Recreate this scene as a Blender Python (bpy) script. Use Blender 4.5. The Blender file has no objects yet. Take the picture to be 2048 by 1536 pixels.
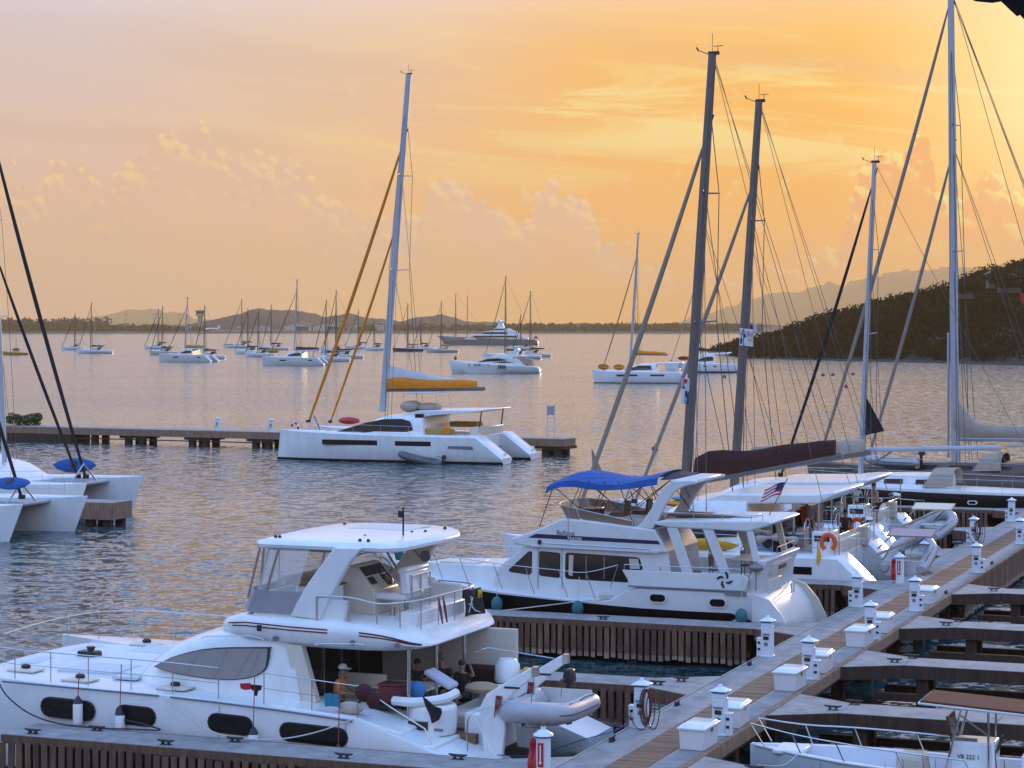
import bpy, bmesh, math, random
import numpy as np
from mathutils import Vector, Matrix, noise as mnoise
R = math.radians
random.seed(7)
SC = bpy.context.scene
COL = SC.collection
AL = R(21.25); CA, SA = math.cos(AL), math.sin(AL)
FPX, CAMH, HOR = 4380.0, 10.0, 650.0

# ---- marina frame: s to the right along the finger piers, t away along the main dock
def W(s, t, z=0.0): return Vector((s*CA + t*SA, -s*SA + t*CA, z))
def ray(px, py):
    dx = (px-1024)/FPX
    return dx*CA - SA, dx*SA + CA, -(py-HOR)/FPX
def onT(px, py, t):
    s, tt, z = ray(px, py); k = t/tt
    return (s*k, t, CAMH + z*k)
def onS(px, py, s0):
    s, tt, z = ray(px, py); k = s0/s
    return (s0, tt*k, CAMH + z*k)
def onZ(px, py, zz):
    s, tt, z = ray(px, py); k = (zz-CAMH)/z
    return (s*k, tt*k, zz)
def onY(px, py, Y): return Vector(((px-1024)/FPX*Y, Y, CAMH - (py-HOR)/FPX*Y))
def gz(px, py, zz=0.0):
    Y = FPX*(CAMH-zz)/(py-HOR); return Vector(((px-1024)/FPX*Y, Y, zz))

# ---- materials
def nt(m):
    m.use_nodes = True
    t = m.node_tree; t.nodes.clear(); return t
MATS = {}
def mat(name, col, rough=0.5, metal=0.0, spec=0.5, vary=0.0, vscale=3.0, bump=0.0, bscale=20.0, trans=0.0, alpha=1.0, coat=0.0, stretch=(1,1,1), col2=None, thresh=None, emit=None, island=0.0, bdist=.02, tip=0.0):
    if name in MATS: return MATS[name]
    m = bpy.data.materials.new(name); t = nt(m); N = t.nodes; L = t.links
    o = N.new('ShaderNodeOutputMaterial'); p = N.new('ShaderNodeBsdfPrincipled')
    L.new(p.outputs[0], o.inputs[0])
    p.inputs['Base Color'].default_value = (*col, 1); p.inputs['Roughness'].default_value = rough
    p.inputs['Metallic'].default_value = metal; p.inputs['Specular IOR Level'].default_value = spec
    p.inputs['Transmission Weight'].default_value = trans; p.inputs['Alpha'].default_value = alpha
    p.inputs['Coat Weight'].default_value = coat
    if emit: p.inputs['Emission Color'].default_value = (*emit, 1); p.inputs['Emission Strength'].default_value = 1
    if vary > 0 or bump > 0 or col2:
        tc = N.new('ShaderNodeTexCoord'); mp = N.new('ShaderNodeMapping'); mp.inputs['Scale'].default_value = stretch
        L.new(tc.outputs['Object'], mp.inputs['Vector'])
        if vary > 0 or col2:
            n = N.new('ShaderNodeTexNoise'); n.inputs['Scale'].default_value = vscale; n.inputs['Detail'].default_value = 6; n.inputs['Roughness'].default_value = .65
            L.new(mp.outputs[0], n.inputs['Vector'])
            r = N.new('ShaderNodeValToRGB'); L.new(n.outputs['Fac'], r.inputs[0])
            c2 = col2 or tuple(max(0, c*(1-vary)) for c in col)
            lo, hi = thresh or (.3, .7)
            r.color_ramp.elements[0].position = lo; r.color_ramp.elements[1].position = hi
            r.color_ramp.elements[0].color = (*c2, 1); r.color_ramp.elements[1].color = (*col, 1)
            L.new(r.outputs[0], p.inputs['Base Color'])
        if bump > 0:
            n2 = N.new('ShaderNodeTexNoise'); n2.inputs['Scale'].default_value = bscale; n2.inputs['Detail'].default_value = 5
            L.new(mp.outputs[0], n2.inputs['Vector'])
            b = N.new('ShaderNodeBump'); b.inputs['Strength'].default_value = bump; b.inputs['Distance'].default_value = bdist
            L.new(n2.outputs['Fac'], b.inputs['Height']); L.new(b.outputs[0], p.inputs['Normal'])
    if tip:    # worn pale ends
        tc2 = N.new('ShaderNodeTexCoord'); sx = N.new('ShaderNodeSeparateXYZ'); L.new(tc2.outputs['Object'], sx.inputs[0]); nn = N.new('ShaderNodeTexNoise'); nn.inputs['Scale'].default_value = 9; L.new(tc2.outputs['Object'], nn.inputs['Vector'])
        ma = N.new('ShaderNodeMath'); ma.operation = 'MULTIPLY_ADD'; L.new(nn.outputs['Fac'], ma.inputs[0]); ma.inputs[1].default_value = -.16; L.new(sx.outputs[2], ma.inputs[2])
        mr2 = N.new('ShaderNodeMapRange'); L.new(ma.outputs[0], mr2.inputs[0]); mr2.inputs[1].default_value = tip-.03; mr2.inputs[2].default_value = tip+.03; mr2.inputs[3].default_value = .75; mr2.inputs[4].default_value = 0
        mx2 = N.new('ShaderNodeMix'); mx2.data_type = 'RGBA'; L.new(mr2.outputs[0], mx2.inputs[0]); L.new(p.inputs['Base Color'].links[0].from_socket, mx2.inputs[6]); mx2.inputs[7].default_value = (.33,.23,.165,1); L.new(mx2.outputs[2], p.inputs['Base Color'])
    if island > 0:    # every board its own tone
        g = N.new('ShaderNodeNewGeometry'); mr = N.new('ShaderNodeMapRange'); mr.inputs[3].default_value = 1-island; mr.inputs[4].default_value = 1+island*.6
        L.new(g.outputs['Random Per Island'], mr.inputs[0]); mx = N.new('ShaderNodeMix'); mx.data_type = 'RGBA'; mx.blend_type = 'MULTIPLY'; mx.inputs[0].default_value = 1
        src = p.inputs['Base Color'].links[0].from_socket if p.inputs['Base Color'].links else None
        if src: L.new(src, mx.inputs[6])
        else: mx.inputs[6].default_value = (*col, 1)
        L.new(mr.outputs[0], mx.inputs[7]); L.new(mx.outputs[2], p.inputs['Base Color'])
    MATS[name] = m; return m

GEL = mat('gelcoat_white', (.82,.81,.79), .24, spec=.5, vary=.16, vscale=1.6, stretch=(1.4,1.4,.3), thresh=(.25,.6))
GELD = mat('gelcoat_grey_white', (.66,.65,.62), .4, vary=.15, vscale=2)
NONSKID = mat('nonskid_deck', (.74,.74,.73), .6, vary=.08, vscale=2.5, bump=.3, bscale=160)
STEEL = mat('stainless_steel', (.55,.54,.53), .22, metal=1.0)
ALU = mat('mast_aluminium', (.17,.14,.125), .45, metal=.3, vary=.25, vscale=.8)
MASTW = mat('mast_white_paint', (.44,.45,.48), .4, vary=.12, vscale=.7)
WIRE = mat('rigging_wire', (.10,.095,.09), .45, metal=.5)
ROPE = mat('rope_offwhite', (.55,.52,.46), .9)
ROPED = mat('rope_dark', (.035,.035,.045), .9)
ROPER = mat('rope_red', (.30,.045,.03), .9)
GLASSD = mat('dark_glazing', (.010,.009,.010), .12, spec=.28)
BLACKP = mat('black_plastic', (.012,.012,.013), .4)
BLACKHULL = mat('black_hull_paint', (.006,.005,.007), .3, spec=.2, vary=.3, vscale=1.5)
NAVY = mat('navy_stripe', (.012,.012,.05), .35)
MAROON = mat('maroon_stripe', (.10,.018,.02), .4)
BLUECAN = mat('blue_canvas', (.018,.095,.33), .85, vary=.25, vscale=3, bump=1.0, bscale=2.6, bdist=.10)
BEIGECAN = mat('beige_canvas', (.42,.33,.25), .9, vary=.15, vscale=3, bump=.5, bscale=7)
GREYCAN = mat('grey_canvas', (.42,.33,.265), .9, vary=.2, vscale=3, bump=.5, bscale=7)
MAROONCAN = mat('maroon_canvas', (.050,.012,.010), .9, vary=.2, vscale=3, bump=1.0, bscale=2.6, bdist=.10)
ORANGECAN = mat('orange_canvas', (.78,.25,.008), .85, vary=.2, vscale=3, bump=1.0, bscale=2.6, bdist=.10)
NAVYCAN = mat('navy_canvas', (.016,.017,.04), .9, vary=.2, vscale=3)
BLACKCAN = mat('black_canvas', (.012,.010,.012), .9)
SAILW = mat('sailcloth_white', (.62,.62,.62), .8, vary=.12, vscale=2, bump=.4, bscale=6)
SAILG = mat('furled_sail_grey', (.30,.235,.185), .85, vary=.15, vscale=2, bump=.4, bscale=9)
RUBBERG = mat('inflatable_grey', (.42,.41,.43), .45, vary=.12, vscale=3)
RUBBERD = mat('inflatable_dark', (.10,.095,.105), .5)
TEAK = mat('teak_wood', (.24,.12,.055), .6, vary=.35, vscale=3, stretch=(1,10,10))
CUSH = mat('cream_cushion', (.55,.47,.38), .8, vary=.1)
CREAM = mat('cream_gelcoat', (.68,.60,.50), .4, vary=.08)
ORANGE = mat('lifebuoy_orange', (.75,.10,.015), .6)
REDP = mat('red_paint', (.45,.02,.015), .45)
YELLOW = mat('yellow_plastic', (.75,.42,.02), .45)
TURQ = mat('turquoise_cloth', (.03,.25,.38), .85, vary=.3, vscale=9)
VINYL = mat('clear_vinyl', (.93,.92,.92), .08, trans=.0, alpha=.22, spec=.8)
FRONTGL = mat('windscreen_pale', (.55,.58,.62), .08, spec=.8)
# ---- mesh builder
class M:
    def __init__(s): s.v = []; s.f = []
    def add(s, vs, fs):
        b = len(s.v); s.v += [tuple(v) for v in vs]; s.f += [tuple(i+b for i in f) for f in fs]; return s
    def box(s, c, d, rz=0.0, ry=0.0, rx=0.0, taper=1.0):
        m = Matrix.Rotation(rz,3,'Z') @ Matrix.Rotation(ry,3,'Y') @ Matrix.Rotation(rx,3,'X')
        vs = []
        for z in (-1,1):
            k = taper if z > 0 else 1.0
            for x, y in ((-1,-1),(1,-1),(1,1),(-1,1)):
                vs.append(Vector(c) + m @ Vector((x*d[0]*k/2, y*d[1]*k/2, z*d[2]/2)))
        return s.add(vs, [(3,2,1,0),(4,5,6,7),(0,1,5,4),(1,2,6,5),(2,3,7,6),(3,0,4,7)])
    def bb(s, x0, x1, y0, y1, z0, z1): return s.box(((x0+x1)/2,(y0+y1)/2,(z0+z1)/2),(abs(x1-x0),abs(y1-y0),abs(z1-z0)))
    def tube(s, pts, r, n=6, closed=False, flat=1.0):
        pts = [Vector(p) for p in pts]; k = len(pts)
        rs = r if isinstance(r,(list,tuple)) else [r]*k
        rings = []; up = None
        for i, p in enumerate(pts):
            if closed: d = pts[(i+1)%k]-pts[i-1]
            else: d = pts[min(i+1,k-1)]-pts[max(i-1,0)]
            if d.length < 1e-9: d = Vector((0,0,1))
            d.normalize()
            if up is None:
                up = Vector((0,0,1)) if abs(d.z) < .9 else Vector((0,1,0))
            a = d.cross(up)
            if a.length < 1e-4: a = d.cross(Vector((1,0,0)))
            a.normalize(); b = a.cross(d); b.normalize(); up = b
            rings.append([p + (a*math.cos(2*math.pi*j/n)*flat + b*math.sin(2*math.pi*j/n))*rs[i] for j in range(n)])
        vs = [v for q in rings for v in q]; fs = []
        for i in range(k if closed else k-1):
            i2 = (i+1)%k
            for j in range(n):
                j2 = (j+1)%n; fs.append((i*n+j, i*n+j2, i2*n+j2, i2*n+j))
        if not closed:
            fs.append(tuple(range(n-1,-1,-1))); fs.append(tuple((k-1)*n+j for j in range(n)))
        return s.add(vs, fs)
    def loft(s, secs, ring=True, caps=True):
        n = len(secs[0]); vs = [v for q in secs for v in q]; fs = []
        for i in range(len(secs)-1):
            for j in range(n if ring else n-1):
                j2 = (j+1)%n; fs.append((i*n+j, (i+1)*n+j, (i+1)*n+j2, i*n+j2))
        if caps and ring:
            fs.append(tuple(range(n))); fs.append(tuple((len(secs)-1)*n+j for j in range(n-1,-1,-1)))
        return s.add(vs, fs)
    def prism(s, poly, a, b):
        """poly of 3-D points swept from offset a to offset b (vectors)"""
        n = len(poly); a = Vector(a); b = Vector(b)
        vs = [Vector(p)+a for p in poly] + [Vector(p)+b for p in poly]
        fs = [tuple(range(n-1,-1,-1)), tuple(range(n,2*n))] + [(j,(j+1)%n,n+(j+1)%n,n+j) for j in range(n)]
        return s.add(vs, fs)
    def side(s, poly, t0, t1):
        """(x,z) outline extruded in y"""
        return s.prism([(p[0],0,p[1]) for p in poly], (0,t0,0), (0,t1,0))
    def lathe(s, prof, c=(0,0,0), n=16, ax='Z'):
        vs = []
        for r, h in prof:
            for j in range(n):
                q = 2*math.pi*j/n; u, w = r*math.cos(q), r*math.sin(q)
                v = {'Z':(u,w,h),'X':(h,u,w),'Y':(u,h,w)}[ax]
                vs.append((v[0]+c[0], v[1]+c[1], v[2]+c[2]))
        k = len(prof); fs = []
        for i in range(k-1):
            for j in range(n):
                j2 = (j+1)%n; fs.append((i*n+j, i*n+j2, (i+1)*n+j2, (i+1)*n+j))
        fs.append(tuple(range(n-1,-1,-1))); fs.append(tuple((k-1)*n+j for j in range(n)))
        return s.add(vs, fs)
    def ball(s, c, r, n=10, m=7):
        r = r if isinstance(r,(tuple,list)) else (r,r,r)
        vs = [(c[0],c[1],c[2]-r[2])]
        for i in range(1,m):
            q = -math.pi/2 + math.pi*i/m
            for j in range(n):
                w = 2*math.pi*j/n
                vs.append((c[0]+r[0]*math.cos(q)*math.cos(w), c[1]+r[1]*math.cos(q)*math.sin(w), c[2]+r[2]*math.sin(q)))
        vs.append((c[0],c[1],c[2]+r[2])); fs = []
        for j in range(n): fs.append((0,1+(j+1)%n,1+j))
        for i in range(m-2):
            for j in range(n):
                j2=(j+1)%n; a=1+i*n; fs.append((a+j,a+j2,a+n+j2,a+n+j))
        a = 1+(m-2)*n
        for j in range(n): fs.append((a+j,a+(j+1)%n,len(vs)-1))
        return s.add(vs, fs)
    def sheet(s, grid, thick=0.0):
        """grid of 3-D points -> double surface of given thickness (along averaged normal)"""
        nu, nv = len(grid), len(grid[0])
        g = [[Vector(p) for p in row] for row in grid]
        def nrm(i,j):
            du = g[min(i+1,nu-1)][j]-g[max(i-1,0)][j]; dv = g[i][min(j+1,nv-1)]-g[i][max(j-1,0)]
            q = du.cross(dv); return q.normalized() if q.length > 1e-9 else Vector((0,0,1))
        top = [g[i][j]+nrm(i,j)*thick/2 for i in range(nu) for j in range(nv)]
        if thick == 0:
            return s.add(top, [(i*nv+j,(i+1)*nv+j,(i+1)*nv+j+1,i*nv+j+1) for i in range(nu-1) for j in range(nv-1)])
        bot = [g[i][j]-nrm(i,j)*thick/2 for i in range(nu) for j in range(nv)]
        k = nu*nv; fs = []
        for i in range(nu-1):
            for j in range(nv-1):
                a,b,c,d = i*nv+j,(i+1)*nv+j,(i+1)*nv+j+1,i*nv+j+1
                fs.append((a,b,c,d)); fs.append((k+d,k+c,k+b,k+a))
        edge = [(i,0) for i in range(nu)]+[(nu-1,j) for j in range(1,nv)]+[(i,nv-1) for i in range(nu-2,-1,-1)]+[(0,j) for j in range(nv-2,0,-1)]
        for q in range(len(edge)):
            a = edge[q][0]*nv+edge[q][1]; b2 = edge[(q+1)%len(edge)]; b = b2[0]*nv+b2[1]
            fs.append((b,a,k+a,k+b))
        return s.add(top+bot, fs)
    def build(s, name, mt, parent=None, off=None, smooth=38, bevel=0.0, seg=2):
        if off is None: off = OFF.get(root_of(parent).name, (0,0,0)) if parent else (0,0,0)
        me = bpy.data.meshes.new(name)
        me.from_pydata([(v[0]-off[0], v[1]-off[1], v[2]-off[2]) for v in s.v], [], s.f)
        bm = bmesh.new(); bm.from_mesh(me); bmesh.ops.recalc_face_normals(bm, faces=bm.faces[:]); bm.to_mesh(me); bm.free()
        for q in (mt if isinstance(mt,(list,tuple)) else [mt]): me.materials.append(q)
        if smooth:
            me.shade_smooth(); me.set_sharp_from_angle(angle=R(smooth))
        o = bpy.data.objects.new(name, me); COL.objects.link(o)
        if parent: o.parent = parent
        if bevel:
            b = o.modifiers.new('edge','BEVEL'); b.width = bevel; b.segments = seg; b.limit_method = 'ANGLE'; b.angle_limit = R(40)
        return o
def each(s, name, mt, parent=None, **k):
    """build every loose piece as an object of its own"""
    n = len(s.v); p = list(range(n))
    def find(a):
        while p[a] != a: p[a] = p[p[a]]; a = p[a]
        return a
    for f in s.f:
        for q in f[1:]: p[find(q)] = find(f[0])
    groups = {}
    for i in range(n): groups.setdefault(find(i), []).append(i)
    out = []
    for ids in groups.values():
        mp = {v:i for i,v in enumerate(ids)}; m = M(); m.v = [s.v[i] for i in ids]; m.f = [tuple(mp[q] for q in f) for f in s.f if f[0] in mp]
        if m.f: out.append(m.build(name, mt, parent, **k))
    return out[0]
M.each = each
OFF = {}
def root_of(o):
    while o.parent: o = o.parent
    return o
def tag(o, label=None, cat=None, group=None, kind=None):
    if label: o['label'] = label
    if cat: o['category'] = cat
    if group: o['group'] = group
    if kind: o['kind'] = kind
    return o
def thing(name, label, cat, st=(0,0), z=0.0, group=None, rz=None, world=None):
    """Empty at the base of a thing standing in the marina frame; its parts are authored in marina coordinates"""
    o = bpy.data.objects.new(name, None); o.empty_display_size = .3; COL.objects.link(o)
    if world is not None:
        o.location = world; o.rotation_euler = (0,0,rz or 0); OFF[o.name] = (0,0,0)
    else:
        o.location = W(st[0], st[1], z); o.rotation_euler = (0,0,-AL if rz is None else rz); OFF[o.name] = (st[0], st[1], z)
    tag(o, label, cat, group); return o
def solo(m, name, label, cat, mt, st, z=0.0, group=None, **k):
    """a thing that is one mesh, authored in marina coordinates"""
    o = m.build(name, mt, None, off=(st[0],st[1],z), **k)
    o.location = W(st[0], st[1], z); o.rotation_euler = (0,0,-AL)
    tag(o, label, cat, group); return o
def dup(o, parent=None):
    c = o.copy(); COL.objects.link(c)
    if parent: c.parent = parent
    for ch in list(o.children): dup(ch, c)
    return c
def text(s, name, mt, parent, size, origin, xdir, ydir, align='CENTER', thick=.004, off=None):
    """lettering: built-in font turned to a mesh, laid in the plane xdir/ydir at origin (marina coordinates)"""
    cu = bpy.data.curves.new('lettering','FONT'); cu.body = s; cu.size = size; cu.align_x = align; cu.align_y = 'CENTER'; cu.extrude = thick; cu.resolution_u = 3
    tmp = bpy.data.objects.new('lettering', cu); COL.objects.link(tmp)
    dg = bpy.context.evaluated_depsgraph_get(); me = bpy.data.meshes.new_from_object(tmp.evaluated_get(dg))
    bpy.data.objects.remove(tmp)
    X = Vector(xdir).normalized(); Y = Vector(ydir).normalized(); Zv = X.cross(Y)
    if off is None: off = OFF.get(root_of(parent).name,(0,0,0)) if parent else (0,0,0)
    O = Vector(origin)-Vector(off)
    me.transform(Matrix(((X.x,Y.x,Zv.x,O.x),(X.y,Y.y,Zv.y,O.y),(X.z,Y.z,Zv.z,O.z),(0,0,0,1))))
    me.materials.clear(); me.materials.append(mt)
    o = bpy.data.objects.new(name, me); COL.objects.link(o)
    if parent: o.parent = parent
    return o
def lerp(a,b,k): return tuple(x+(y-x)*k for x,y in zip(a,b))
def interp(tab, x):
    """piecewise linear table [(x, y...)]"""
    if x <= tab[0][0]: return tab[0][1:] if len(tab[0])>2 else tab[0][1]
    for p, q in zip(tab, tab[1:]):
        if x <= q[0]:
            k = (x-p[0])/(q[0]-p[0]); r = tuple(u+(w-u)*k for u,w in zip(p[1:],q[1:]))
            return r if len(r)>1 else r[0]
    return tab[-1][1:] if len(tab[-1])>2 else tab[-1][1]
def spline(pts, n=6):
    """Catmull-Rom through points"""
    P = [Vector(p) for p in pts]; out = []
    for i in range(len(P)-1):
        p0 = P[max(i-1,0)]; p1 = P[i]; p2 = P[i+1]; p3 = P[min(i+2,len(P)-1)]
        for k in range(n):
            u = k/n; out.append(.5*((2*p1)+(p2-p0)*u+(2*p0-5*p1+4*p2-p3)*u*u+(3*p1-p0-3*p2+p3)*u**3))
    out.append(P[-1]); return out
def sag(a, b, d, n=8):
    a = Vector(a); b = Vector(b); return [a.lerp(b,i/n)+Vector((0,0,-4*d*(i/n)*(1-i/n))) for i in range(n+1)]
# ================= camera
cam_d = bpy.data.cameras.new('camera'); cam = bpy.data.objects.new('camera', cam_d); COL.objects.link(cam)
cam.location = (0,0,CAMH); cam.rotation_euler = (R(90),0,0)
cam_d.sensor_width = 36; cam_d.lens = 36*FPX/2048; cam_d.shift_y = -(768-HOR)/2048
cam_d.clip_start = .3; cam_d.clip_end = 40000
SC.camera = cam
SC.view_settings.view_transform = 'Standard'; SC.view_settings.look = 'None'; SC.view_settings.gamma = 1; SC.view_settings.exposure = 0
cy = SC.cycles; cy.use_denoising = True; cy.max_bounces = 6; cy.diffuse_bounces = 3; cy.glossy_bounces = 3; cy.transparent_max_bounces = 12; cy.volume_bounces = 1
cy.sample_clamp_indirect = 6; cy.caustics_reflective = False; cy.caustics_refractive = False
# ================= sky
SUN_AZ, SUN_EL = R(20.0), R(6.0)
GLOW_AZ = R(15.5)
wd = bpy.data.worlds.new('World'); SC.world = wd; wd.use_nodes = True
wd.cycles.sampling_method = 'MANUAL'; wd.cycles.sample_map_resolution = 256
T = wd.node_tree; T.nodes.clear(); N = T.nodes; L = T.links
def node(tp, **kw):
    n = N.new(tp)
    for k, v in kw.items(): setattr(n, k, v)
    return n
def setin(sock, v):
    if isinstance(v, (int, float)): sock.default_value = v
    elif isinstance(v, (tuple, list)): sock.default_value = v
    else: L.new(v, sock)
def mth(op, a, b=0.0, c=0.0):
    n = node('ShaderNodeMath', operation=op)
    for i, v in enumerate((a,b,c)): setin(n.inputs[i], v)
    return n.outputs[0]
def mix(f, a, b, mode='MIX'):
    n = node('ShaderNodeMix', data_type='RGBA', blend_type=mode); setin(n.inputs[0], f)
    setin(n.inputs[6], a if not isinstance(a, tuple) else (*a,1)); setin(n.inputs[7], b if not isinstance(b, tuple) else (*b,1))
    return n.outputs[2]
def sstep(x, lo, hi):
    n = node('ShaderNodeMapRange', interpolation_type='SMOOTHSTEP', clamp=True); setin(n.inputs[0], x); setin(n.inputs[1], lo); setin(n.inputs[2], hi); return n.outputs[0]
def ramp(x, els):
    n = node('ShaderNodeValToRGB'); cr = n.color_ramp; setin(n.inputs[0], x)
    while len(cr.elements) < len(els): cr.elements.new(.5)
    for e, (p, c) in zip(cr.elements, els): e.position = p; e.color = (*c, 1)
    return n.outputs[0]
def fcurve(x, pts):
    n = node('ShaderNodeFloatCurve'); cv = n.mapping.curves[0]
    while len(cv.points) < len(pts): cv.points.new(.5,.5)
    for p, (a, b) in zip(cv.points, pts): p.location = (a, b); p.handle_type = 'AUTO_CLAMPED'
    n.mapping.update(); n.inputs[0].default_value = 1; setin(n.inputs[1], x); return n.outputs[0]
def nz(vec, scale, detail=6, rough=.6, dist=0.0):
    n = node('ShaderNodeTexNoise', noise_dimensions='2D'); setin(n.inputs['Vector'], vec); n.inputs['Scale'].default_value = scale; n.inputs['Detail'].default_value = detail; n.inputs['Roughness'].default_value = rough; n.inputs['Distortion'].default_value = dist
    return n.outputs['Fac']
def s2l(r,g,b): return tuple(((c/255+.055)/1.055)**2.4 if c > 10 else c/255/12.92 for c in (r,g,b))
tcw = node('ShaderNodeTexCoord'); sep = node('ShaderNodeSeparateXYZ'); L.new(tcw.outputs['Generated'], sep.inputs[0])
dx, dy, dz = sep.outputs
el = mth('MULTIPLY', mth('ARCSINE', dz), 57.2958)            # elevation, degrees
az = mth('MULTIPLY', mth('ARCTAN2', dx, dy), 57.2958)        # azimuth, degrees, 0 = +Y, right positive
uaz = mth('DIVIDE', mth('ADD', az, 16), 32)                  # 0..1 over +-16 degrees
# angular distance from the sun
sd = (math.sin(SUN_AZ)*math.cos(SUN_EL), math.cos(SUN_AZ)*math.cos(SUN_EL), math.sin(SUN_EL))
dotn = node('ShaderNodeVectorMath', operation='DOT_PRODUCT'); L.new(tcw.outputs['Generated'], dotn.inputs[0]); dotn.inputs[1].default_value = (math.sin(GLOW_AZ)*math.cos(SUN_EL), math.cos(GLOW_AZ)*math.cos(SUN_EL), math.sin(SUN_EL))
ang = mth('MULTIPLY', mth('ARCCOSINE', mth('MINIMUM', dotn.outputs['Value'], .99999)), 57.2958)
af = mth('DIVIDE', ang, 180.0)
hcol = ramp(af, [(0.0, s2l(255,232,140)), (.018, s2l(255,196,66)), (.045, s2l(255,172,42)), (.080, s2l(254,180,74)), (.11, s2l(246,194,142)), (.15, s2l(234,192,178)), (.22, s2l(224,192,196)), (.45, s2l(158,150,166)), (1.0, s2l(138,132,146))])
zcol = ramp(af, [(0.0, s2l(255,238,170)), (.040, s2l(255,192,80)), (.075, s2l(252,196,116)), (.10, s2l(236,204,182)), (.145, s2l(216,207,214)), (.30, s2l(176,186,216)), (.5, s2l(140,156,206)), (1.0, s2l(132,144,190))])
vf = sstep(el, 1.5, 10.0)
sky = mix(vf, hcol, zcol)
up = mix(sstep(ang, 10, 70), (1.16,1.06,1.24), (.64,.80,1.20))
sky = mix(sstep(el, 6.8, 13.0), sky, up)
sky = mix(sstep(el, 18.0, 52.0), sky, (.38,.72,1.50))
bk = sstep(ang, 30, 95)
sky = mix(bk, sky, (1.34,1.36,1.36), 'MULTIPLY')
# high thin streaks, strongest towards the sun
comb = node('ShaderNodeCombineXYZ'); setin(comb.inputs[0], mth('MULTIPLY', az, .10)); setin(comb.inputs[1], mth('ADD', el, mth('MULTIPLY', az, .055))); comb.inputs[2].default_value = 3.3
st1 = nz(comb.outputs[0], 1.15, 7, .62, .6)
band = mth('MULTIPLY', sstep(el, 2.2, 5.0), mth('SUBTRACT', 1.0, sstep(el, 6.2, 9.0)))
azw = sstep(az, -9.0, 5.0)
stk = mth('MULTIPLY', mth('MULTIPLY', sstep(st1, .47, .70), band), mth('ADD', .12, mth('MULTIPLY', azw, .75)))
sky = mix(stk, sky, s2l(255,232,150))
st2 = mth('MULTIPLY', mth('MULTIPLY', sstep(nz(comb.outputs[0], .8, 4, .5), .52, .72), band), .30)
sky = mix(st2, sky, s2l(212,176,150))
# cumulus banks: envelope of top elevation against azimuth, broken by noise
def pe(x, y): return ((math.degrees(math.atan((x-1024)/FPX))+16)/32, math.degrees(math.atan((HOR-y)/FPX))/10)
env = fcurve(uaz, [(0,.30)]+[pe(x,y) for x,y in ((0,352),(55,380),(80,400),(105,322),(160,322),(200,395),(235,350),(290,300),(390,268),(440,300),(500,322),(545,305),(620,370),(690,402),(760,445),(840,430),(880,345),(960,395),(1030,440),(1110,372),(1160,385),(1220,480),(1400,560),(1600,540),(1735,330),(1770,282),(1835,278),(1880,380),(1920,400),(1970,352),(2048,410))]+[(1,.34)])
env = mth('MULTIPLY', env, 10)
def cloud(oa, oe):
    c = node('ShaderNodeCombineXYZ'); setin(c.inputs[0], mth('ADD', az, oa)); setin(c.inputs[1], mth('MULTIPLY', mth('ADD', el, oe), 1.15)); c.inputs[2].default_value = 1.7
    def vo(sc, ox):
        q = node('ShaderNodeVectorMath', operation='ADD'); L.new(c.outputs[0], q.inputs[0]); q.inputs[1].default_value = (ox, ox*.7, 0)
        v = node('ShaderNodeTexVoronoi', feature='SMOOTH_F1', voronoi_dimensions='2D'); L.new(q.outputs[0], v.inputs['Vector']); v.inputs['Scale'].default_value = sc; v.inputs['Smoothness'].default_value = .25; v.inputs['Detail'].default_value = 0
        return mth('SUBTRACT', .45, v.outputs['Distance'])
    f = mth('SUBTRACT', nz(c.outputs[0], 3.0, 5, .6), .5)
    shape = mth('ADD', mth('ADD', mth('MULTIPLY', vo(.95, 0), .75), mth('MULTIPLY', vo(2.7, 3.1), .42)), mth('MULTIPLY', f, .42))
    return c, shape, mth('ADD', mth('SUBTRACT', env, mth('ADD', el, oe)), shape)
c2, shp, dep = cloud(0.0, 0.0)
_, shp2, dep2 = cloud(.12, .12)
lit = mth('MULTIPLY', sstep(mth('SUBTRACT', dep, dep2), .10, .36), mth('SUBTRACT', 1.0, sstep(dep, .35, 1.7)))
cm = mth('MULTIPLY', sstep(dep, 0.0, .09), sstep(el, .3, 2.0))
sunw = mth('SUBTRACT', 1.0, sstep(ang, 3.0, 15.0))
fade = mth('SUBTRACT', 1.0, mth('MULTIPLY', sstep(dep, .5, 3.0), .86))
body = mix(sstep(ang, 2.0, 16.0), s2l(245,142,42), s2l(231,188,172))
sky = mix(mth('MULTIPLY', mth('MULTIPLY', cm, fade), .88), sky, body)
litc = mix(sunw, s2l(254,218,160), s2l(255,238,130))
sky = mix(mth('MULTIPLY', mth('MULTIPLY', mth('MULTIPLY', cm, lit), fade), mth('ADD', .85, mth('MULTIPLY', sunw, .15))), sky, litc)
rim = mth('MULTIPLY', mth('MULTIPLY', sstep(dep, 0.0, .04), mth('SUBTRACT', 1.0, sstep(dep, .05, .22))), sstep(el, .3, 2.0))
sky = mix(mth('MULTIPLY', mth('MULTIPLY', rim, lit), mth('ADD', .2, mth('MULTIPLY', sunw, .8))), sky, mix(sunw, s2l(255,222,160), (1.1,1.0,.45)))
# small separate puffs
pf = nz(c2.outputs[0], 1.5, 6, .6, .3)
pm = mth('MULTIPLY', mth('MULTIPLY', sstep(pf, .60, .72), mth('MULTIPLY', sstep(el, 1.2, 2.2), mth('SUBTRACT', 1.0, sstep(el, 3.2, 9.0)))), .55)
sky = mix(pm, sky, mix(sunw, s2l(250,212,168), s2l(255,226,130)))
# glow round the hidden sun
glow = mth('POWER', mth('SUBTRACT', 1.0, sstep(ang, 0.0, 7.5)), 2.0)
sky = mix(mth('MULTIPLY', glow, .85), sky, (1.25,1.12,.62))
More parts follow.
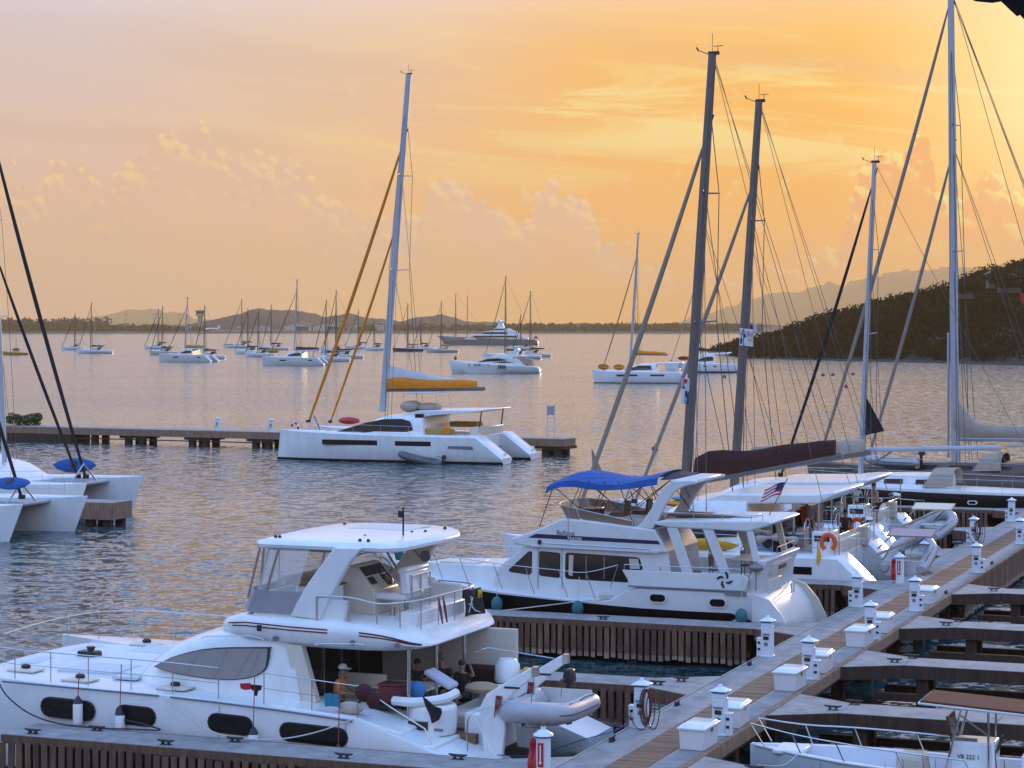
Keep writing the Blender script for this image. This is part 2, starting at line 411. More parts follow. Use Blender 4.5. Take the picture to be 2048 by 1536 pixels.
# below the horizon
sky = mix(sstep(el, -1.5, -.1), (.10,.11,.13), sky)
bg = node('ShaderNodeBackground'); L.new(sky, bg.inputs[0]); bg.inputs[1].default_value = 0.96
nsk = node('ShaderNodeTexSky', sky_type='NISHITA'); nsk.sun_disc = False; nsk.sun_elevation = SUN_EL; nsk.sun_rotation = SUN_AZ; nsk.dust_density = 3
bg2 = node('ShaderNodeBackground'); L.new(nsk.outputs[0], bg2.inputs[0]); bg2.inputs[1].default_value = 0.004
ad = node('ShaderNodeAddShader'); L.new(bg.outputs[0], ad.inputs[0]); L.new(bg2.outputs[0], ad.inputs[1])
ow = node('ShaderNodeOutputWorld'); L.new(ad.outputs[0], ow.inputs[0])
sun_d = bpy.data.lights.new('sun','SUN'); sun = bpy.data.objects.new('sun', sun_d); COL.objects.link(sun)
sun_d.energy = 2.0; sun_d.angle = R(2.0); sun_d.color = (1.0,.70,.38)
sun.rotation_euler = (Vector((0,0,0))-Vector(sd)).to_track_quat('-Z','Y').to_euler(); sun.location = (0,0,60)
# ================= water
m = bpy.data.materials.new('sea_water'); t_ = nt(m); N = t_.nodes; L = t_.links
o_ = N.new('ShaderNodeOutputMaterial'); p_ = N.new('ShaderNodeBsdfPrincipled'); L.new(p_.outputs[0], o_.inputs[0])
p_.inputs['Base Color'].default_value = (.015,.056,.065,1); p_.inputs['Roughness'].default_value = .13; p_.inputs['IOR'].default_value = 2.2; p_.inputs['Specular IOR Level'].default_value = .5
geo = N.new('ShaderNodeNewGeometry')
def wave(scale, st, rz, w, detail):
    mp = N.new('ShaderNodeMapping'); mp.inputs['Scale'].default_value = (scale*st[0], scale*st[1], scale); mp.inputs['Rotation'].default_value = (0,0,rz); mp.inputs['Location'].default_value = (w,w*1.7,0)
    L.new(geo.outputs['Position'], mp.inputs[0])
    n = N.new('ShaderNodeTexNoise'); n.noise_dimensions = '2D'; n.inputs['Scale'].default_value = 1; n.inputs['Detail'].default_value = detail; n.inputs['Roughness'].default_value = .6; n.inputs['Distortion'].default_value = .3
    L.new(mp.outputs[0], n.inputs['Vector'])
    v = N.new('ShaderNodeVectorMath'); v.operation = 'SUBTRACT'; L.new(n.outputs['Color'], v.inputs[0]); v.inputs[1].default_value = (.5,.5,.5); return v.outputs[0]
def vop(op, a, b):
    v = N.new('ShaderNodeVectorMath'); v.operation = op
    for q, x in zip(v.inputs, (a,b)):
        if isinstance(x, tuple): q.default_value = x
        else: L.new(x, q)
    return v.outputs[0]
w1_ = vop('MULTIPLY', wave(.85, (.85,1.25), R(12), 0, 3), (1.05,1.5,0)); w2_ = vop('MULTIPLY', wave(3.0, (.85,1.2), R(-16), 7, 2), (.95,1.25,0))
# wind patches: calmer and rougher stretches
mp_ = N.new('ShaderNodeMapping'); mp_.inputs['Scale'].default_value = (.012,.03,1); L.new(geo.outputs['Position'], mp_.inputs[0])
np_ = N.new('ShaderNodeTexNoise'); np_.noise_dimensions = '2D'; np_.inputs['Detail'].default_value = 3; np_.inputs['Scale'].default_value = 1; L.new(mp_.outputs[0], np_.inputs['Vector'])
mr_ = N.new('ShaderNodeMapRange'); mr_.inputs[1].default_value = .35; mr_.inputs[2].default_value = .65; mr_.inputs[3].default_value = .62; mr_.inputs[4].default_value = 1.12; L.new(np_.outputs['Fac'], mr_.inputs[0])
sc_ = N.new('ShaderNodeVectorMath'); sc_.operation = 'SCALE'; L.new(vop('ADD', w1_, w2_), sc_.inputs[0]); L.new(mr_.outputs[0], sc_.inputs['Scale'])
L.new(vop('NORMALIZE', vop('ADD', sc_.outputs[0], (0.0,0.0,1.0)), (0.0,0.0,0.0)), p_.inputs['Normal'])
WATER = m
w = M(); w.add([(-9000,-60,0),(9000,-60,0),(9000,14000,0),(-9000,14000,0)], [(0,1,2,3)])
tag(w.build('water', WATER, smooth=0), kind='structure')
HAZE_D = 0.95e-4
# ================= hills and far shores
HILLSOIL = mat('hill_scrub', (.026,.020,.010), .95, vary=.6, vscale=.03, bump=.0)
LANDM = mat('low_shore_land', (.075,.07,.04), .95, vary=.5, vscale=.02)
SHOREM = mat('shore_rock', (.07,.055,.045), .95, vary=.4, vscale=.1)
def ridge_mesh(name, prof, Yb, Yt, depth, mt, rough, x0, x1, n=260, rows=10, seed=0, yb=None, fine=1.0):
    """terrain strip: foot at distance Yb (z 0), crest following a skyline profile at distance Yt, then falling away behind"""
    m = M(); vs = []; fs = []
    for i in range(n+1):
        px = x0+(x1-x0)*i/n; top = CAMH-(interp(prof, px)-HOR)/FPX*Yt
        yb_ = Yb(px) if callable(Yb) else Yb
        for j in range(rows+1):
            v = j/rows
            if v <= .7:
                k = v/.7; Y = yb_+(Yt-yb_)*k; z = top*(k**.8)*(1 if k > .05 else k/.05)
            else:
                k = (v-.7)/.3; Y = Yt+depth*k; z = top*max(0,1-k)**1.2 - 1.5*k
            X = (px-1024)/FPX*Yt*(.15+.85*Y/Yt)
            nzv = mnoise.fractal(Vector((X*.012*fine,Y*.012*fine,seed)), .9, 2.1, 5)
            z = max(z + nzv*rough*min(1, max(0,z)/max(top,1)+.1)*(1 if 0<v<1 else 0), -1.5)
            if j == 0: z = -.6
            vs.append((X,Y,z))
    for i in range(n):
        for j in range(rows):
            a = i*(rows+1)+j; fs.append((a,a+rows+1,a+rows+2,a+1))
    m.add(vs, fs); o = m.build(name, mt, smooth=60); tag(o, kind='structure'); return o, vs
farL = [(-700,640),(-300,632),(0,652),(80,644),(150,640),(210,628),(250,617),(300,615),(340,622),(400,636),(450,644),(600,650),(800,652)]
ridge_mesh('distant_mountain', farL, 11000, 12600, 1200, HILLSOIL, 22, -700, 800, 160, 8, 1.0)
farR = [(1250,652),(1340,648),(1395,634),(1440,618),(1490,600),(1530,588),(1600,578),(1650,568),(1700,561),(1760,546),(1830,536),(1900,533),(1960,529),(2100,515),(2400,520),(2900,560)]
ridge_mesh('distant_mountain', farR, 10800, 12500, 1200, HILLSOIL, 34, 1250, 2900, 300, 12, 2.0)
near = [(-3200,650),(-2600,642),(-2100,630),(-1700,640),(-1300,650),(-900,644),(0,650),(300,650),(380,649),(420,640),(450,632),(480,625),(510,616),(540,616),(575,622),(610,626),(650,634),(680,629),(710,629),(740,635),(800,642),(835,637),(880,632),(915,637),(950,643),(1010,647),(1050,655),(1100,657),(1140,651),(1180,649),(1220,652),(1260,656),(1330,655),(1420,652),(1520,650),(1700,652),(2000,655)]
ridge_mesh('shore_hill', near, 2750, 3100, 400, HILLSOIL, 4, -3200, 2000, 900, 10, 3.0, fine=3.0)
# flat land in front of the hills, with a rocky edge
m = M(); n = 220; vs = []; fs = []
for i in range(n+1):
    px = -3200+(5200)*i/n; wob = 18*mnoise.noise(Vector((px*.01,0,0)))
    for Y, z in ((2560+wob,-.5),(2568+wob,1.6),(2600+wob,2.6),(2780,4.0),(2900,4.2)):
        vs.append(((px-1024)/FPX*2600, Y, z+(mnoise.noise(Vector((px*.3,Y,0)))*.6 if z>0 else 0)))
for i in range(n):
    for j in range(4): a=i*5+j; fs.append((a,a+5,a+6,a+1))
m.add(vs,fs); tag(m.build('far_shore_land', LANDM, smooth=50), kind='structure')

# ---- clumps of leaves
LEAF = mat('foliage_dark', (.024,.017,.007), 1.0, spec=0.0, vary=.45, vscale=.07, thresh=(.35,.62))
LEAF2 = mat('foliage_far', (.06,.062,.028), .9, vary=.5, vscale=.05)
LEAFG = mat('foliage_green', (.07,.10,.025), .8, vary=.5, vscale=3)
rng = np.random.default_rng(5)
def leaf_cloud(centers, radii, per, size):
    """many small quads spread through ellipsoid crowns"""
    C = np.repeat(np.asarray(centers,float), per, axis=0); Rr = np.repeat(np.asarray(radii,float), per, axis=0)
    k = len(C); d = rng.normal(size=(k,3)); d /= np.linalg.norm(d,axis=1)[:,None]
    lump = 1+.28*np.sin(d[:,0]*5+C[:,0])*np.sin(d[:,1]*6+C[:,1])*np.sin(d[:,2]*5+C[:,2]*3)
    P = C + d*Rr*(lump*(.62+.38*rng.random(k)**.5))[:,None]
    a = rng.normal(size=(k,3)) + d*.2; a /= np.linalg.norm(a,axis=1)[:,None]
    b = np.cross(a, d + rng.normal(size=(k,3))*.55); b /= np.linalg.norm(b,axis=1)[:,None]+1e-9
    s = (size*(.55+.9*rng.random(k)))[:,None]
    Q = np.stack([P-a*s-b*s*.55, P+a*s*.2-b*s*.7, P+a*s+b*s*.5, P-a*s*.3+b*s*.7],1).reshape(-1,3)
    return Q
def quads_obj(name, Q, mt, parent=None):
    me = bpy.data.meshes.new(name); k = len(Q)//4
    me.vertices.add(len(Q)); me.vertices.foreach_set('co', Q.astype(np.float32).ravel())
    me.loops.add(len(Q)); me.loops.foreach_set('vertex_index', np.arange(len(Q),dtype=np.int32))
    me.polygons.add(k); me.polygons.foreach_set('loop_start', np.arange(0,len(Q),4,dtype=np.int32)); me.polygons.foreach_set('loop_total', np.full(k,4,dtype=np.int32))
    me.update(); me.validate(); me.materials.append(mt)
    o = bpy.data.objects.new(name, me); COL.objects.link(o)
    if parent: o.parent = parent
    return o
# ---- wooded headland on the right
hp = [(1430,704),(1448,696),(1480,680),(1500,676),(1550,664),(1590,645),(1640,627),(1700,613),(1730,603),(1780,590),(1830,582),(1860,573),(1900,560),(1950,540),(2000,526),(2048,513),(2200,480),(2500,455),(2900,470)]
hs = [(1430,706),(1453,709),(1500,716),(1600,719),(1719,722),(1900,726),(2046,730),(2500,745),(2900,760)]
def hY(px): return FPX*CAMH/(interp(hs,px)-HOR)
m = M(); vs=[]; fs=[]; n=200; rows=14; HP=[]
for i in range(n+1):
    px = 1430+(2900-1430)*i/n; yb = hY(px); prof = interp(hp,px)
    Yt = yb+25+max(0,(HOR+25-prof))*.9; top = CAMH-(prof-HOR)/FPX*Yt - 2.6
    row=[]
    for j in range(rows+1):
        v=j/rows
        if v<=.65: k=v/.65; Y=yb+(Yt-yb)*k; z=top*k**.85
        else: k=(v-.65)/.35; Y=Yt+140*k; z=top*(1-k)-1*k
        if top < 1: z = min(z, max(.4,top))
        z += .9*mnoise.noise(Vector((px*.05,Y*.06,4)))*(1 if j>1 else 0)
        if j==0: z=-.5
        row.append(((px-1024)/FPX*Y,Y,z))
    vs+=row; HP.append(row)
for i in range(n):
    for j in range(rows): a=i*(rows+1)+j; fs.append((a,a+rows+1,a+rows+2,a+1))
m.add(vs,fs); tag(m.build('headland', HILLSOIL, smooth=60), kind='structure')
cs=[]; rs=[]
for k in range(3900):
    i=random.random()*n; fi=int(i); j=.35+random.random()*9.3; fj=int(j)
    if fi>=n: continue
    a=Vector(HP[fi][fj]).lerp(Vector(HP[fi+1][fj]),i-fi); b=Vector(HP[fi][fj+1]).lerp(Vector(HP[fi+1][fj+1]),i-fi); p=a.lerp(b,j-fj)
    if p.x/p.y > .33: continue
    r=random.uniform(1.3,2.9)
    if fj<2: r*=.75
    cs.append((p.x,p.y,p.z+r*.38)); rs.append((r*1.15,r*1.15,r*random.uniform(.7,1.05)))
for px,py in ((1930,566),(1993,545),(2018,553)):   # trees half hiding the houses
    for k in range(9):
        Y=hY(px)+random.uniform(50,58); p=onY(px+random.uniform(-20,20),py+random.uniform(4,12),Y); r=random.uniform(1.2,2.2); cs.append((p.x,p.y,p.z)); rs.append((r*1.2,r,r))
for k in range(40):   # mangroves at the tip
    px=1446+random.random()*80; Y=hY(px)+random.uniform(2,25); r=random.uniform(1.2,2.4)
    cs.append(((px-1024)/FPX*Y,Y,r*.8)); rs.append((r*1.3,r*1.3,r))
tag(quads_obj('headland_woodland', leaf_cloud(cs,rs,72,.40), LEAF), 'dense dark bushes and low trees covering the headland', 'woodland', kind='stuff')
m=M()
for k in range(300):  # rocks at the foot
    px=1450+random.random()*700; Y=hY(px)-random.uniform(-1,2.5); r=random.uniform(.25,.8)
    m.ball(((px-1024)/FPX*Y,Y,.05),(r*1.5,r,r*.7),6,4)
tag(m.build('shore_rocks', SHOREM, smooth=0), 'brown rocks along the foot of the wooded headland', 'rocks', kind='stuff')
# ---- trees along the far shore (a far-off belt that reads as one mass)
cs=[];rs=[]
def belt(x0,x1,cnt,h0,h1,Y0,Y1):
    for k in range(cnt):
        px=random.uniform(x0,x1); Y=random.uniform(Y0,Y1); h=random.uniform(h0,h1)
        cs.append(((px-1024)/FPX*Y,Y,2.5+h*.5)); rs.append((h*.55,h*.5,h*.5))
belt(-3100,-700,700,8,15,2590,2680); belt(-700,215,420,9,17,2590,2660); belt(215,330,90,4,8,2600,2680); belt(320,420,60,3,6,2610,2700); belt(690,1010,160,4,9,2620,2740); belt(1000,1520,420,5,10,2600,2700)
belt(430,700,260,5,9,2960,3110); belt(800,960,120,5,9,2960,3110)
tag(quads_obj('shore_treeline', leaf_cloud(cs,rs,34,1.7), LEAF2), 'dark belt of trees along the far shore', 'treeline', kind='stuff')
# ---- airport on the far shore
BW = mat('building_pale', (.50,.46,.40), .8, vary=.15, vscale=.1); BR = mat('building_roof', (.20,.17,.15), .8); BDK = mat('dark_opening', (.03,.028,.03), .6)
CONC = mat('tower_concrete', (.30,.28,.26), .9)
def place(px, Y=2640): return ((px-1024)/FPX*Y, Y, 3.0)
MP = 2640/FPX
t = thing('control_tower','tall square airport control tower on the far shore left of the wooded hill','tower',world=place(400)); m=M(); m.box((0,0,9),(5.2,5.2,18)); m.build('shaft',CONC,t)
m=M(); m.box((0,0,19.4),(9.5,9.5,2.4)); m.build('gallery',CONC,t); m=M(); m.box((0,0,22.3),(8,8,3.4),taper=1.15); m.build('cab',GLASSD,t)
m=M(); m.box((0,0,24.4),(9.8,9.8,.8)); m.tube([(0,0,24),(0,0,29)],.18); m.build('roof',CONC,t)
t = thing('terminal_building','long low airport terminal with a flat overhanging roof behind the flags','building',world=place(268,2700))
m=M(); m.bb(-55,55,-8,8,0,5); m.build('wall',BW,t); m=M(); m.bb(-62,62,-12,12,6.4,7.6); m.build('roof',BW,t)
m=M()
for k in range(14): m.bb(-56+8.6*k,-55+8.6*k,-11,-10,0,6.4)
m.each('column',BW,t); m=M()
for k in range(13): m.bb(-53+8.6*k,-49+8.6*k,-8.2,-8.0,.8,3.8)
m.each('window',BDK,t)
for px, w_, lab in ((598,25,'wide pale hangar with gabled front right of the wooded hill'),(660,30,'larger pale hangar with a low gabled roof behind the crowded masts')):
    t = thing('hangar',lab,'hangar',world=place(px,2690),group='airport hangars'); hw=w_*MP*1.1
    m=M(); m.prism([(-hw,-14,0),(hw,-14,0),(hw,-14,6),(0,-14,10.5),(-hw,-14,6)],(0,0,0),(0,28,0)); m.build('wall',BW,t)
    m=M(); m.prism([(-hw-1,-15,6),(0,-15,11),(hw+1,-15,6),(hw+1,-15,6.6),(0,-15,11.7),(-hw-1,-15,6.6)],(0,0,0),(0,30,0)); m.build('roof',BR,t)
    m=M(); m.bb(hw*-.1,hw*.8,-14.2,-14.05,0,5.2); m.build('door',BDK,t)
for px, w_, h_, Y, lab in ((342,14,4,2640,'small cream shed on the far shore left of the control tower'),(385,22,3.5,2645,'low cream airport shed at the foot of the control tower'),(478,12,3.5,2650,'tiny white shed below the wooded hill behind a mooring mast'),(524,30,4,2650,'long low white airport building below the wooded hill'),(716,22,5,2640,'pale shed on the far shore just left of the big catamaran mast'),(755,26,5.5,2640,'orange lit house row on the far shore behind the big mast'),(700,10,4,2630,'small white hut beside the right hangar')):
    t = thing('shore_building',lab,'building',world=place(px,Y),group='low buildings on the far shore'); hw=w_*MP/2
    m=M(); m.bb(-hw,hw,-5,5,0,h_); m.build('wall',BW,t); m=M(); m.prism([(-hw-.6,-5.8,h_),(hw+.6,-5.8,h_),(hw-2,0,h_+1.6),(-hw+2,0,h_+1.6)],(0,0,0),(0,.3,0)); m.prism([(-hw-.6,5.8,h_),(hw+.6,5.8,h_),(hw-2,.3,h_+1.6),(-hw+2,.3,h_+1.6)],(0,0,0),(0,.3,0)); m.build('roof',BR,t)
    m=M()
    for k in range(3): m.bb(-hw*.7+k*hw*.6,-hw*.7+k*hw*.6+1.5,-5.15,-5.02,1,2.6)
    m.each('window',BDK,t)
for px, lab in ((252,'tall thin floodlight mast at the left end of the terminal roof'),(308,'tall thin floodlight mast past the right end of the terminal roof'),(359,'shorter floodlight mast just left of the control tower')):
    t = thing('light_mast',lab,'light mast',world=place(px,2700),group='airport floodlight masts'); m=M(); m.tube([(0,0,0),(0,0,20)],[.45,.25]); m.build('pole',CONC,t); m=M(); m.bb(-1.8,1.8,-.4,.4,19.6,20.6); m.build('lamp_head',CONC,t)
t = thing('aeroplane','small white parked aeroplane with a raised tail fin below the hill','aeroplane',world=place(424,2600))
m=M(); m.tube([(-9,0,2),(-7,0,2.2),(0,0,2.3),(6,0,2.6),(9,0,3)],[.3,1.2,1.3,.9,.2],8); m.build('fuselage',GEL,t); m=M(); m.bb(-2,1.6,-9,9,2.6,2.9); m.build('wing',GEL,t); m=M(); m.prism([(6,-.15,3),(9.2,-.15,3),(10,-.15,6.6),(8.4,-.15,6.6)],(0,0,0),(0,.3,0)); m.build('tail_fin',GEL,t)
# ---- houses on the headland
for px, py, sc, lab in ((1930,566,.8,'small pale house half hidden in trees on the slope of the headland'),(1993,545,1.0,'white flat roofed villa among the trees high on the headland'),(2018,553,1.1,'cream villa with wide terrace just below the white villa on the headland')):
    Y = hY(px)+62; p = onY(px,py,Y); t = thing('hillside_house',lab,'house',world=(p.x,p.y,p.z-2.0),group='houses on the headland')
    m=M(); m.bb(-2.6*sc,2.6*sc,-2,2,-2.5,1.5*sc); m.build('wall',mat('house_wall_dull',(.20,.17,.14),.9,vary=.3,vscale=.6),t); m=M(); m.box((0,0,1.5*sc+.5),(6.2*sc,5.2,1.0),taper=.5); m.build('roof',mat('house_roof_dull',(.16,.14,.13),.7),t); m=M()
    for k in (-1.5,0,1.5): m.bb((k-.45)*sc,(k+.45)*sc,-2.12,-2.02,.1,1.1*sc)
    m.each('window',BDK,t)
# ================= haze
m = bpy.data.materials.new('haze'); t_ = nt(m); o_=t_.nodes.new('ShaderNodeOutputMaterial'); v_=t_.nodes.new('ShaderNodeVolumePrincipled')
v_.inputs['Color'].default_value=(1.0,.68,.33,1); v_.inputs['Density'].default_value=HAZE_D; v_.inputs['Anisotropy'].default_value=.3; t_.links.new(v_.outputs[0],o_.inputs['Volume'])
hz=M(); hz.bb(-10000,10000,-90,14100,-2.5,460); tag(hz.build('haze',m,smooth=0),'thin evening haze over the bay','haze',kind='stuff')
# ================= docks
ZD = 1.2
CON = mat('dock_concrete', (.38,.34,.315), .88, vary=.45, vscale=1.7, bump=.35, bscale=30, stretch=(1,1,1), island=.10)
CONJ = mat('dock_concrete_edge', (.40,.36,.33), .85, vary=.3, vscale=2)
PLANK = mat('boardwalk_planks', (.27,.15,.09), .8, vary=.6, vscale=2.6, stretch=(1,14,1), bump=.3, bscale=30, island=.30)
RIM = mat('weathered_rim_beam', (.36,.22,.14), .85, vary=.55, vscale=2.0, stretch=(4,4,1), bump=.3, bscale=20)
SLATM = mat('wave_screen_timber', (.215,.115,.070), .9, vary=.65, vscale=1.5, stretch=(5,5,.6), bump=.4, bscale=18, island=.38, tip=.20)
PILEM = mat('pile_timber', (.075,.042,.028), .9, vary=.6, vscale=1.6, stretch=(4,4,.7))
IRON = mat('cleat_iron', (.055,.05,.05), .6, metal=.5)
S0, S1 = -14.95, -12.55
md = thing('main_dock','long straight concrete dock with a plank walkway and pedestals along both edges','dock',(S0,38.0))
m = M(); t = 26.0; k = 0
while t < 128:    # concrete slabs with open joints, either side of the boardwalk
    m.bb(S0,-14.085,t,t+3.66,ZD-.25,ZD); m.bb(-13.275,S1-.16,t+.9,t+4.56,ZD-.25,ZD); t += 3.675
m.build('deck_slab', CON, md, bevel=.012)
m = M(); t = 26.0
while t < 128:
    dz = random.uniform(-.004,.003); m.bb(-14.075,-13.285,t,t+.137,ZD-.06,ZD+dz); t += .146
m.build('boardwalk', PLANK, md, smooth=0)
m = M(); m.bb(-14.05,-13.31,26,128,ZD-.3,ZD-.1); m.build('boardwalk_bearer', PILEM, md)
m = M(); m.bb(S0-.045,S0-.003,26,128,ZD-.30,ZD+.015); m.build('edge_strip', CONJ, md)
m = M(); t=26.0
while t<128: m.bb(S1-.157,S1,t,t+3.645,ZD-.30,ZD+.012); t+=3.66
m.build('rim_beam', RIM, md, bevel=.012)
m = M(); m.bb(S0+.05,S1-.2,26,128,ZD-.5,ZD-.26); m.build('under_beam', PILEM, md)
for t in (43.2,46.6,50.0,53.5,57.2,60.8,64.4,68.5,72.9,78.5,84,90,96,102):
    for s in (S1-.42,S0+.35):
        m = M(); m.bb(s-.16,s+.16,t-.16,t+.16,-.8,ZD-.5); m.build('pile', PILEM, md, bevel=.02)
m = M()       # planked screen along the right side further out
t = 74.2
while t < 128: m.bb(S1-.02,S1+.03,t,t+.15,.12+random.uniform(-.05,.05),ZD-.03); t += .158
m.build('plank_screen', SLATM, md, smooth=0)
def screen(m, s0, s1, t, z0=.16, z1=1.06, w=.145, g=.065, alt=True):
    s = s0
    while s < s1-w:
        m.box((s+w/2, t+random.uniform(-.015,.015), (z0+z1)/2+random.uniform(-.06,.02)),(w*random.uniform(.9,1.06),.045,z1-z0),ry=random.uniform(-.014,.014)); s += w+g
def finger(lab, s0, s1, t0, wd_, side, slats=True, walers=False, label_group='finger piers'):
    """finger pier from s0 to s1 (s1 > s0), near edge at t0"""
    f = thing('finger_pier', lab, 'dock', ((s0+s1)/2, t0+wd_/2), group=label_group)
    g = .85
    m = M()
    root = s1 if side < 0 else s0
    d = -1 if side < 0 else 1
    # deck outline with splayed root
    q = [(root,t0-g),(root+d*1.45,t0),(s0 if side<0 else s1,t0),(s0 if side<0 else s1,t0+wd_),(root+d*1.45,t0+wd_),(root,t0+wd_+g)]
    # split deck into slabs across the length
    m.prism([(root+d*.004,t0-g,0),(root+d*1.45,t0,0),(root+d*1.45,t0+wd_,0),(root+d*.004,t0+wd_+g,0)],(0,0,ZD-.2),(0,0,ZD))
    far = s0 if side<0 else s1; a = root+d*1.46
    n = 4; L_ = (far-a)/n
    for i in range(n): m.bb(a+L_*i, a+L_*(i+1)-d*.012, t0, t0+wd_, ZD-.2, ZD)
    m.build('deck_slab', CON, f, bevel=.012)
    m = M()
    for tt, sg in ((t0,-1),(t0+wd_,1)):
        m.prism([(root+d*.01,tt+sg*(g+.004),0),(root+d*1.45,tt+sg*.004,0),(root+d*1.45,tt+sg*.06,0),(root+d*.01,tt+sg*(g+.06),0)],(0,0,ZD-.34),(0,0,ZD-.004))
        lo, hi = sorted((root+d*1.47, far)); m.bb(lo,hi,min(tt+sg*.004,tt+sg*.06),max(tt+sg*.004,tt+sg*.06),ZD-(.16 if slats else .34),ZD-.004)
    m.build('rim_beam', SLATM if slats else PILEM, f)
    lo, hi = sorted((root+d*1.6, far))
    if slats:
        m = M(); screen(m, lo, hi, t0-.085); m.build('slat_screen', SLATM, f, smooth=0)
        m = M(); screen(m, lo, hi, t0+wd_+.085); m.build('slat_screen', SLATM, f, smooth=0)
        m = M(); m.bb(lo,hi,t0-.02,t0+.10,.34,.5); m.bb(lo,hi,t0+wd_-.1,t0+wd_+.02,.34,.5); m.build('waler', PILEM, f)
    if walers:
        m = M(); m.bb(lo-d*.9,hi,t0-.06,t0+.12,.26,.46); m.bb(lo-d*.9,hi,t0+wd_-.12,t0+wd_+.06,.26,.46); m.build('waler', PILEM, f)
    for i in range(4):
        s = root+d*(1.9 if i==0 else 1.9+i*(abs(far-root)-2.4)/3); 
        for tt in (t0+.22,t0+wd_-.22):
            m = M(); m.bb(s-.15,s+.15,tt-.15,tt+.15,-.8,ZD-.2); m.build('pile', PILEM, f)
    return f
FL = [(39.97,'slatted finger pier along the near side of the big flybridge catamaran'),(50.95,'slatted finger pier with an empty slip beyond it, past the flybridge catamaran'),(61.7,'slatted finger pier beside the trawler with the blue bimini'),(73.1,'slatted finger pier under the stern of the first sailing catamaran'),(84.6,'slatted finger pier beside the second sailing catamaran'),(94.5,'slatted finger pier beyond the two stern dinghies'),(105.3,'slatted finger pier under the long black hull')]
for t, lab in FL: finger(lab, -27.32, S0-.05, t, 1.25, -1)
FR = [(40.9,'plain finger pier at the bottom edge below the small white motor boat'),(49.0,'plain finger pier just beyond the small motor boat and its maroon top'),(56.5,'plain finger pier second beyond the small motor boat'),(64.1,'plain finger pier third beyond the small motor boat'),(72.8,'plain finger pier where the planked dock side begins')]
for t, lab in FR: finger(lab, S1+.004, 3.0, t, 1.35, 1, slats=False, walers=True)
# free-standing screen posts in the right-hand slips
for i, t in enumerate((79.0,)):
    f = thing('wave_screen',['row of dark timber posts with a crossbeam standing in the water beside the main dock'][i],'wave screen',(-8,t)); m=M(); screen(m,-9.3,-6.9,t,-.6,1.2,.2,.16); m.build('slat_screen',PILEM,f,smooth=0); m=M(); m.bb(-10.4,-6.5,t-.12,t-.03,.35,.6); m.build('waler',PILEM,f)
# ---- power pedestals
PW = mat('pedestal_white', (.74,.76,.79), .35, vary=.1, vscale=4); PCAP = mat('pedestal_cap', (.70,.75,.82), .3); LENS = mat('pedestal_lens', (.03,.04,.08), .3)
GREYP = mat('outlet_grey', (.16,.16,.18), .5)
def pedestal_proto(side):
    r = thing('power_pedestal','x','power pedestal',(0,0)); OFF[r.name] = (0,0,0)
    m=M(); m.box((0,0,.40),(.30,.27,.80),taper=.93); m.box((0,0,.02),(.33,.30,.04)); m.build('shaft',PW,r,bevel=.012)
    m=M(); m.box((0,0,.855),(.27,.25,.105)); m.build('lamp_lens',PCAP,r,bevel=.01)
    m=M(); m.box((0,0,.925),(.305,.285,.035)); m.build('collar',LENS,r)
    m=M(); m.box((0,0,.952),(.39,.37,.02)); m.box((0,0,1.0),(.38,.36,.075),taper=.28); m.box((0,0,1.06),(.09,.09,.055),taper=.7); m.build('cap',PCAP,r,bevel=.008)
    m=M(); m.bb(-.115,.115,-.150,-.136,.62,.79); m.build('hinged_cover',PW,r,bevel=.01)
    m=M(); m.bb(-.10,.10,-.152,-.138,.585,.607); m.build('vent',GREYP,r)
    m=M(); m.bb(-.075,.075,-.158,-.140,.46,.55); m.build('outlet',BLACKP,r,bevel=.01)
    m=M(); m.bb(-.045,.045,-.158,-.143,.30,.39); m.build('meter',GREYP,r,bevel=.006)
    m=M(); m.box((side*.205,-.02,.23),(.13,.17,.46)); m.box((side*.205,-.02,.475),(.15,.19,.035)); b=m.build('water_post',PW,r,bevel=.01)
    m=M(); m.bb(side*.205-.035,side*.205+.035,-.118,-.103,.34,.40); m.bb(side*.205-.035,side*.205+.035,-.118,-.103,.17,.23); m.each('tap_plate',BLACKP,b)
    return r
PA, PB = pedestal_proto(-1), pedestal_proto(1)
def put(proto, st, lab, first, z=ZD, group='power pedestals along the main dock'):
    o = proto if first else dup(proto); o.location = W(st[0]+random.uniform(-.03,.03),st[1],z); o.rotation_euler=(random.uniform(-.012,.012),random.uniform(-.012,.012),-AL+random.uniform(-.06,.06)); tag(o,lab,group=group); return o
LP = [(45.65,'white power pedestal with a red brown hose coil, near the davit dinghy'),(56.65,'white power pedestal at the stern of the trawler'),(67.6,'white power pedestal at the stern of the first sailing catamaran'),(78.67,'white power pedestal with a thin looped cable beside the grey stern dinghy'),(89.36,'white power pedestal with a large brown coil, before the black hull finger pier'),(99.52,'farthest white power pedestal in front of the long black hull')]
for i,(t,l) in enumerate(LP): put(PA,(-14.73,t),l,i==0)
RP = [(45.45,'white power pedestal between the two nearest dock boxes'),(53.41,'white power pedestal between the second pair of dock boxes'),(60.87,'white power pedestal between the third pair of dock boxes'),(67.31,'white power pedestal with one dock box just behind it'),(78.54,'white power pedestal standing alone on the right edge above the planked dock side'),(89.39,'white power pedestal cut by the right edge of the picture')]
for i,(t,l) in enumerate(RP): put(PB,(-12.85,t),l,i==0)
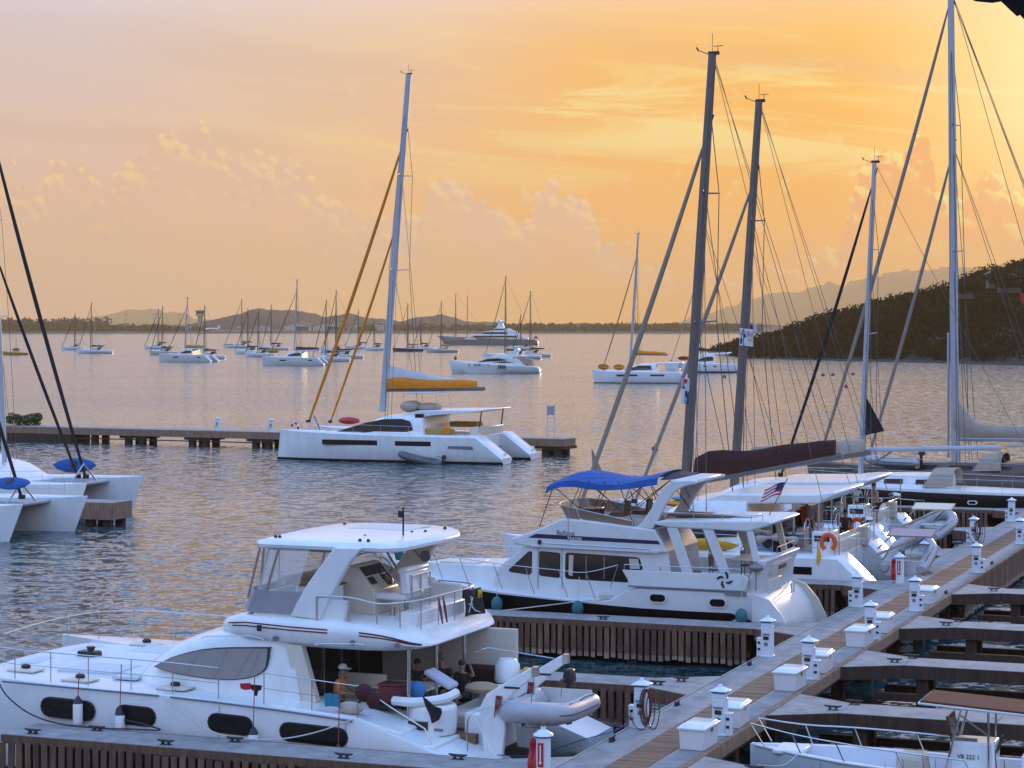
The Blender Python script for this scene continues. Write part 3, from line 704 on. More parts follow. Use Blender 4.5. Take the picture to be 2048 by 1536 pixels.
for i,(t,l) in enumerate(((39.6,'white fire pedestal with a red hose, nearest the foreground catamaran stern'),(74.42,'white fire pedestal with red hose and red label near the grey stern dinghy'))):
    r = thing('fire_pedestal',l,'fire pedestal',(-14.75,t),ZD,group='fire pedestals'); OFF[r.name]=(0,0,0)
    m=M(); m.lathe([(.155,0),(.15,.85)],n=8); m.build('shaft',PW,r); m=M(); m.lathe([(.165,.85),(.165,.885)],n=8); m.build('collar',LENS,r)
    m=M(); m.lathe([(.21,.885),(.20,.91),(.07,.99),(.055,1.0),(.055,1.06)],n=8); m.build('cap',PCAP,r); m=M(); m.lathe([(.04,1.06),(.045,1.1),(.03,1.14)],n=8); m.build('lamp',TEAK,r)
    m=M(); m.bb(-.055,.055,-.168,-.142,.30,.76); lb=m.build('label_plate',REDP,r)
    m=M(); m.bb(-.012,.012,-.176,-.169,.40,.72); m.add([(-.035,-.176,.40),(.035,-.176,.40),(0,-.176,.34)],[(0,1,2)]); m.build('arrow',GEL,lb,smooth=0)
    m=M(); m.tube([(-.20+.05*math.cos(q),-.02+.06*math.sin(3*q),.45+.33*math.sin(q)) for q in [2*math.pi*j/20 for j in range(20)]],.055,8,closed=True); m.build('hose_reel',REDP,r)
# ---- hoses hung on pedestals
HOSE = mat('hose_brown', (.11,.035,.022), .6)
for i,(s,t,l) in enumerate(((-14.52,45.55,'coil of dark red brown hose hanging from the near left pedestal'),(-14.50,89.3,'coil of brown hose hanging from the pedestal before the black hull'))):
    m=M()
    for c in range(7):
        rx=.09+.012*c; zz=.56-.02*c
        m.tube([(s+.02*c*math.cos(c)+rx*math.sin(q)*.9, t-.12+.012*c, ZD+zz+(.32+.02*c)*math.cos(q)) for q in [2*math.pi*j/18 for j in range(18)]],.013,5,closed=True)
    m.tube(spline([(s-.02,t-.14,ZD+.25),(s+.02,t-.2,ZD+.1),(s-.12,t-.25,ZD+.02),(s-.3,t-.18,ZD+.15),(s-.38,t-.1,ZD+.35)],5),.012,5)
    solo(m,'hose',l,'hose',HOSE,(s,t),ZD,group='hoses on the pedestals')
# ---- dock boxes
DBW = mat('dock_box_white', (.72,.70,.69), .4, vary=.08)
r0 = thing('dock_box','x','dock box',(0,0)); OFF[r0.name]=(0,0,0)
m=M(); m.box((0,0,.21),(.52,1.02,.42),taper=1.05); m.build('body',DBW,r0,bevel=.02); m=M(); m.box((0,0,.445),(.62,1.14,.05)); m.box((0,0,.49),(.58,1.08,.05),taper=.86); m.build('lid',GEL,r0,bevel=.012); m=M(); m.bb(.275,.29,-.06,.06,.33,.42); m.build('latch',STEEL,r0)
for i,(t,l) in enumerate(((44.05,'white dock box nearest the camera, in front of the first right-hand pedestal'),(46.75,'white dock box just behind the first right-hand pedestal'),(51.9,'white dock box in front of the second right-hand pedestal'),(54.85,'white dock box just behind the second right-hand pedestal'),(59.65,'white dock box in front of the third right-hand pedestal'),(62.55,'white dock box just behind the third right-hand pedestal'),(69.4,'white dock box farthest out, behind the fourth right-hand pedestal'))):
    o=put(r0,(-12.93,t),l,i==0,group='dock boxes along the right edge')
# ---- cleats
c0 = M(); c0.tube([(-.2,0,.10),(-.12,0,.085),(.12,0,.085),(.2,0,.10)],[.018,.028,.028,.018],6); c0.box((-.07,0,.04),(.04,.07,.09)); c0.box((.07,0,.04),(.04,.07,.09)); c0.box((0,0,.008),(.24,.1,.016))
c0o = c0.build('dock_cleat',IRON,None,off=(0,0,0)); c0o['category']='cleat'
CL = [(-26.7,40.2,0,'iron cleat at the far end of the nearest finger pier before the dark line'),(-23.4,40.15,0,'iron cleat with no rope near the middle of the nearest finger pier'),(-25.6,41.0,0,'iron cleat wound with the dark mooring line of the big catamaran'),(-22.2,40.95,0,'iron cleat holding the white line of the big catamaran'),(-19.3,40.2,0,'iron cleat at the dock end of the nearest finger pier'),(-17.1,40.95,0,'iron cleat on the nearest finger pier below the catamaran stern'),(-16.08,51.19,0,'iron cleat on the near edge of the second finger pier'),(-15.7,51.9,0,'iron cleat on the far edge of the second finger pier'),(-21.17,61.95,0,'iron cleat on the trawler finger pier'),(-14.8,43.9,1.57,'iron cleat with a thin line beside the nearest fire pedestal'),(-14.8,48.6,1.57,'iron cleat on the main dock edge beyond the hose pedestal'),(-14.8,55.0,1.57,'iron cleat on the main dock edge before the trawler pedestal'),(-11.3,49.3,0,'near cleat of the pair on the finger pier beyond the small motor boat'),(-11.0,50.2,0,'far cleat of the pair on the finger pier beyond the small motor boat'),(-11.4,56.85,0,'near cleat of the pair on the next right-hand finger pier'),(-11.1,57.7,0,'far cleat of the pair on the next right-hand finger pier'),(-11.4,64.4,0,'near cleat on the third right-hand finger pier'),(-11.2,65.3,0,'far cleat on the third right-hand finger pier'),(-11.4,73.3,0,'cleat on the finger pier at the start of the planked dock side'),(-11.2,42.0,0,'rope wrapped cleat on the bottom right finger pier by the small motor boat'),(-12.75,72.0,1.57,'small cleat on the right dock edge before the planked side'),(-12.75,81.5,1.57,'small cleat on the right dock edge past the lone pedestal')]
for i,(s,t,rz,l) in enumerate(CL):
    o = c0o if i==0 else c0o.copy()
    if i: COL.objects.link(o)
    o.location=W(s,t,ZD); o.rotation_euler=(0,0,-AL+rz); tag(o,l,group='mooring cleats')
# ================= people
SKIN = mat('skin', (.33,.19,.13), .6); HAIRD = mat('dark_hair', (.02,.015,.012), .8); CLW = mat('white_cotton', (.62,.62,.64), .85)
CLO = mat('orange_shirt', (.62,.20,.07), .85); CLG = mat('dark_green_shirt', (.03,.045,.03), .85); CLD = mat('dark_shirt', (.035,.028,.025), .85); CLK = mat('khaki_shorts', (.22,.18,.12), .85); CLT = mat('grey_shirt',(.2,.19,.2),.85)
def skin_obj(name, pts, edges, mt, parent, sub=1):
    """continuous surface grown round joints: pts = [(x,y,z,r)]"""
    bm = bmesh.new(); ly = bm.verts.layers.skin.verify(); vs = [bm.verts.new(p[:3]) for p in pts]; bm.verts.ensure_lookup_table()
    for a,b in edges: bm.edges.new((vs[a],vs[b]))
    for v,p in zip(vs,pts): v[ly].radius = (p[3], p[4] if len(p)>4 else p[3])
    vs[0][ly].use_root = True
    me = bpy.data.meshes.new(name); bm.to_mesh(me); bm.free()
    o = bpy.data.objects.new(name, me); COL.objects.link(o)
    o.modifiers.new('skin','SKIN'); 
    if sub: s = o.modifiers.new('sub','SUBSURF'); s.levels = sub; s.render_levels = sub
    dg = bpy.context.evaluated_depsgraph_get(); m2 = bpy.data.meshes.new_from_object(o.evaluated_get(dg)); o.modifiers.clear(); o.data = m2; bpy.data.meshes.remove(me)
    m2.shade_smooth(); m2.materials.clear(); m2.materials.append(mt)
    if parent: o.parent = parent
    return o
def person(label, st, z, face, pose='sit', shirt=CLD, legs=CLK, hat=None, arms=((.16,-.22,-.02),(.16,.22,-.02)), lean=0.08, sc=1.0, bare=False):
    """z = seat height (sit) or floor height (stand); face = heading in degrees in the marina frame (0 = +s, 90 = +t)"""
    r = thing('person', label, 'person', st, z, group='people aboard the docked boats', rz=-AL+R(face)); OFF[r.name]=(0,0,0); r.scale=(sc,)*3
    hz = .12 if pose=='sit' else .92
    L_ = lean; P=[]; E_=[]
    def p(x,y,zz,rr,ry=None): P.append((x,y,zz,rr) if ry is None else (x,y,zz,rr,ry)); return len(P)-1
    pel=p(0,0,hz,.125,.15); ab=p(L_*.35,0,hz+.2,.115,.14); ch=p(L_*.8,0,hz+.40,.12,.165); nk=p(L_*1.1,0,hz+.53,.055); n2=p(L_*1.2+.01,0,hz+.60,.052)
    hd=p(L_*1.25+.02,0,hz+.70,.088,.078); ht=p(L_*1.25+.015,0,hz+.78,.078,.07)
    E_+=[(pel,ab),(ab,ch),(ch,nk),(nk,n2),(n2,hd),(hd,ht)]
    hands=[]
    for sg,a in ((-1,arms[0]),(1,arms[1])):
        sh=p(L_*.95,sg*.185,hz+.47,.058); hx,hy,hh=a; hand=Vector((L_+hx+.12,hy,hz+.26+hh)); s0=Vector((L_*.95,sg*.2,hz+.47)); mid=(s0+hand)/2+Vector((-.05,sg*.07,-.10))
        el=p(*mid,.041); wr=p(*hand,.028); d=(hand-mid).normalized(); pm=hand+d*.06; pa=p(*pm,.032,.02)
        E_+=[(ch,sh),(sh,el),(el,wr),(wr,pa)]
        side=Vector((0,0,1)) if abs(d.z)<.8 else Vector((1,0,0)); lat=d.cross(side).normalized()
        for q,(o,ln) in enumerate(((-.027,.065),(-.009,.078),(.009,.072),(.027,.055))):
            f=p(*(pm+d*ln+lat*o-Vector((0,0,.014))),.0085); E_.append((pa,f))
        f=p(*(hand+d*.055+lat*-.05),.010); E_.append((wr,f)); hands.append(hand)
    for sg in (-1,1):
        if pose=='sit': hp=p(.06,sg*.1,hz-.01,.10); kn=p(.45,sg*.13,hz-.0,.068); an=p(.42,sg*.12,hz-.42,.042); toe=p(.60,sg*.13,hz-.47,.035)
        else: hp=p(.0,sg*.1,hz-.06,.098); kn=p(.04+.03*sg,sg*.11,.49,.064); an=p(-.01+.04*sg,sg*.12,.08,.042); toe=p(.15+.04*sg,sg*.14,.04,.036)
        E_+=[(pel,hp),(hp,kn),(kn,an),(an,toe)]
    skin_obj('body', P, E_, SKIN, r, 1)
    hx=L_*1.25+.02; hzz=hz+.70
    m=M(); m.box((hx+.092,0,hzz+.0),(.03,.026,.045),taper=.5); m.build('nose',SKIN,r)
    m=M()
    for sg in (-1,1): m.ball((hx+.078,sg*.032,hzz+.022),(.010,.014,.008),6,4)
    m.build('eyes',HAIRD,r); m=M(); m.box((hx+.083,0,hzz-.042),(.012,.045,.01)); m.build('mouth',REDP,r)
    m=M()
    for sg in (-1,1): m.ball((hx-.005,sg*.084,hzz),(.02,.012,.03),6,4)
    m.build('ears',SKIN,r)
    m=M(); m.ball((hx-.018,0,hzz+.045),(.098,.088,.085),12,8); m.build('hair',HAIRD,r)
    if hat:
        m=M(); m.lathe([(.103,.03),(.103,.07),(.085,.11),(.04,.135),(.005,.14)],c=(hx-.005,0,hzz+.01),n=14); m.box((hx+.12,0,hzz+.045),(.13,.15,.014),ry=R(8)); m.build('cap',hat,r,bevel=.004)
    if not bare:
        T_=[(0,0,hz+.02,.138,.165),(L_*.35,0,hz+.2,.128,.155),(L_*.8,0,hz+.40,.134,.178),(L_*1.05,0,hz+.50,.075,.09)]; Et=[(0,1),(1,2),(2,3)]
        for sg,a in ((-1,arms[0]),(1,arms[1])):
            s0=Vector((L_*.95,sg*.19,hz+.47)); hand=Vector((L_+a[0]+.12,a[1],hz+.26+a[2])); mid=(s0+hand)/2+Vector((-.05,sg*.07,-.10)); e=s0.lerp(mid,.75)
            T_+= [(*s0,.07),(*e,.058)]; k=len(T_); Et+=[(2,k-2),(k-2,k-1)]
        skin_obj('shirt', T_, Et, shirt, r, 1)
    T_=[(0,0,hz,.135,.16)]; Et=[]
    for sg in (-1,1):
        if pose=='sit': T_+=[(.07,sg*.1,hz,.112),(.36,sg*.125,hz,.085)]
        else: T_+=[(0,sg*.1,hz-.08,.11),(.03+.02*sg,sg*.108,.56,.085)]
        k=len(T_); Et+=[(0,k-2),(k-2,k-1)]
    skin_obj('shorts', T_, Et, legs, r, 1)
    return r
# ================= inflatable dinghies
def inflatable(label, loc, rz, ln=3.1, beam=1.6, tr=.21, tm=RUBBERG, tilt=(0,0), outboard=True, group='inflatable dinghies', rise=.18):
    r = thing('inflatable_dinghy', label, 'dinghy', world=loc, rz=rz, group=group); r.rotation_euler=(tilt[0],tilt[1],rz)
    hb = beam/2-tr; pts=[]
    side=[(-ln/2,hb,.0),(-ln/4,hb,.0),(ln*.1,hb,.03),(ln*.28,hb*.86,.07),(ln*.41,hb*.5,.14),(ln*.46,0,rise)]
    full=side+[(x,-y,z) for x,y,z in side[-2::-1]]
    sp=spline(full,4); n=len(sp)
    rad=[tr*(.55 if i in (0,n-1) else .9 if i in (1,n-2) else 1) for i in range(n)]
    m=M(); m.tube(sp,rad,12); tb=m.build('tube',tm,r)
    m=M(); m.tube([v+Vector((0,0,0))+Vector((0,(1 if v.y>0 else -1)*tr*.98 if abs(v.y)>.2 else 0,0)) for v in sp[2:n//2-4]],.022,5); m.tube([v+Vector((0,(1 if v.y>0 else -1)*tr*.98,0)) for v in sp[n//2+5:n-2]],.022,5); m.each('rubbing_strake',RUBBERD,tb)
    secs=[]
    for x,w_,d in ((-ln/2+.1,hb,.34),(-ln*.2,hb,.36),(ln*.12,hb*.95,.34),(ln*.3,hb*.62,.22),(ln*.42,hb*.15,.02)):
        secs.append([(x,w_,-.05),(x,w_*.95,-.14),(x,0,-d),(x,-w_*.95,-.14),(x,-w_,-.05)])
    m=M(); m.loft(secs); m.build('hull',GELD,r)
    m=M(); m.bb(-ln/2+.12,-ln/2+.17,-hb,hb,-.3,.26); m.build('transom',GELD,r)
    m=M(); m.bb(-ln*.08,ln*.02,-hb,hb,.08,.13); m.build('thwart',CREAM,r)
    m=M()
    for sg in (-1,1): m.tube(spline([(x,sg*(hb+tr*.45),.20+ (0.03 if i%2 else -.0)) for i,x in enumerate((-ln*.4,-ln*.22,-.05*ln,.12*ln))],4),.012,5)
    m.each('grab_line',ROPED,r)
    if outboard:
        ob=M(); ob.box((-ln/2-.06,0,.52),(.36,.24,.30),taper=.75); b=ob.build('outboard',BLACKP,r,bevel=.05)
        m=M(); m.box((-ln/2-.03,0,.05),(.14,.10,.75)); m.box((-ln/2-.03,0,-.36),(.34,.03,.03)); m.tube([(-ln/2-.10,0,-.52),(-ln/2+.1,0,-.52)],[.05,.03],8); m.build('leg',BLACKP,b)
        m=M(); m.tube([(-ln/2+.08,0,.45),(-ln/2+.5,0,.5)],.02,6); m.build('tiller',BLACKP,b)
    return r
# ================= shared boat helpers
def onTs(pxs, t): return [onT(x,y,t) for x,y in pxs]
def capsule(x0, x1, z0, z1, y, n=6, slope=0.0):
    """rounded-end window outline in a plane of constant y"""
    r=(z1-z0)/2; zc=(z0+z1)/2; o=[]
    for k in range(n+1): q=-math.pi/2+math.pi*k/n; o.append((x1-r+r*math.cos(q),y,zc+r*math.sin(q)))
    for k in range(n+1): q=math.pi/2+math.pi*k/n; o.append((x0+r+r*math.cos(q),y,zc+r*math.sin(q)))
    return [(x,yy,z+slope*(x-(x0+x1)/2)) for x,yy,z in o]
def rail(parent, posts, r=.014, mid=True, name='guard_rail', foot=None, rise=.0, top=None):
    """posts: [(foot, head)] -> top rail, mid wire, stanchions"""
    m=M(); m.tube(spline([h for f,h in posts],3),r,6); rl=m.build(name,STEEL,parent)
    if mid:
        m=M(); m.tube([Vector(f).lerp(Vector(h),.5) for f,h in posts],.005,4); m.build('lifeline',WIRE,rl)
    for f,h in posts:
        m=M(); m.tube([f,h],r*.95,6); m.build('stanchion',STEEL,rl)
    return rl
def fender(parent_label, st, ztop, zf, mt, cap, rope, ln=.62, r=.11, group='fenders'):
    o=thing('fender',parent_label,'fender',st,zf,group=group); OFF[o.name]=(st[0],st[1],zf)
    s,t=st; m=M(); m.lathe([(.03,zf),(r*.8,zf+.05),(r,zf+.12),(r,zf+ln-.14),(r*.8,zf+ln-.05),(.035,zf+ln)],c=(s,t,0),n=12); b=m.build('body',mt,o)
    m=M(); m.lathe([(r*.95,zf+ln-.10),(r*.72,zf+ln-.02),(.03,zf+ln+.06)],c=(s,t,0),n=12); m.build('top_cap',cap,o)
    m=M(); m.tube([(s,t,zf+ln+.04),(s+.01,t+.04,ztop)],.011,5); m.build('rope',rope,o); return o
# ================= flybridge power catamaran
pc = thing('power_catamaran','large white flybridge power catamaran with a hardtop in the left foreground','catamaran',(-23.0,45.1))
TC = 45.1
ZS = [(-30.7,2.16),(-28.5,2.07),(-26.5,2.03),(-24.6,2.0),(-22,1.90),(-19.65,1.74),(-18.79,1.46),(-17.55,1.06),(-16.9,.82),(-16.35,.62)]
TO = [(-30.7,2.62),(-29.7,3.05),(-28.6,3.34),(-27,3.49),(-25,3.55),(-17,3.55),(-16.35,3.5)]
TI = [(-30.7,2.5),(-29.7,2.28),(-28.5,2.02),(-27,1.85),(-25,1.75),(-16.35,1.75)]
PCH = mat('catamaran_hull_paint',(.74,.73,.72),.25,vary=.12,vscale=.9)
def pc_hull(sg):
    secs=[]
    for s in (-30.75,-30.3,-29.7,-28.6,-27,-25,-23,-21,-19.7,-19.2,-18.79,-18.2,-17.55,-16.9,-16.35):
        zs=interp(ZS,s); o=interp(TO,s); i=interp(TI,s); c=(o+i)/2; g=min(.2,(o-i)*.35)
        q=[(i,zs),(o-g,zs),(o-g*.28,zs-.035),(o-.02,zs-.16),(o,zs*.62+.1),(o-.03,zs*.35),(o-(o-i)*.18,.05),(c,-.55),(i+(o-i)*.18,.05),(i+.01,zs*.4)]
        secs.append([(s,TC-sg*y,z) for y,z in q])
    m=M(); m.loft(secs); return m.build('hull',PCH,pc,smooth=50)
hp_ = pc_hull(1); hs_ = pc_hull(-1)
# antifouling line, rub strip, windows on the port hull
m=M()
for i,(x0,x1,z0,z1) in enumerate(((-27.36,-26.03,1.33,1.70),(-25.44,-24.49,1.30,1.66),(-23.15,-22.12,1.27,1.62),(-21.42,-19.88,1.19,1.53))):
    m=M(); m.prism(capsule(x0,x1,z0,z1,0,slope=-.035),(0,41.515,0),(0,41.60,0)); w_=m.build('hull_window',GLASSD,pc)
    m=M(); m.prism(capsule(x0-.035,x1+.035,z0-.035,z1+.035,0,slope=-.035),(0,41.532,0),(0,41.62,0)); m.build('window_frame',BLACKP,w_)
m=M(); m.tube([(s,41.555+(.0),interp(ZS,s)-.045) for s in (-28.4,-27,-25.5,-24.4)],.022,6); m.tube([(s,41.545,interp(ZS,s)-.045) for s in (-24.1,-23,-21.5,-19.75)],.022,6); m.build('rubbing_strip',GREYP,pc)
m=M()   # moulded steps in the aft quarter of the hull
for k in range(2): m.prism([(-19.55+.5*k,0,.98-.28*k),(-18.3,0,.86-.28*k),(-17.3,0,.62-.18*k),(-17.3,0,.55-.18*k),(-18.3,0,.80-.28*k),(-19.5+.5*k,0,.92-.28*k)],(0,41.50,0),(0,41.6,0))
m.build('hull_moulding',GELD,pc,bevel=.01)
# bridge deck, foredeck and cockpit floor
m=M(); secs=[]
for s,z0,z1 in ((-29.75,1.3,2.06),(-28.6,.95,2.075),(-26,.8,2.06),(-23,.8,1.93),(-21.7,.8,1.86)):
    secs.append([(s,TC-2.3,z1-.02),(s,TC-1.2,z1+.03),(s,TC,z1+.045),(s,TC+1.2,z1+.03),(s,TC+2.3,z1-.02),(s,TC+2.3,z0),(s,TC-2.3,z0)])
m.loft(secs); m.build('foredeck',NONSKID,pc,smooth=30)
m=M(); m.bb(-21.75,-17.6,TC-2.0,TC+2.0,.72,1.28); m.build('cockpit_floor',TEAK,pc)
m=M()   # side decks and coamings round the cockpit
for sg in (1,-1):
    y0,y1=TC-sg*3.42,TC-sg*1.9
    m.prism([(-21.75,0,.9),(-21.75,0,1.90),(-19.8,0,1.76),(-18.7,0,1.50),(-18.7,0,.9)],(0,min(y0,y1)+.0,0),(0,max(y0,y1),0))
m.each('side_deck',GEL,pc,bevel=.03)
m=M()   # stern stairs
for sg in (1,-1):
    for k in range(3):
        y0,y1=sorted((TC-sg*3.4,TC-sg*1.85)); m.bb(-18.7,-17.95+.62*k,y0,y1,.45,1.27-.27*k)
m.each('stern_steps',GEL,pc,bevel=.03)
m=M(); m.bb(-17.95,-17.45,TC-1.8,TC+1.8,.75,1.72); m.build('aft_beam',GEL,pc,bevel=.06)
m=M()   # grey non-skid panels on the foredeck
for s0,s1,t0,t1 in ((-29.3,-28.9,43.6,44.6),(-27.9,-26.4,43.0,44.2),(-27.9,-26.4,46.0,47.2),(-26.2,-25.6,42.6,43.2),(-29.3,-28.9,45.6,46.6)): m.bb(s0,s1,t0,t1,2.05,2.108)
m.each('nonskid_panel',mat('nonskid_grey',(.60,.61,.62),.8,bump=.3,bscale=120),pc)
m=M()
for s in (-22.9,-19.9): m.tube([(s,41.545,interp(ZS,s)-.1),(s,41.55,1.15)],.006,4)
m.each('panel_seam',GREYP,pc)
m=M()
for s,t in ((-29.4,42.6),(-24.25,41.8),(-19.6,41.9),(-24.25,48.4)): z=interp(ZS,s)+.06; m.tube([(s-.14,t,z+.03),(s-.07,t,z),(s+.07,t,z),(s+.14,t,z+.03)],.018,5)
m.each('deck_cleat',STEEL,pc)
# deck hatches, windlass
for s,t in ((-28.55,42.7),(-26.75,42.15),(-28.1,47.3),(-24.35,42.2)):
    m=M(); m.box((s,t,interp(ZS,s)+.035),(.72,.5,.05)); h=m.build('deck_hatch',CREAM,pc,bevel=.015)
    m=M(); m.ball((s-.05,t+.08,interp(ZS,s)+.10),(.13,.10,.06),8,5); m.build('vent_cowl',BLACKP,h)
m=M(); m.box((-28.3,45.0,2.17),(.5,.32,.14)); m.lathe([(.12,2.2),(.07,2.26),(.12,2.36)],c=(-28.2,44.9,0),n=10); m.build('windlass',BLACKP,pc,bevel=.02)
# saloon
def plan(sc_,lf,w,sa,z,n=14,p=.55):
    o=[]
    for k in range(n+1):
        q=-math.pi/2+math.pi*k/n; c,si=math.cos(q),math.sin(q)
        o.append((sc_-lf*abs(c)**.75,TC+w*math.copysign(abs(si)**p,si),z))
    return o+[(sa,TC+w,z),(sa,TC-w,z)]
m=M(); m.loft([plan(-24.4,1.9,2.66,-21.42,1.86),plan(-24.1,1.65,2.62,-21.52,2.4),plan(-23.7,1.35,2.56,-21.66,2.85),plan(-23.3,1.05,2.48,-21.72,3.10),plan(-22.8,.75,2.35,-21.75,3.25)]); m.build('saloon',GEL,pc,smooth=50)
CLOTHW = mat('window_cover_cloth',(.33,.29,.27),.85,vary=.12,vscale=2,bump=.3,bscale=5)
wp=[(310,1333),(322,1326),(345,1315),(372,1307),(400,1301),(430,1298),(460,1297),(500,1297),(535,1297),(534,1318),(531,1334),(525,1343),(510,1351),(490,1356),(470,1358),(445,1358),(415,1356),(380,1351),(350,1345),(328,1339)]
wpo=[(s,t,z) for s,t,z in onTs(wp,42.45)]
m=M(); m.prism(wpo,(0,-.012,0),(0,.16,0)); w_=m.build('saloon_window',CLOTHW,pc)
m=M()
for (xa,ya,xb,yb) in ((398,1302,372,1348),(455,1298,425,1356),(505,1298,470,1356),(520,1298,498,1352)): m.tube([onT(xa,ya,42.43),onT(xb,yb,42.43)],.006,4)
m.each('cover_seam',mat('cover_seam_grey',(.42,.38,.36),.8),w_)
cx=sum(p[0] for p in wpo)/len(wpo); cz=sum(p[2] for p in wpo)/len(wpo)
m=M(); m.prism([(cx+(p[0]-cx)*1.022,p[1],cz+(p[2]-cz)*1.055) for p in wpo],(0,.0,0),(0,.15,0)); m.build('window_frame',BLACKP,w_)
m=M(); m.tube(onTs([(402,1277),(412,1272),(500,1272),(520,1276),(528,1280)],42.42),.013,6); m.tube(onTs([(630,1290),(640,1287),(720,1288),(728,1291)],42.33),.013,6); m.each('grab_rail',STEEL,pc)
m=M()   # pillar frame and dark saloon door opening
m.prism([(-21.80,0,3.08),(-21.42,0,3.06),(-21.05,0,1.86),(-21.5,0,1.86)],(0,42.5,0),(0,42.7,0)); m.build('door_pillar',CREAM,pc)
m=M(); m.bb(-21.42,-21.36,42.75,46.6,1.28,3.04); d=m.build('saloon_door',GLASSD,pc)
m=M()
for t in (43.4,44.3,45.2): m.bb(-21.37,-21.32,t,t+.05,1.28,3.04)
m.each('door_frame',STEEL,d)
m=M(); m.bb(-21.35,-18.0,46.55,46.68,1.28,3.06); m.bb(-21.35,-20.2,44.2,44.28,1.3,2.25); m.build('cockpit_bulkhead',CREAM,pc)
m=M()
for k in range(5): m.bb(-20.9+.28*k,-20.6+.28*k,46.7,47.5,1.5,2.9-.28*k)
m.build('flybridge_stairs',CREAM,pc,bevel=.02)
# flybridge moulding
FB=[(-24.1,1.2,3.16,3.30),(-23.7,1.95,3.12,3.46),(-23.3,2.38,3.08,3.58),(-22.8,2.58,3.04,3.68),(-21.7,2.66,3.02,3.64),(-20.5,2.70,3.02,3.61),(-19.9,2.70,3.02,3.58),(-19.5,2.66,3.03,3.52),(-19.2,2.56,3.04,3.42),(-18.98,2.40,3.05,3.30),(-18.82,2.16,3.06,3.20),(-18.70,1.85,3.075,3.14),(-18.66,1.5,3.09,3.12)]
secs=[]
for s,w,zb,zt in FB:
    e=min(.14,(zt-zb)*.4)
    secs.append([(s,TC-w+e*1.5,zt),(s,TC-w+.05,zt-e*.5),(s,TC-w,zt-e*1.4),(s,TC-w+.04,zb+e),(s,TC-w+.25,zb),(s,TC+w-.25,zb),(s,TC+w-.04,zb+e),(s,TC+w,zt-e*1.4),(s,TC+w-.05,zt-e*.5),(s,TC+w-e*1.5,zt)])
m=M(); m.loft(secs); m.build('flybridge',GEL,pc,smooth=50)
def band(px,t,h,mt,nm):
    a=onTs(px,t); m=M(); m.prism([(p[0],p[1],p[2]+h) for p in a]+[(p[0],p[1],p[2]-h) for p in a[::-1]],(0,-.012,0),(0,.05,0)); return m.build(nm,mt,pc)
def strip(tab,dz,h,x0,x1,mt,nm,n=14):
    a=[]
    for k in range(n+1):
        s=x0+(x1-x0)*k/n; w,zb,zt=interp([(q[0],q[1],q[2],q[3]) for q in tab],s); a.append((s,TC-w-.006,zb+(zt-zb)*dz))
    m=M(); vs=[]; fs=[]
    for p in a: vs+=[(p[0],p[1],p[2]-h),(p[0],p[1],p[2]+h),(p[0],p[1]+.05,p[2]+h),(p[0],p[1]+.05,p[2]-h)]
    for k in range(n):
        b=k*4
        for j in range(4): fs.append((b+j,b+4+j,b+4+(j+1)%4,b+(j+1)%4))
    fs+= [(0,1,2,3),(n*4+3,n*4+2,n*4+1,n*4)]
    m.add(vs,fs); return m.build(nm,mt,pc,smooth=0)
for x0,x1 in ((-23.35,-20.75),(-20.0,-18.80)):
    strip(FB,.72,.013,x0,x1,MAROON,'trim_stripe'); strip(FB,.61,.013,x0,x1,MAROON,'trim_stripe')
m=M(); m.box((-22.35,42.33,3.42),(.09,.06,.13)); m.build('navigation_light',BLACKP,pc)
m=M()
for s in (-20.15,-19.1,-22.0): m.lathe([(.06,42.38),(.06,42.45)],c=(s,0,3.2),n=10,ax='Y')
m.each('flush_light',GREYP,pc)
# fly coaming, vinyl skirt and clear curtains
m=M()
def wallU(m,s0,sf,w,z0,z1,th,inset=.35,slope=.0):
    o=[(s0,TC-w),(sf+inset,TC-w),(sf,TC-w+inset*1.6),(sf,TC+w-inset*1.6),(sf+inset,TC+w),(s0,TC+w)]
    i=[(s0,TC-w+th),(sf+inset+th*.3,TC-w+th),(sf+th,TC-w+inset*1.6+th*.3),(sf+th,TC+w-inset*1.6-th*.3),(sf+inset+th*.3,TC+w-th),(s0,TC+w-th)]
    q=o+i[::-1]
    m.add([(x,y,z0) for x,y in q]+[(x+slope,y,z1) for x,y in q],[tuple(range(11,-1,-1)),tuple(range(12,24))]+[(j,(j+1)%12,12+(j+1)%12,12+j) for j in range(12)])
wallU(m,-20.5,-23.05,2.42,3.6,4.06,.10,slope=.12); m.build('flybridge_coaming',GEL,pc,bevel=.02)
VSK=mat('curtain_skirt',(.36,.33,.35),.7,vary=.25,vscale=3,bump=.5,bscale=6)
m=M(); wallU(m,-21.6,-23.16,2.47,3.72,4.20,.015,slope=.20); m.build('curtain_skirt',VSK,pc,smooth=0)
m=M(); wallU(m,-21.6,-22.93,2.44,4.20,5.12,.006,slope=.30); m.build('clear_curtain',VINYL,pc,smooth=0)
CFR=mat('curtain_edge',(.30,.23,.20),.7)
m=M()
for (x0,y0,x1,y1,t) in ((520,1095,496,1195,42.66),(528,1095,519,1192,42.7),(558,1095,530,1192,42.66)): m.tube([onT(x0,y0,t),onT(x1,y1,t)],[.03,.03],6)
m.tube([(-22.75,TC-1.5,5.1),(-23.0,TC-1.5,4.15)],.03,6); m.tube([(-22.75,TC+1.5,5.1),(-23.0,TC+1.5,4.15)],.035,6); m.tube([(-22.55,TC+2.35,5.1),(-22.75,TC+2.4,4.1)],.035,6)
m.each('curtain_frame',CFR,pc)
m=M(); m.tube([(-22.6,TC-1.2,4.26),(-22.5,TC+1.6,4.26)],.10,8); m.build('rolled_curtain',CUSH,pc)
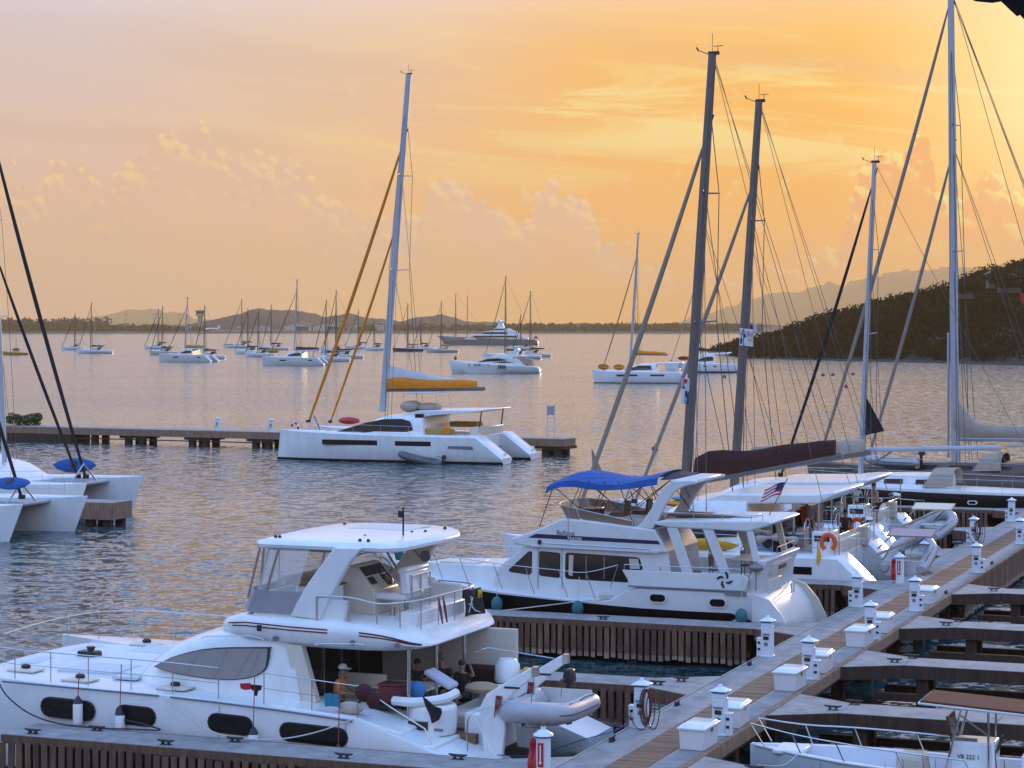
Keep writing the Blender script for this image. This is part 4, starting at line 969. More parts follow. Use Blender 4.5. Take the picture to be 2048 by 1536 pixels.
# hardtop
rg=[]
def htop(z,e):
    return [(-22.78+e,TC-2.1,z),(-22.55+e,TC-2.36+e,z),(-21,TC-2.38+e,z),(-19.6-e,TC-2.32+e,z),(-19.25-e,TC-2.0,z),(-19.15-e,TC+.9,z),(-19.55-e,TC+1.8,z),(-20.4-e*.5,TC+2.4-e,z),(-21.6,TC+2.45-e,z),(-22.5+e,TC+2.3-e,z),(-22.85+e,TC+1.6,z),(-22.95+e,TC,z)]
m=M(); m.loft([htop(5.10,.12),htop(5.13,.02),htop(5.20,0),htop(5.26,.05),htop(5.30,.22),[(x*.5+(-21)*.5,y*.5+TC*.5,5.345) for x,y,z in htop(0,.2)]]); m.build('hardtop',GEL,pc,smooth=55)
m=M(); m.box((-20.9,TC+.9,5.345),(1.5,1.3,.02)); m.build('roof_hatch',GELD,pc)
m=M(); m.tube([(-19.9,TC-.6,5.3),(-19.9,TC-.6,5.95)],.022,6); m.box((-19.95,TC-.62,5.8),(.10,.09,.14)); m.build('light_mast',BLACKP,pc)
m=M()
for s,t in ((-22.4,43.2),(-22.3,43.2),(-22.3,46.5),(-20.3,43.1),(-20.1,43.1),(-19.7,46.4),(-20.6,44.0),(-20.0,45.2),(-19.8,45.5)): m.ball((s,t,5.32),(.045,.045,.05),6,4)
m.each('roof_fitting',BLACKP,pc)
# arch legs
ap=[(580,1232),(593,1205),(612,1172),(632,1143),(652,1117),(668,1095),(722,1097),(700,1123),(685,1148),(668,1180),(655,1205),(640,1240)]
for sg in (0,1):
    t0=42.62 if sg==0 else 2*TC-42.62-.17
    o=[(s,0,z) for s,t,z in onTs(ap,42.62)]
    m=M(); m.prism(o,(0,t0,0),(0,t0+.17,0)); m.build('arch_leg',GEL if sg==0 else CREAM,pc,bevel=.025)
m=M(); m.lathe([(.13,47.36),(.13,47.41)],c=(-20.62,0,4.55),n=14,ax='Y'); m.build('speaker',GREYP,pc)
m=M()
for t in (42.9,47.3): m.tube([(-22.4,t,5.08),(-20.2,t,5.08)],.025,6)
for k in range(5): m.tube([(-22.2+.4*k,TC+1.9,5.08),(-22.0+.4*k,TC+2.0,4.95),(-21.8+.4*k,TC+1.9,5.08)],.012,5)
m.tube([(-21.9,TC+2.2,5.1),(-21.3,TC+2.35,4.1)],.03,6); m.tube([(-21.2,TC+2.2,5.1),(-20.7,TC+2.35,4.4)],.02,6); m.tube([(-22.2,TC-2.1,5.1),(-22.2,TC-2.15,4.1)],.016,6)
m.each('hardtop_frame',CFR,pc)
# helm console, seats, rails on the flybridge
m=M(); m.prism([(-21.35,0,3.6),(-21.25,0,4.35),(-20.95,0,4.68),(-20.78,0,4.66),(-20.32,0,4.12),(-20.32,0,3.6)],(0,43.9,0),(0,45.2,0)); hc=m.build('helm_console',CREAM,pc,bevel=.03)
d=Vector((-20.78,0,4.66)); e=Vector((-20.32,0,4.12)); nrm=Vector((.54,0,.46)).normalized()
m=M()
for i,(a,b,t0,t1) in enumerate(((.08,.42,44.0,44.35),(.08,.42,44.4,45.1),(.48,.75,44.0,44.3),(.5,.9,44.75,45.1))):
    p0=d.lerp(e,a)+nrm*.006; p1=d.lerp(e,b)+nrm*.006; m.prism([(p0.x,0,p0.z),(p1.x,0,p1.z),(p1.x+nrm.x*.012,0,p1.z+nrm.z*.012),(p0.x+nrm.x*.012,0,p0.z+nrm.z*.012)],(0,t0,0),(0,t1,0))
m.each('instrument_panel',BLACKP,hc)
c=d.lerp(e,.7)+nrm*.16; u_=(e-d).normalized()
m=M(); m.tube([c+u_*.2*math.cos(q)+Vector((0,1,0))*.2*math.sin(q)+Vector((0,44.55,0)) for q in [2*math.pi*k/16 for k in range(16)]],.018,6,closed=True)
for k in range(3): q=2*math.pi*k/3; m.tube([c+Vector((0,44.55,0)),c+u_*.2*math.cos(q)+Vector((0,44.55+.2*math.sin(q),0))],.012,5)
m.build('steering_wheel',BLACKP,hc)
m=M(); m.tube(spline([(-20.95,43.95,4.7),(-20.9,44.2,4.86),(-20.8,44.8,4.88),(-20.75,45.15,4.70)],4),.016,6); m.tube(spline([(-20.35,45.25,4.2),(-20.6,45.3,4.6),(-20.75,45.2,4.75)],4),.016,6); m.each('console_rail',STEEL,hc)
m=M(); m.box((-19.62,44.5,4.33),(.22,1.15,.5),ry=R(-8)); m.box((-19.66,44.5,4.6),(.28,1.2,.12),ry=R(-8)); hs2=m.build('helm_bench_back',CUSH if False else GEL,pc,bevel=.05)
m=M(); m.box((-20.0,44.5,4.02),(.75,1.1,.16)); m.build('helm_bench_seat',GEL,pc,bevel=.06)
m=M()
for s,t in ((-20.0,44.15),(-20.0,44.9)): m.tube([(s,t,3.58),(s,t,3.98)],.055,8)
for t in (44.0,44.5,45.0): m.tube([(-19.47,t,3.58),(-19.47,t,4.5)],.02,6)
m.tube([(-19.46,43.98,4.5),(-19.46,45.02,4.5)],.02,6); m.tube([(-19.46,43.98,4.15),(-19.46,45.02,4.15)],.014,6); m.each('bench_frame',STEEL,pc)
m=M(); m.bb(-21.9,-20.9,45.6,47.3,3.6,4.0); m.bb(-22.6,-22.0,42.9,47.2,3.6,3.98); m.each('lounge_seat',CUSH,pc,bevel=.05)
m=M(); m.bb(-21.9,-21.0,43.2,43.75,3.6,4.28); m.build('galley_cabinet',GEL,pc,bevel=.02); m=M(); m.bb(-21.95,-20.95,43.15,43.8,4.285,4.32); m.build('galley_counter',TEAK,pc)
m=M(); m.bb(-20.9,-19.5,46.9,47.0,3.5,4.0); m.bb(-19.62,-19.2,43.7,46.4,3.38,3.74); m.each('aft_sunpad',GEL,pc,bevel=.04)
hdr=[(-21.1,42.6),(-20.35,42.65),(-19.75,42.78),(-19.35,43.1),(-19.12,43.7),(-19.05,44.5),(-19.0,45.3),(-18.97,46.0),(-19.05,46.5),(-19.3,46.9),(-20.2,47.2)]
rail(pc,[((s,t,3.58 if s<-19.6 else 3.38),(s,t,4.14 if s<-20.2 else 4.02)) for s,t in hdr],.018,False,'flybridge_rail')
# near and far deck rails
P_=[]
for s in (-29.4,-28.2,-27.26,-26.29,-25.2,-24.16,-23.03): z=interp(ZS,s); P_.append(((s,41.75+(.25 if s<-29 else 0),z),(s,41.75+(.25 if s<-29 else 0),z+.66)))
rail(pc,P_)
P_=[]
for s in (-21.93+0,-20.79,-19.72): z=interp(ZS,s); P_.append(((s,41.75,z),(s,41.75,z+.66)))
rail(pc,[((-22.95,41.75,interp(ZS,-22.95)),(-22.95,41.75,interp(ZS,-22.95)+.66))][:0]+P_)
m=M(); m.tube([(-19.72,41.75,2.43),(-18.9,41.75,1.98),(-18.2,41.8,1.6),(-18.05,41.8,1.28)],.016,6); m.build('stern_handrail',STEEL,pc)
P_=[((-29.75,43.6,2.1),(-29.75,43.6,2.75))]
for s,t in ((-29.8,45.1),(-29.8,46.4),(-29.6,47.5),(-29,48.2),(-28,48.45),(-26.4,48.5),(-24.6,48.5),(-22.8,48.5)): z=interp(ZS,s); P_.append(((s,t,z),(s,t,z+.68)))
rail(pc,P_)
# cockpit furniture
m=M(); m.lathe([(.50,1.28),(.52,1.5),(.52,1.85),(.46,1.92)],c=(-18.55,43.05,0),n=20); m.build('settee_corner',GEL,pc,bevel=.03)
m=M(); m.tube(spline([(-19.3,42.65,1.98),(-18.75,42.6,1.99),(-18.25,42.85,2.05),(-18.12,43.3,2.12)],4),.10,8); m.build('settee_backrest',GEL,pc)
m=M(); m.bb(-20.9,-18.9,43.0,43.6,1.28,1.62); m.bb(-18.6,-18.0,43.6,46.4,1.28,1.62); m.each('settee_seat',CUSH,pc,bevel=.05)
m=M(); m.lathe([(.45,1.28),(.47,1.6),(.47,1.92),(.42,1.97)],c=(-17.85,45.2,0),n=20); m.build('settee_corner',GEL,pc,bevel=.03)
m=M(); m.lathe([(.27,1.95),(.30,2.0),(.28,2.35),(.18,2.48)],c=(-18.0,46.0,0),n=16); m.build('barbecue',GEL,pc)
m=M(); m.bb(-20.6,-19.1,44.0,45.0,1.96,2.02); ct=m.build('cockpit_table',CREAM,pc,bevel=.02); m=M(); m.tube([(-19.85,44.5,1.28),(-19.85,44.5,1.96)],.06,8); m.build('table_leg',STEEL,ct)
m=M(); m.bb(-20.9,-20.3,42.75,43.15,1.78,1.83); m.bb(-19.9,-19.3,42.7,43.05,1.78,1.83); m.each('side_hatch',BLACKP,pc)
for s,t in ((-19.0,42.78),(-18.95,44.15),(-18.95,45.75),(-19.9,46.5),(-20.6,46.5)):
    m=M(); m.tube([(s,t,1.3),(s,t,3.06)],.04,8); m.build('support_post',STEEL,pc)
m=M(); m.bb(-18.9,-18.45,42.51,42.535,1.42,1.60); m.build('locker_vent',BLACKP,pc); m=M(); m.bb(-18.3,-18.1,42.51,42.535,1.42,1.48); m.build('locker_latch',GREYP,pc)
m=M(); m.box((-17.0,42.6,.75),(.32,.5,.02)); m.build('step_hatch',GELD,pc)
m=M(); m.tube(spline([(-17.55,42.55,.95),(-17.55,42.55,1.65),(-17.45,42.6,1.85),(-17.15,42.8,1.98)],4),.018,6); m.tube([(-17.5,42.6,1.9),(-16.55,42.25,.62)],.008,4); m.build('boarding_rail',STEEL,pc)
# davits
for t in (42.95,44.85):
    m=M(); m.prism([(-17.3,0,.75),(-17.42,0,1.9),(-17.25,0,2.22),(-16.3,0,2.80),(-16.2,0,2.82),(-16.16,0,2.66),(-16.5,0,2.40),(-16.88,0,2.05),(-16.82,0,1.55),(-16.93,0,.72)],(0,t-.07,0),(0,t+.07,0)); dv=m.build('davit',GEL,pc,bevel=.025)
    m=M(); m.bb(-16.23,-16.12,t-.085,t+.085,2.64,2.84); m.build('end_sheave',STEEL,dv)
    m=M(); m.bb(-16.85,-16.5,t-.085,t-.075,2.36,2.40); m.build('slot',BLACKP,dv)
    m=M()
    for k in range(6): m.tube([(-17.02+.02*k,t-.10-.006*k,2.2),(-17.06+.035*k,t-.12,1.72+.03*k),(-16.99+.02*k,t-.11,2.2)],.009,4)
    m.build('fall_rope',ROPER,dv)
    m=M(); m.tube([(-16.2,t,2.66),(-16.3,t,1.9)],.008,4); m.build('fall_line',WIRE,dv)
m=M(); m.tube(spline([(-17.95,44.0,2.9),(-17.7,44.0,3.0),(-17.45,44.2,2.95),(-16.4,44.7,2.75)],4),.014,6); m.build('stern_light_stay',STEEL,pc)
tag(inflatable('grey inflatable dinghy hanging from the davits of the foreground flybridge catamaran',W(-16.35,44.0,1.74),R(-111.25),3.0,1.62,.22,RUBBERG,tilt=(0,0)))
# flags, laundry, ropes and loose gear (each a thing of its own)
FLB=mat('flag_black',(.012,.012,.014),.85); FLY=mat('flag_yellow',(.70,.48,.02),.8); FLWm=mat('flag_white',(.66,.66,.66),.8)
def pf(u,v): return (-18.90+.05*math.sin(5*u+2.5*v)+.06*u, 45.55+1.05*u+.05*v, 4.02-.60*v-.04*u)
m=M(); m.sheet([[pf(i/8,j/6) for j in range(7)] for i in range(9)],.006)
fl=thing('pirate_flag','black flag with white crossed blade and yellow letter on the catamaran flybridge rail','flag',(-18.9,46.0),3.4); m.build('cloth',FLB,fl)
text('M','lettering',FLY,fl,.30,(-18.78,46.28,3.87),(.0,1,-.03),(0,0,1),thick=.012)
m=M(); a=[tuple(Vector(pf(u,v))+Vector((.03,0,0))) for u,v in ((.22,.25),(.28,.45),(.42,.66),(.62,.84),(.80,.93))]; m.tube(a,[.012,.020,.020,.016,.005],5); m.tube([tuple(Vector(pf(u,v))+Vector((.03,0,0))) for u,v in ((.36,.30),(.26,.55),(.20,.85))],.013,5); m.tube([tuple(Vector(pf(u,v))+Vector((.03,0,0))) for u,v in ((.12,.52),(.42,.56))],.010,5); m.build('blade_emblem',FLWm,fl)
def rag(nm,lab,cat,mt,px,t,dz=None,group=None):
    a=onTs(px,t); s0=sum(p[0] for p in a)/len(a); z0=min(p[2] for p in a); m=M(); m.prism(a,(0,-.012,0),(0,.012,0)); return solo(m,nm,lab,cat,mt,(s0,t),z0,group,smooth=0)
rag('swimwear','small red bikini top pegged on the catamaran lifeline','swimwear',REDP,[(480,1367),(500,1366),(503,1372),(500,1379),(490,1380),(482,1377)],41.72)
rag('swimwear','small black bikini bottom pegged beside the red top on the lifeline','swimwear',BLACKCAN,[(501,1369),(524,1371),(522,1380),(516,1382),(514,1392),(508,1391),(509,1383),(502,1378)],41.72)
rag('towel','turquoise towel hanging on the catamaran lifeline','towel',TURQ,[(649,1387),(662,1386),(664,1389),(679,1389),(680,1410),(676,1414),(662,1412),(650,1413)],41.72)
rag('wet_shirt','black garment draped over the curved cockpit settee','clothing',BLACKCAN,[(845,1392),(855,1400),(868,1412),(882,1417),(884,1425),(878,1440),(864,1447),(860,1430),(852,1414)],42.45)
m=M(); m.ball((-19.98,41.95,1.90),(.30,.16,.14),10,6); solo(m,'beach_bag','cream canvas bag lying on the catamaran side deck by the rail','bag',CUSH,(-19.98,41.95),1.8)
m=M(); m.ball((-19.55,41.72,2.28),(.22,.12,.2),9,6); m.ball((-19.35,41.72,2.15),(.16,.12,.2),9,6); solo(m,'clothes_bundle','dark red and black bundle of clothes tied on the rail end','clothing',mat('dark_red_cloth',(.06,.012,.014),.9),(-19.5,41.72),2.0)
m=M(); m.box((-19.55,43.2,2.02),(.55,.4,.38)); m.box((-19.55,43.2,2.24),(.58,.43,.06)); solo(m,'cooler_box','dark red cool box standing by the cockpit settee','cooler',mat('cooler_red',(.13,.02,.02),.5),(-19.55,43.2),1.83,bevel=.02)
m=M(); m.ball((-18.9,43.0,2.18),(.2,.16,.2),10,7); solo(m,'swim_ring','blue rounded bag standing on the settee back','bag',mat('blue_bag',(.03,.15,.36),.7),(-18.9,43.0),1.98)
m=M(); m.box((-18.6,43.6,2.35),(.7,.5,.12),ry=R(28)); solo(m,'cushion','pale patterned cushion leaning on the curved settee','cushion',mat('lilac_cloth',(.45,.43,.52),.85),(-18.6,43.6),2.1,bevel=.05)
m=M(); m.ball((-18.0,44.5,2.05),(.42,.3,.13),10,6); solo(m,'bundle','tan bundle on the aft settee beside the barbecue','bundle',mat('tan_cloth',(.38,.27,.17),.9),(-18.0,44.5),1.95)
m=M(); m.box((-18.6,46.3,2.0),(1.2,.35,.5)); solo(m,'gear_pile','dark red fabric pile along the far cockpit side','gear',MAROONCAN,(-18.6,46.3),1.7,bevel=.1)
m=M(); m.box((-17.55,46.1,2.15),(.22,.14,.28)); solo(m,'flag_roll','yellow cloth roll lashed to the far stern rail','cloth',YELLOW,(-17.55,46.1),2.0,bevel=.05)
m=M()
for q in (44.35,44.6): m.tube([(-18.98,q,4.0),(-18.95,q+.03,3.75),(-18.9,q+.04,3.42)],[.012,.035,.02],5)
solo(m,'rope_hank','brown rope hanks tied on the catamaran flybridge rail beside the black flag','rope',mat('rope_rust',(.20,.06,.035),.9),(-18.95,44.5),3.4)
for st,zt,zf,mt_,cap,lab in (((-26.35,41.42),2.35,1.16,GEL,NAVY,'white fender standing against the hull near the catamaran bow window'),((-25.27,41.40),2.6,.98,GEL,BLACKP,'white fender with black top below the second hull window'),((-22.0,41.40),2.5,.78,GEL,BLACKP,'white fender with black top below the fourth hull window gap'),((-20.0,41.40),2.4,.55,GEL,BLACKP,'white fender with black top at the aft hull window')):
    fender(lab,st,zt,zf,mt_,cap,ROPER)
def rope(lab,pts,mt_,r=.016,sp=True):
    p=spline(pts,6) if sp else [Vector(q) for q in pts]; m=M(); m.tube(p,r,5); return solo(m,'mooring_line',lab,'mooring line',mt_,(pts[0][0],pts[0][1]),0,group='mooring lines')
rope('dark mooring line drooping from the catamaran bow to the finger pier cleat',[(-28.5,41.5,2.06),(-28.1,41.3,1.75),(-27.4,41.1,1.45),(-26.6,41.0,1.30),(-25.6,41.0,1.26),(-25.0,41.25,1.24),(-24.2,41.3,1.27),(-25.3,41.42,1.42)],ROPED,.018)
rope('white mooring line from the catamaran midship cleat drooping along the hull',[(-24.3,41.55,1.95),(-23.6,41.3,1.65),(-22.9,41.1,1.38),(-22.2,40.95,1.27)],ROPE,.015)
rope('white mooring line rising from the pier cleat to the catamaran stern quarter',[(-22.2,40.95,1.27),(-21.3,41.2,1.28),(-20.5,41.35,1.45),(-19.7,41.5,1.75)],ROPE,.015)
# people in the cockpit
person('person in a white cap and orange shirt sitting inside the saloon doorway',(-20.95,43.35),1.62,0,'sit',CLO,CLK,CLW)
person('person in a dark green top sitting at the cockpit table with bare arms',(-19.95,45.45),1.62,-80,'sit',CLG,CLD,None,sc=.9)
person('person in a cap and dark shirt leaning over the cockpit table with elbows wide',(-19.3,45.5),1.66,-95,'sit',CLD,CLD,mat('cap_brown',(.2,.12,.1),.8),arms=((.12,-.3,.02),(.12,.3,.02)),lean=.16)
person('person half hidden behind the cockpit post with one arm raised',(-18.75,45.3),1.62,-110,'sit',CLD,CLD,None,arms=((.16,-.2,0),(.05,.42,.45)),sc=.95)
# ================= trawler yacht with a blue bimini
tr = thing('trawler_yacht','white trawler yacht with a blue bimini, dark hull band and radar arch','motor yacht',(-22.0,65.5))
TT = 65.5
DZ=[(-30,2.52),(-28.8,2.22),(-27.2,1.94),(-25,1.76),(-22,1.60),(-21.4,1.66),(-20.9,1.95),(-20.5,2.08),(-17.3,2.07),(-16.9,2.02),(-16.5,1.72),(-16.2,1.30),(-16.05,.75)]
TW=[(-30,.06),(-29.4,.55),(-28.6,1.12),(-27.4,1.68),(-26,2.05),(-24,2.26),(-20,2.30),(-17,2.28),(-16.05,2.24)]
BT=[(-30,2.2),(-28.6,1.98),(-27.2,1.80),(-25,1.63),(-22,1.49),(-20,1.40),(-17.6,1.40),(-17.0,1.22),(-16.3,.85),(-16.05,.6)]
TS=(-30,-29.7,-29.2,-28.4,-27.4,-26.2,-25,-23.5,-22,-21.4,-20.9,-20.5,-19,-17.6,-17.1,-16.8,-16.5,-16.25,-16.05)
def tr_sec(s,zt,grow=0,flare=1.0):
    w=interp(TW,s)+grow; lo=w*(.55 if s<-27 else .82)
    k=min(1,(s+30)/4)
    return [(s,TT-w*.86,zt),(s,TT-w*.97,zt-.02),(s,TT-w,zt-.07),(s,TT-w*(.97-.2*(1-k)),zt*.55),(s,TT-lo,.0),(s,TT-.05,-.6),(s,TT+.05,-.6),(s,TT+lo,.0),(s,TT+w*(.97-.2*(1-k)),zt*.55),(s,TT+w,zt-.07),(s,TT+w*.97,zt-.02),(s,TT+w*.86,zt)]
TRW=mat('trawler_white',(.70,.70,.69),.35,vary=.16,vscale=1.1)
m=M(); m.loft([tr_sec(s,interp(DZ,s)) for s in TS]); h_=m.build('hull',TRW,tr,smooth=50)
m=M()
def half_at(s,z):
    zt=interp(DZ,s); w=interp(TW,s); k=min(1,(s+30)/4); lo=w*(.55 if s<-27 else .82); mid=w*(.97-.2*(1-k)); zm=zt*.55
    return mid+(w-mid)*min(1,(z-zm)/max(.05,zt-.07-zm)) if z>zm else lo+(mid-lo)*max(0,z)/zm
secs=[]
for s in TS:
    zt=min(interp(BT,s),interp(DZ,s)-.09); g=.014
    a=[(half_at(s,zt)+g,zt),(half_at(s,zt*.75)+g,zt*.75),(half_at(s,zt*.5)+g,zt*.5),(half_at(s,zt*.25)+g,zt*.25),(half_at(s,0)+g,0.0)]
    secs.append([(s,TT-w,z) for w,z in a]+[(s,TT-.04,-.62),(s,TT+.04,-.62)]+[(s,TT+w,z) for w,z in a[::-1]])
m.loft(secs); m.build('hull_band',BLACKHULL,tr,smooth=50)
def bothsides(fn):
    for sg in (1,-1): fn(sg)
# deck house
m=M(); m.loft([[(-28.6,TT-.5,2.1),(-28.6,TT+.5,2.1),(-28.6,TT+.45,2.25),(-28.6,TT-.45,2.25)],[(-28.0,TT-.9,1.95),(-28.0,TT+.9,1.95),(-27.9,TT+.75,2.36),(-27.9,TT-.75,2.36)],[(-25.2,TT-1.5,1.7),(-25.2,TT+1.5,1.7),(-25.2,TT+1.35,2.40),(-25.2,TT-1.35,2.40)]]); m.build('forward_trunk',TRW,tr,smooth=30,bevel=.03)
m=M(); m.box((-27.0,TT-.3,2.39),(1.3,1.0,.06)); m.build('foredeck_hatch',CREAM,tr,bevel=.02)
y0,y1=63.92,2*TT-63.92
m=M(); m.side([(-25.5,1.6),(-25.42,2.26),(-24.42,3.10),(-19.75,3.10),(-19.6,2.0),(-19.6,1.6)],y0,y1); m.build('deckhouse',TRW,tr,bevel=.03)
m=M()
for t0,t1 in ((y0+.12,y0+1.05),(y0+1.15,y1-1.15),(y1-1.05,y1-.12)):
    a=Vector((-25.36,0,2.34)); b=Vector((-24.53,0,3.03)); n_=Vector((-.64,0,.77))*.02
    m.prism([(a+n_)[:],(b+n_)[:],(b-n_)[:],(a-n_)[:]],(0,t0,0),(0,t1,0))
m.each('windscreen',FRONTGL,tr)
WINB=mat('salon_window',(.022,.016,.014),.08,spec=.6)
def pane(pts,t,nm='window',mt=WINB,frame=.03,rev=True):
    a=[(s,z) for s,tt,z in onTs(pts,t)] if rev else pts
    cx=sum(p[0] for p in a)/len(a); cz=sum(p[1] for p in a)/len(a)
    x0=min(p[0] for p in a); x1=max(p[0] for p in a); z0=min(p[1] for p in a); z1=max(p[1] for p in a)
    fx=1+2*frame/(x1-x0); fz=1+2*frame/(z1-z0)
    m=M(); m.side(a,t-.014,t+.04); w=m.build(nm,mt,tr)
    m=M(); m.side([(cx+(x-cx)*fx,cz+(z-cz)*fz) for x,z in a],t-.006,t+.04); m.build('frame',BLACKP,w); return w
pane([(1019,1141),(1021,1137),(1055,1106),(1060,1104),(1063,1107),(1062,1144),(1058,1148),(1024,1143)],63.92)
d=pane([(1083,1104),(1116,1107),(1119,1110),(1119,1150),(1116,1154),(1083,1150),(1080,1147),(1080,1107)],63.92,'door_window')
pane([(1137,1107),(1272,1116),(1278,1119),(1284,1136),(1282,1140),(1250,1140),(1256,1161),(1252,1163),(1136,1156),(1132,1152),(1133,1110)],63.92)
m=M()
for x in (1172,1208): a=onT(x,1112,63.90); b=onT(x,1158,63.90); m.tube([a,b],.018,4)
m.each('window_mullion',STEEL,tr)
m=M(); a=onTs([(1258,1117),(1276,1118),(1280,1138),(1260,1138)],63.90); m.prism(a,(0,-.005,0),(0,.005,0)); a=onTs([(1138,1110),(1147,1110),(1145,1152),(1137,1150)],63.90); m.prism(a,(0,-.005,0),(0,.005,0)); m.each('curtain',CUSH,tr,smooth=0)
m=M()
for x in (1076,1124): m.tube([onT(x,1096,63.91),onT(x,1178,63.91)],.009,4)
m.each('door_seam',GREYP,tr)
# flybridge
fs_=[(-24.85,3.33),(-24.78,3.15),(-24.3,3.09),(-19.72,3.06),(-20.15,3.76),(-20.85,3.82),(-22.4,3.97),(-23.15,4.0),(-24.15,3.56)]
m=M(); m.side(fs_,y0-.10,y1+.10); m.build('flybridge',TRW,tr,bevel=.05,seg=3)
m=M(); st=[(s,z) for s,t,z in onTs([(1072,1067.5),(1316,1081.5),(1321,1089),(1056,1075)],y0-.10)]; m.side(st,y0-.108,y0-.09); m.build('side_stripe',NAVY,tr)
text('Bulldog','lettering',NAVY,tr,.20,onT(1131,1066,y0-.104),(1,0,-.02),(0,0,1))
text('TRADER','lettering',GEL,tr,.13,onT(1149,1077.5,y0-.112),(1,0,-.035),(0,0,1))
m=M(); m.tube(onTs([(1085,1083),(1090,1086),(1298,1098)],y0-.13),.016,5); m.build('handrail',STEEL,tr); m=M(); m.box(onT(1079,1084,y0-.14),(.09,.08,.13)); m.build('navigation_light',BLACKP,tr)
m=M(); m.side([(-24.2,3.10),(-20.0,3.05),(-20.0,3.12),(-24.2,3.16)],y0-.14,y0-.08); m.build('drip_rail',GELD,tr)
SCR=mat('tinted_screen',(.30,.20,.15),.15,alpha=.72,spec=.6)
m=M(); q=[(-23.15,TT-1.35),(-23.55,TT-.7),(-23.6,TT+.7),(-23.15,TT+1.35)]
lo=[(-20.9,y0+.05,3.82),(-22.6,y0+.02,3.98),(-23.1,TT-1.35,3.98),(-23.3,TT-.8,3.98),(-23.3,TT+.8,3.98),(-23.1,TT+1.35,3.98),(-22.6,y1-.02,3.98),(-20.9,y1-.05,3.82)]
hi=[(-20.9,y0+.0,3.98),(-22.7,y0-.05,4.32),(-23.35,TT-1.35,4.40),(-23.55,TT-.8,4.42),(-23.55,TT+.8,4.42),(-23.35,TT+1.35,4.40),(-22.7,y1+.05,4.32),(-20.9,y1,3.98)]
m.sheet([lo,hi],.012); m.build('flybridge_screen',SCR,tr,smooth=0)
m=M()
for a,b in zip(lo,hi): m.tube([a,b],.013,4)
m.tube(hi,.013,4); m.build('screen_frame',GELD,tr)
m=M(); m.bb(-22.9,-22.4,TT-.9,TT+.2,3.9,4.25); m.build('fly_console',BLACKP,tr,bevel=.03); m=M(); m.tube([(-22.25+.06*math.cos(q),TT-.4+.19*math.sin(q),4.28+.17*math.cos(q)) for q in [2*math.pi*k/14 for k in range(14)]],.016,5,closed=True); m.build('steering_wheel',BLACKP,tr)
for s,t in ((-21.7,TT-.4),(-21.3,TT+.6)):
    m=M(); m.bb(s-.25,s+.25,t-.28,t+.28,4.02,4.14); m.box((s+.25,t,4.32),(.09,.5,.42),ry=R(8)); m.build('fly_seat',mat('brown_seat',(.16,.10,.07),.7),tr,bevel=.04)
m=M(); m.bb(-21.0,-20.3,TT-1.2,TT+1.2,3.8,4.05); m.build('fly_bench',CUSH,tr,bevel=.05)
# radar arch
ar=[(1268,1056),(1283,1046),(1303,1016),(1320,985),(1332,970),(1345,962),(1375,961),(1392,962),(1391,968),(1372,972),(1356,978),(1345,988),(1330,1012),(1318,1035),(1306,1058)]
for i in (0,1):
    t0=y0-.06 if i==0 else y1-.10
    o=[(s,0,z) for s,t,z in onTs(ar,y0-.06)]; m=M(); m.prism(o,(0,t0,0),(0,t0+.16,0)); m.build('arch_leg',TRW if i==0 else CREAM,tr,bevel=.03)
m=M(); m.bb(-19.65,-18.95,y0,y1,5.17,5.29); m.build('arch_top',TRW,tr,bevel=.04)
# bimini
g=[]
for i in range(9):
    u=i/8; row=[]
    for j in range(9):
        v=j/8; s=-23.7+3.6*u; t=63.98+2.9*v
        z=5.06+.10*math.sin(u*math.pi*2.2+.6)+.16*u+.24*math.sin(math.pi*v)**.7*(.8+.2*math.sin(u*6))
        z-=.16*max(0,1-u*5)
        row.append((s+.12*math.sin(v*3),t,z))
    g.append(row)
m=M(); m.sheet(g,.02)
m.sheet([[ (p[0],p[1]-.01,p[2]) for p in [r[0] for r in g]],[(p[0],p[1]-.06,p[2]-.17-.03*math.sin(p[0]*3)) for p in [r[0] for r in g]]],.012)
m.sheet([[p for p in g[0]],[(p[0]-.06,p[1],p[2]-.2) for p in g[0]]],.012)
m.build('bimini_top',BLUECAN,tr)
m=M(); m.sheet([[(-20.05,t,5.25+.2*math.sin(math.pi*(t-64)/3)) for t in (64.05,65,66,66.9)],[(-19.6,t,5.30) for t in (64.05,65,66,66.9)]],.015); m.build('bimini_flap',NAVYCAN,tr)
m=M()
for t in (64.0,66.95):
    for (x0,y0_,x1,y1_) in ((1107,975,1079,1053),(1107,975,1200,1052),(1164,966,1140,1015),(1176,965,1240,1020),(1210,966,1190,1015),(1236,966,1268,1052),(1283,977,1200,1045),(1283,977,1330,1040),(1300,965,1325,1010),(1340,964,1262,1020)):
        a=onT(x0,y0_,64.0); b=onT(x1,y1_,64.0); m.tube([(a[0],t,a[2]+.05),(b[0],t,b[2])],.014,5)
m.each('bimini_frame',BLACKP,tr)
m=M(); m.tube([(-22.95,y0-.1,3.3),(-22.95,y0-.1,4.5)],[.016,.006],5); m.tube([(-22.6,y0,4.0),(-21.8,y0-.08,3.72)],.02,5); m.build('antenna',STEEL,tr)
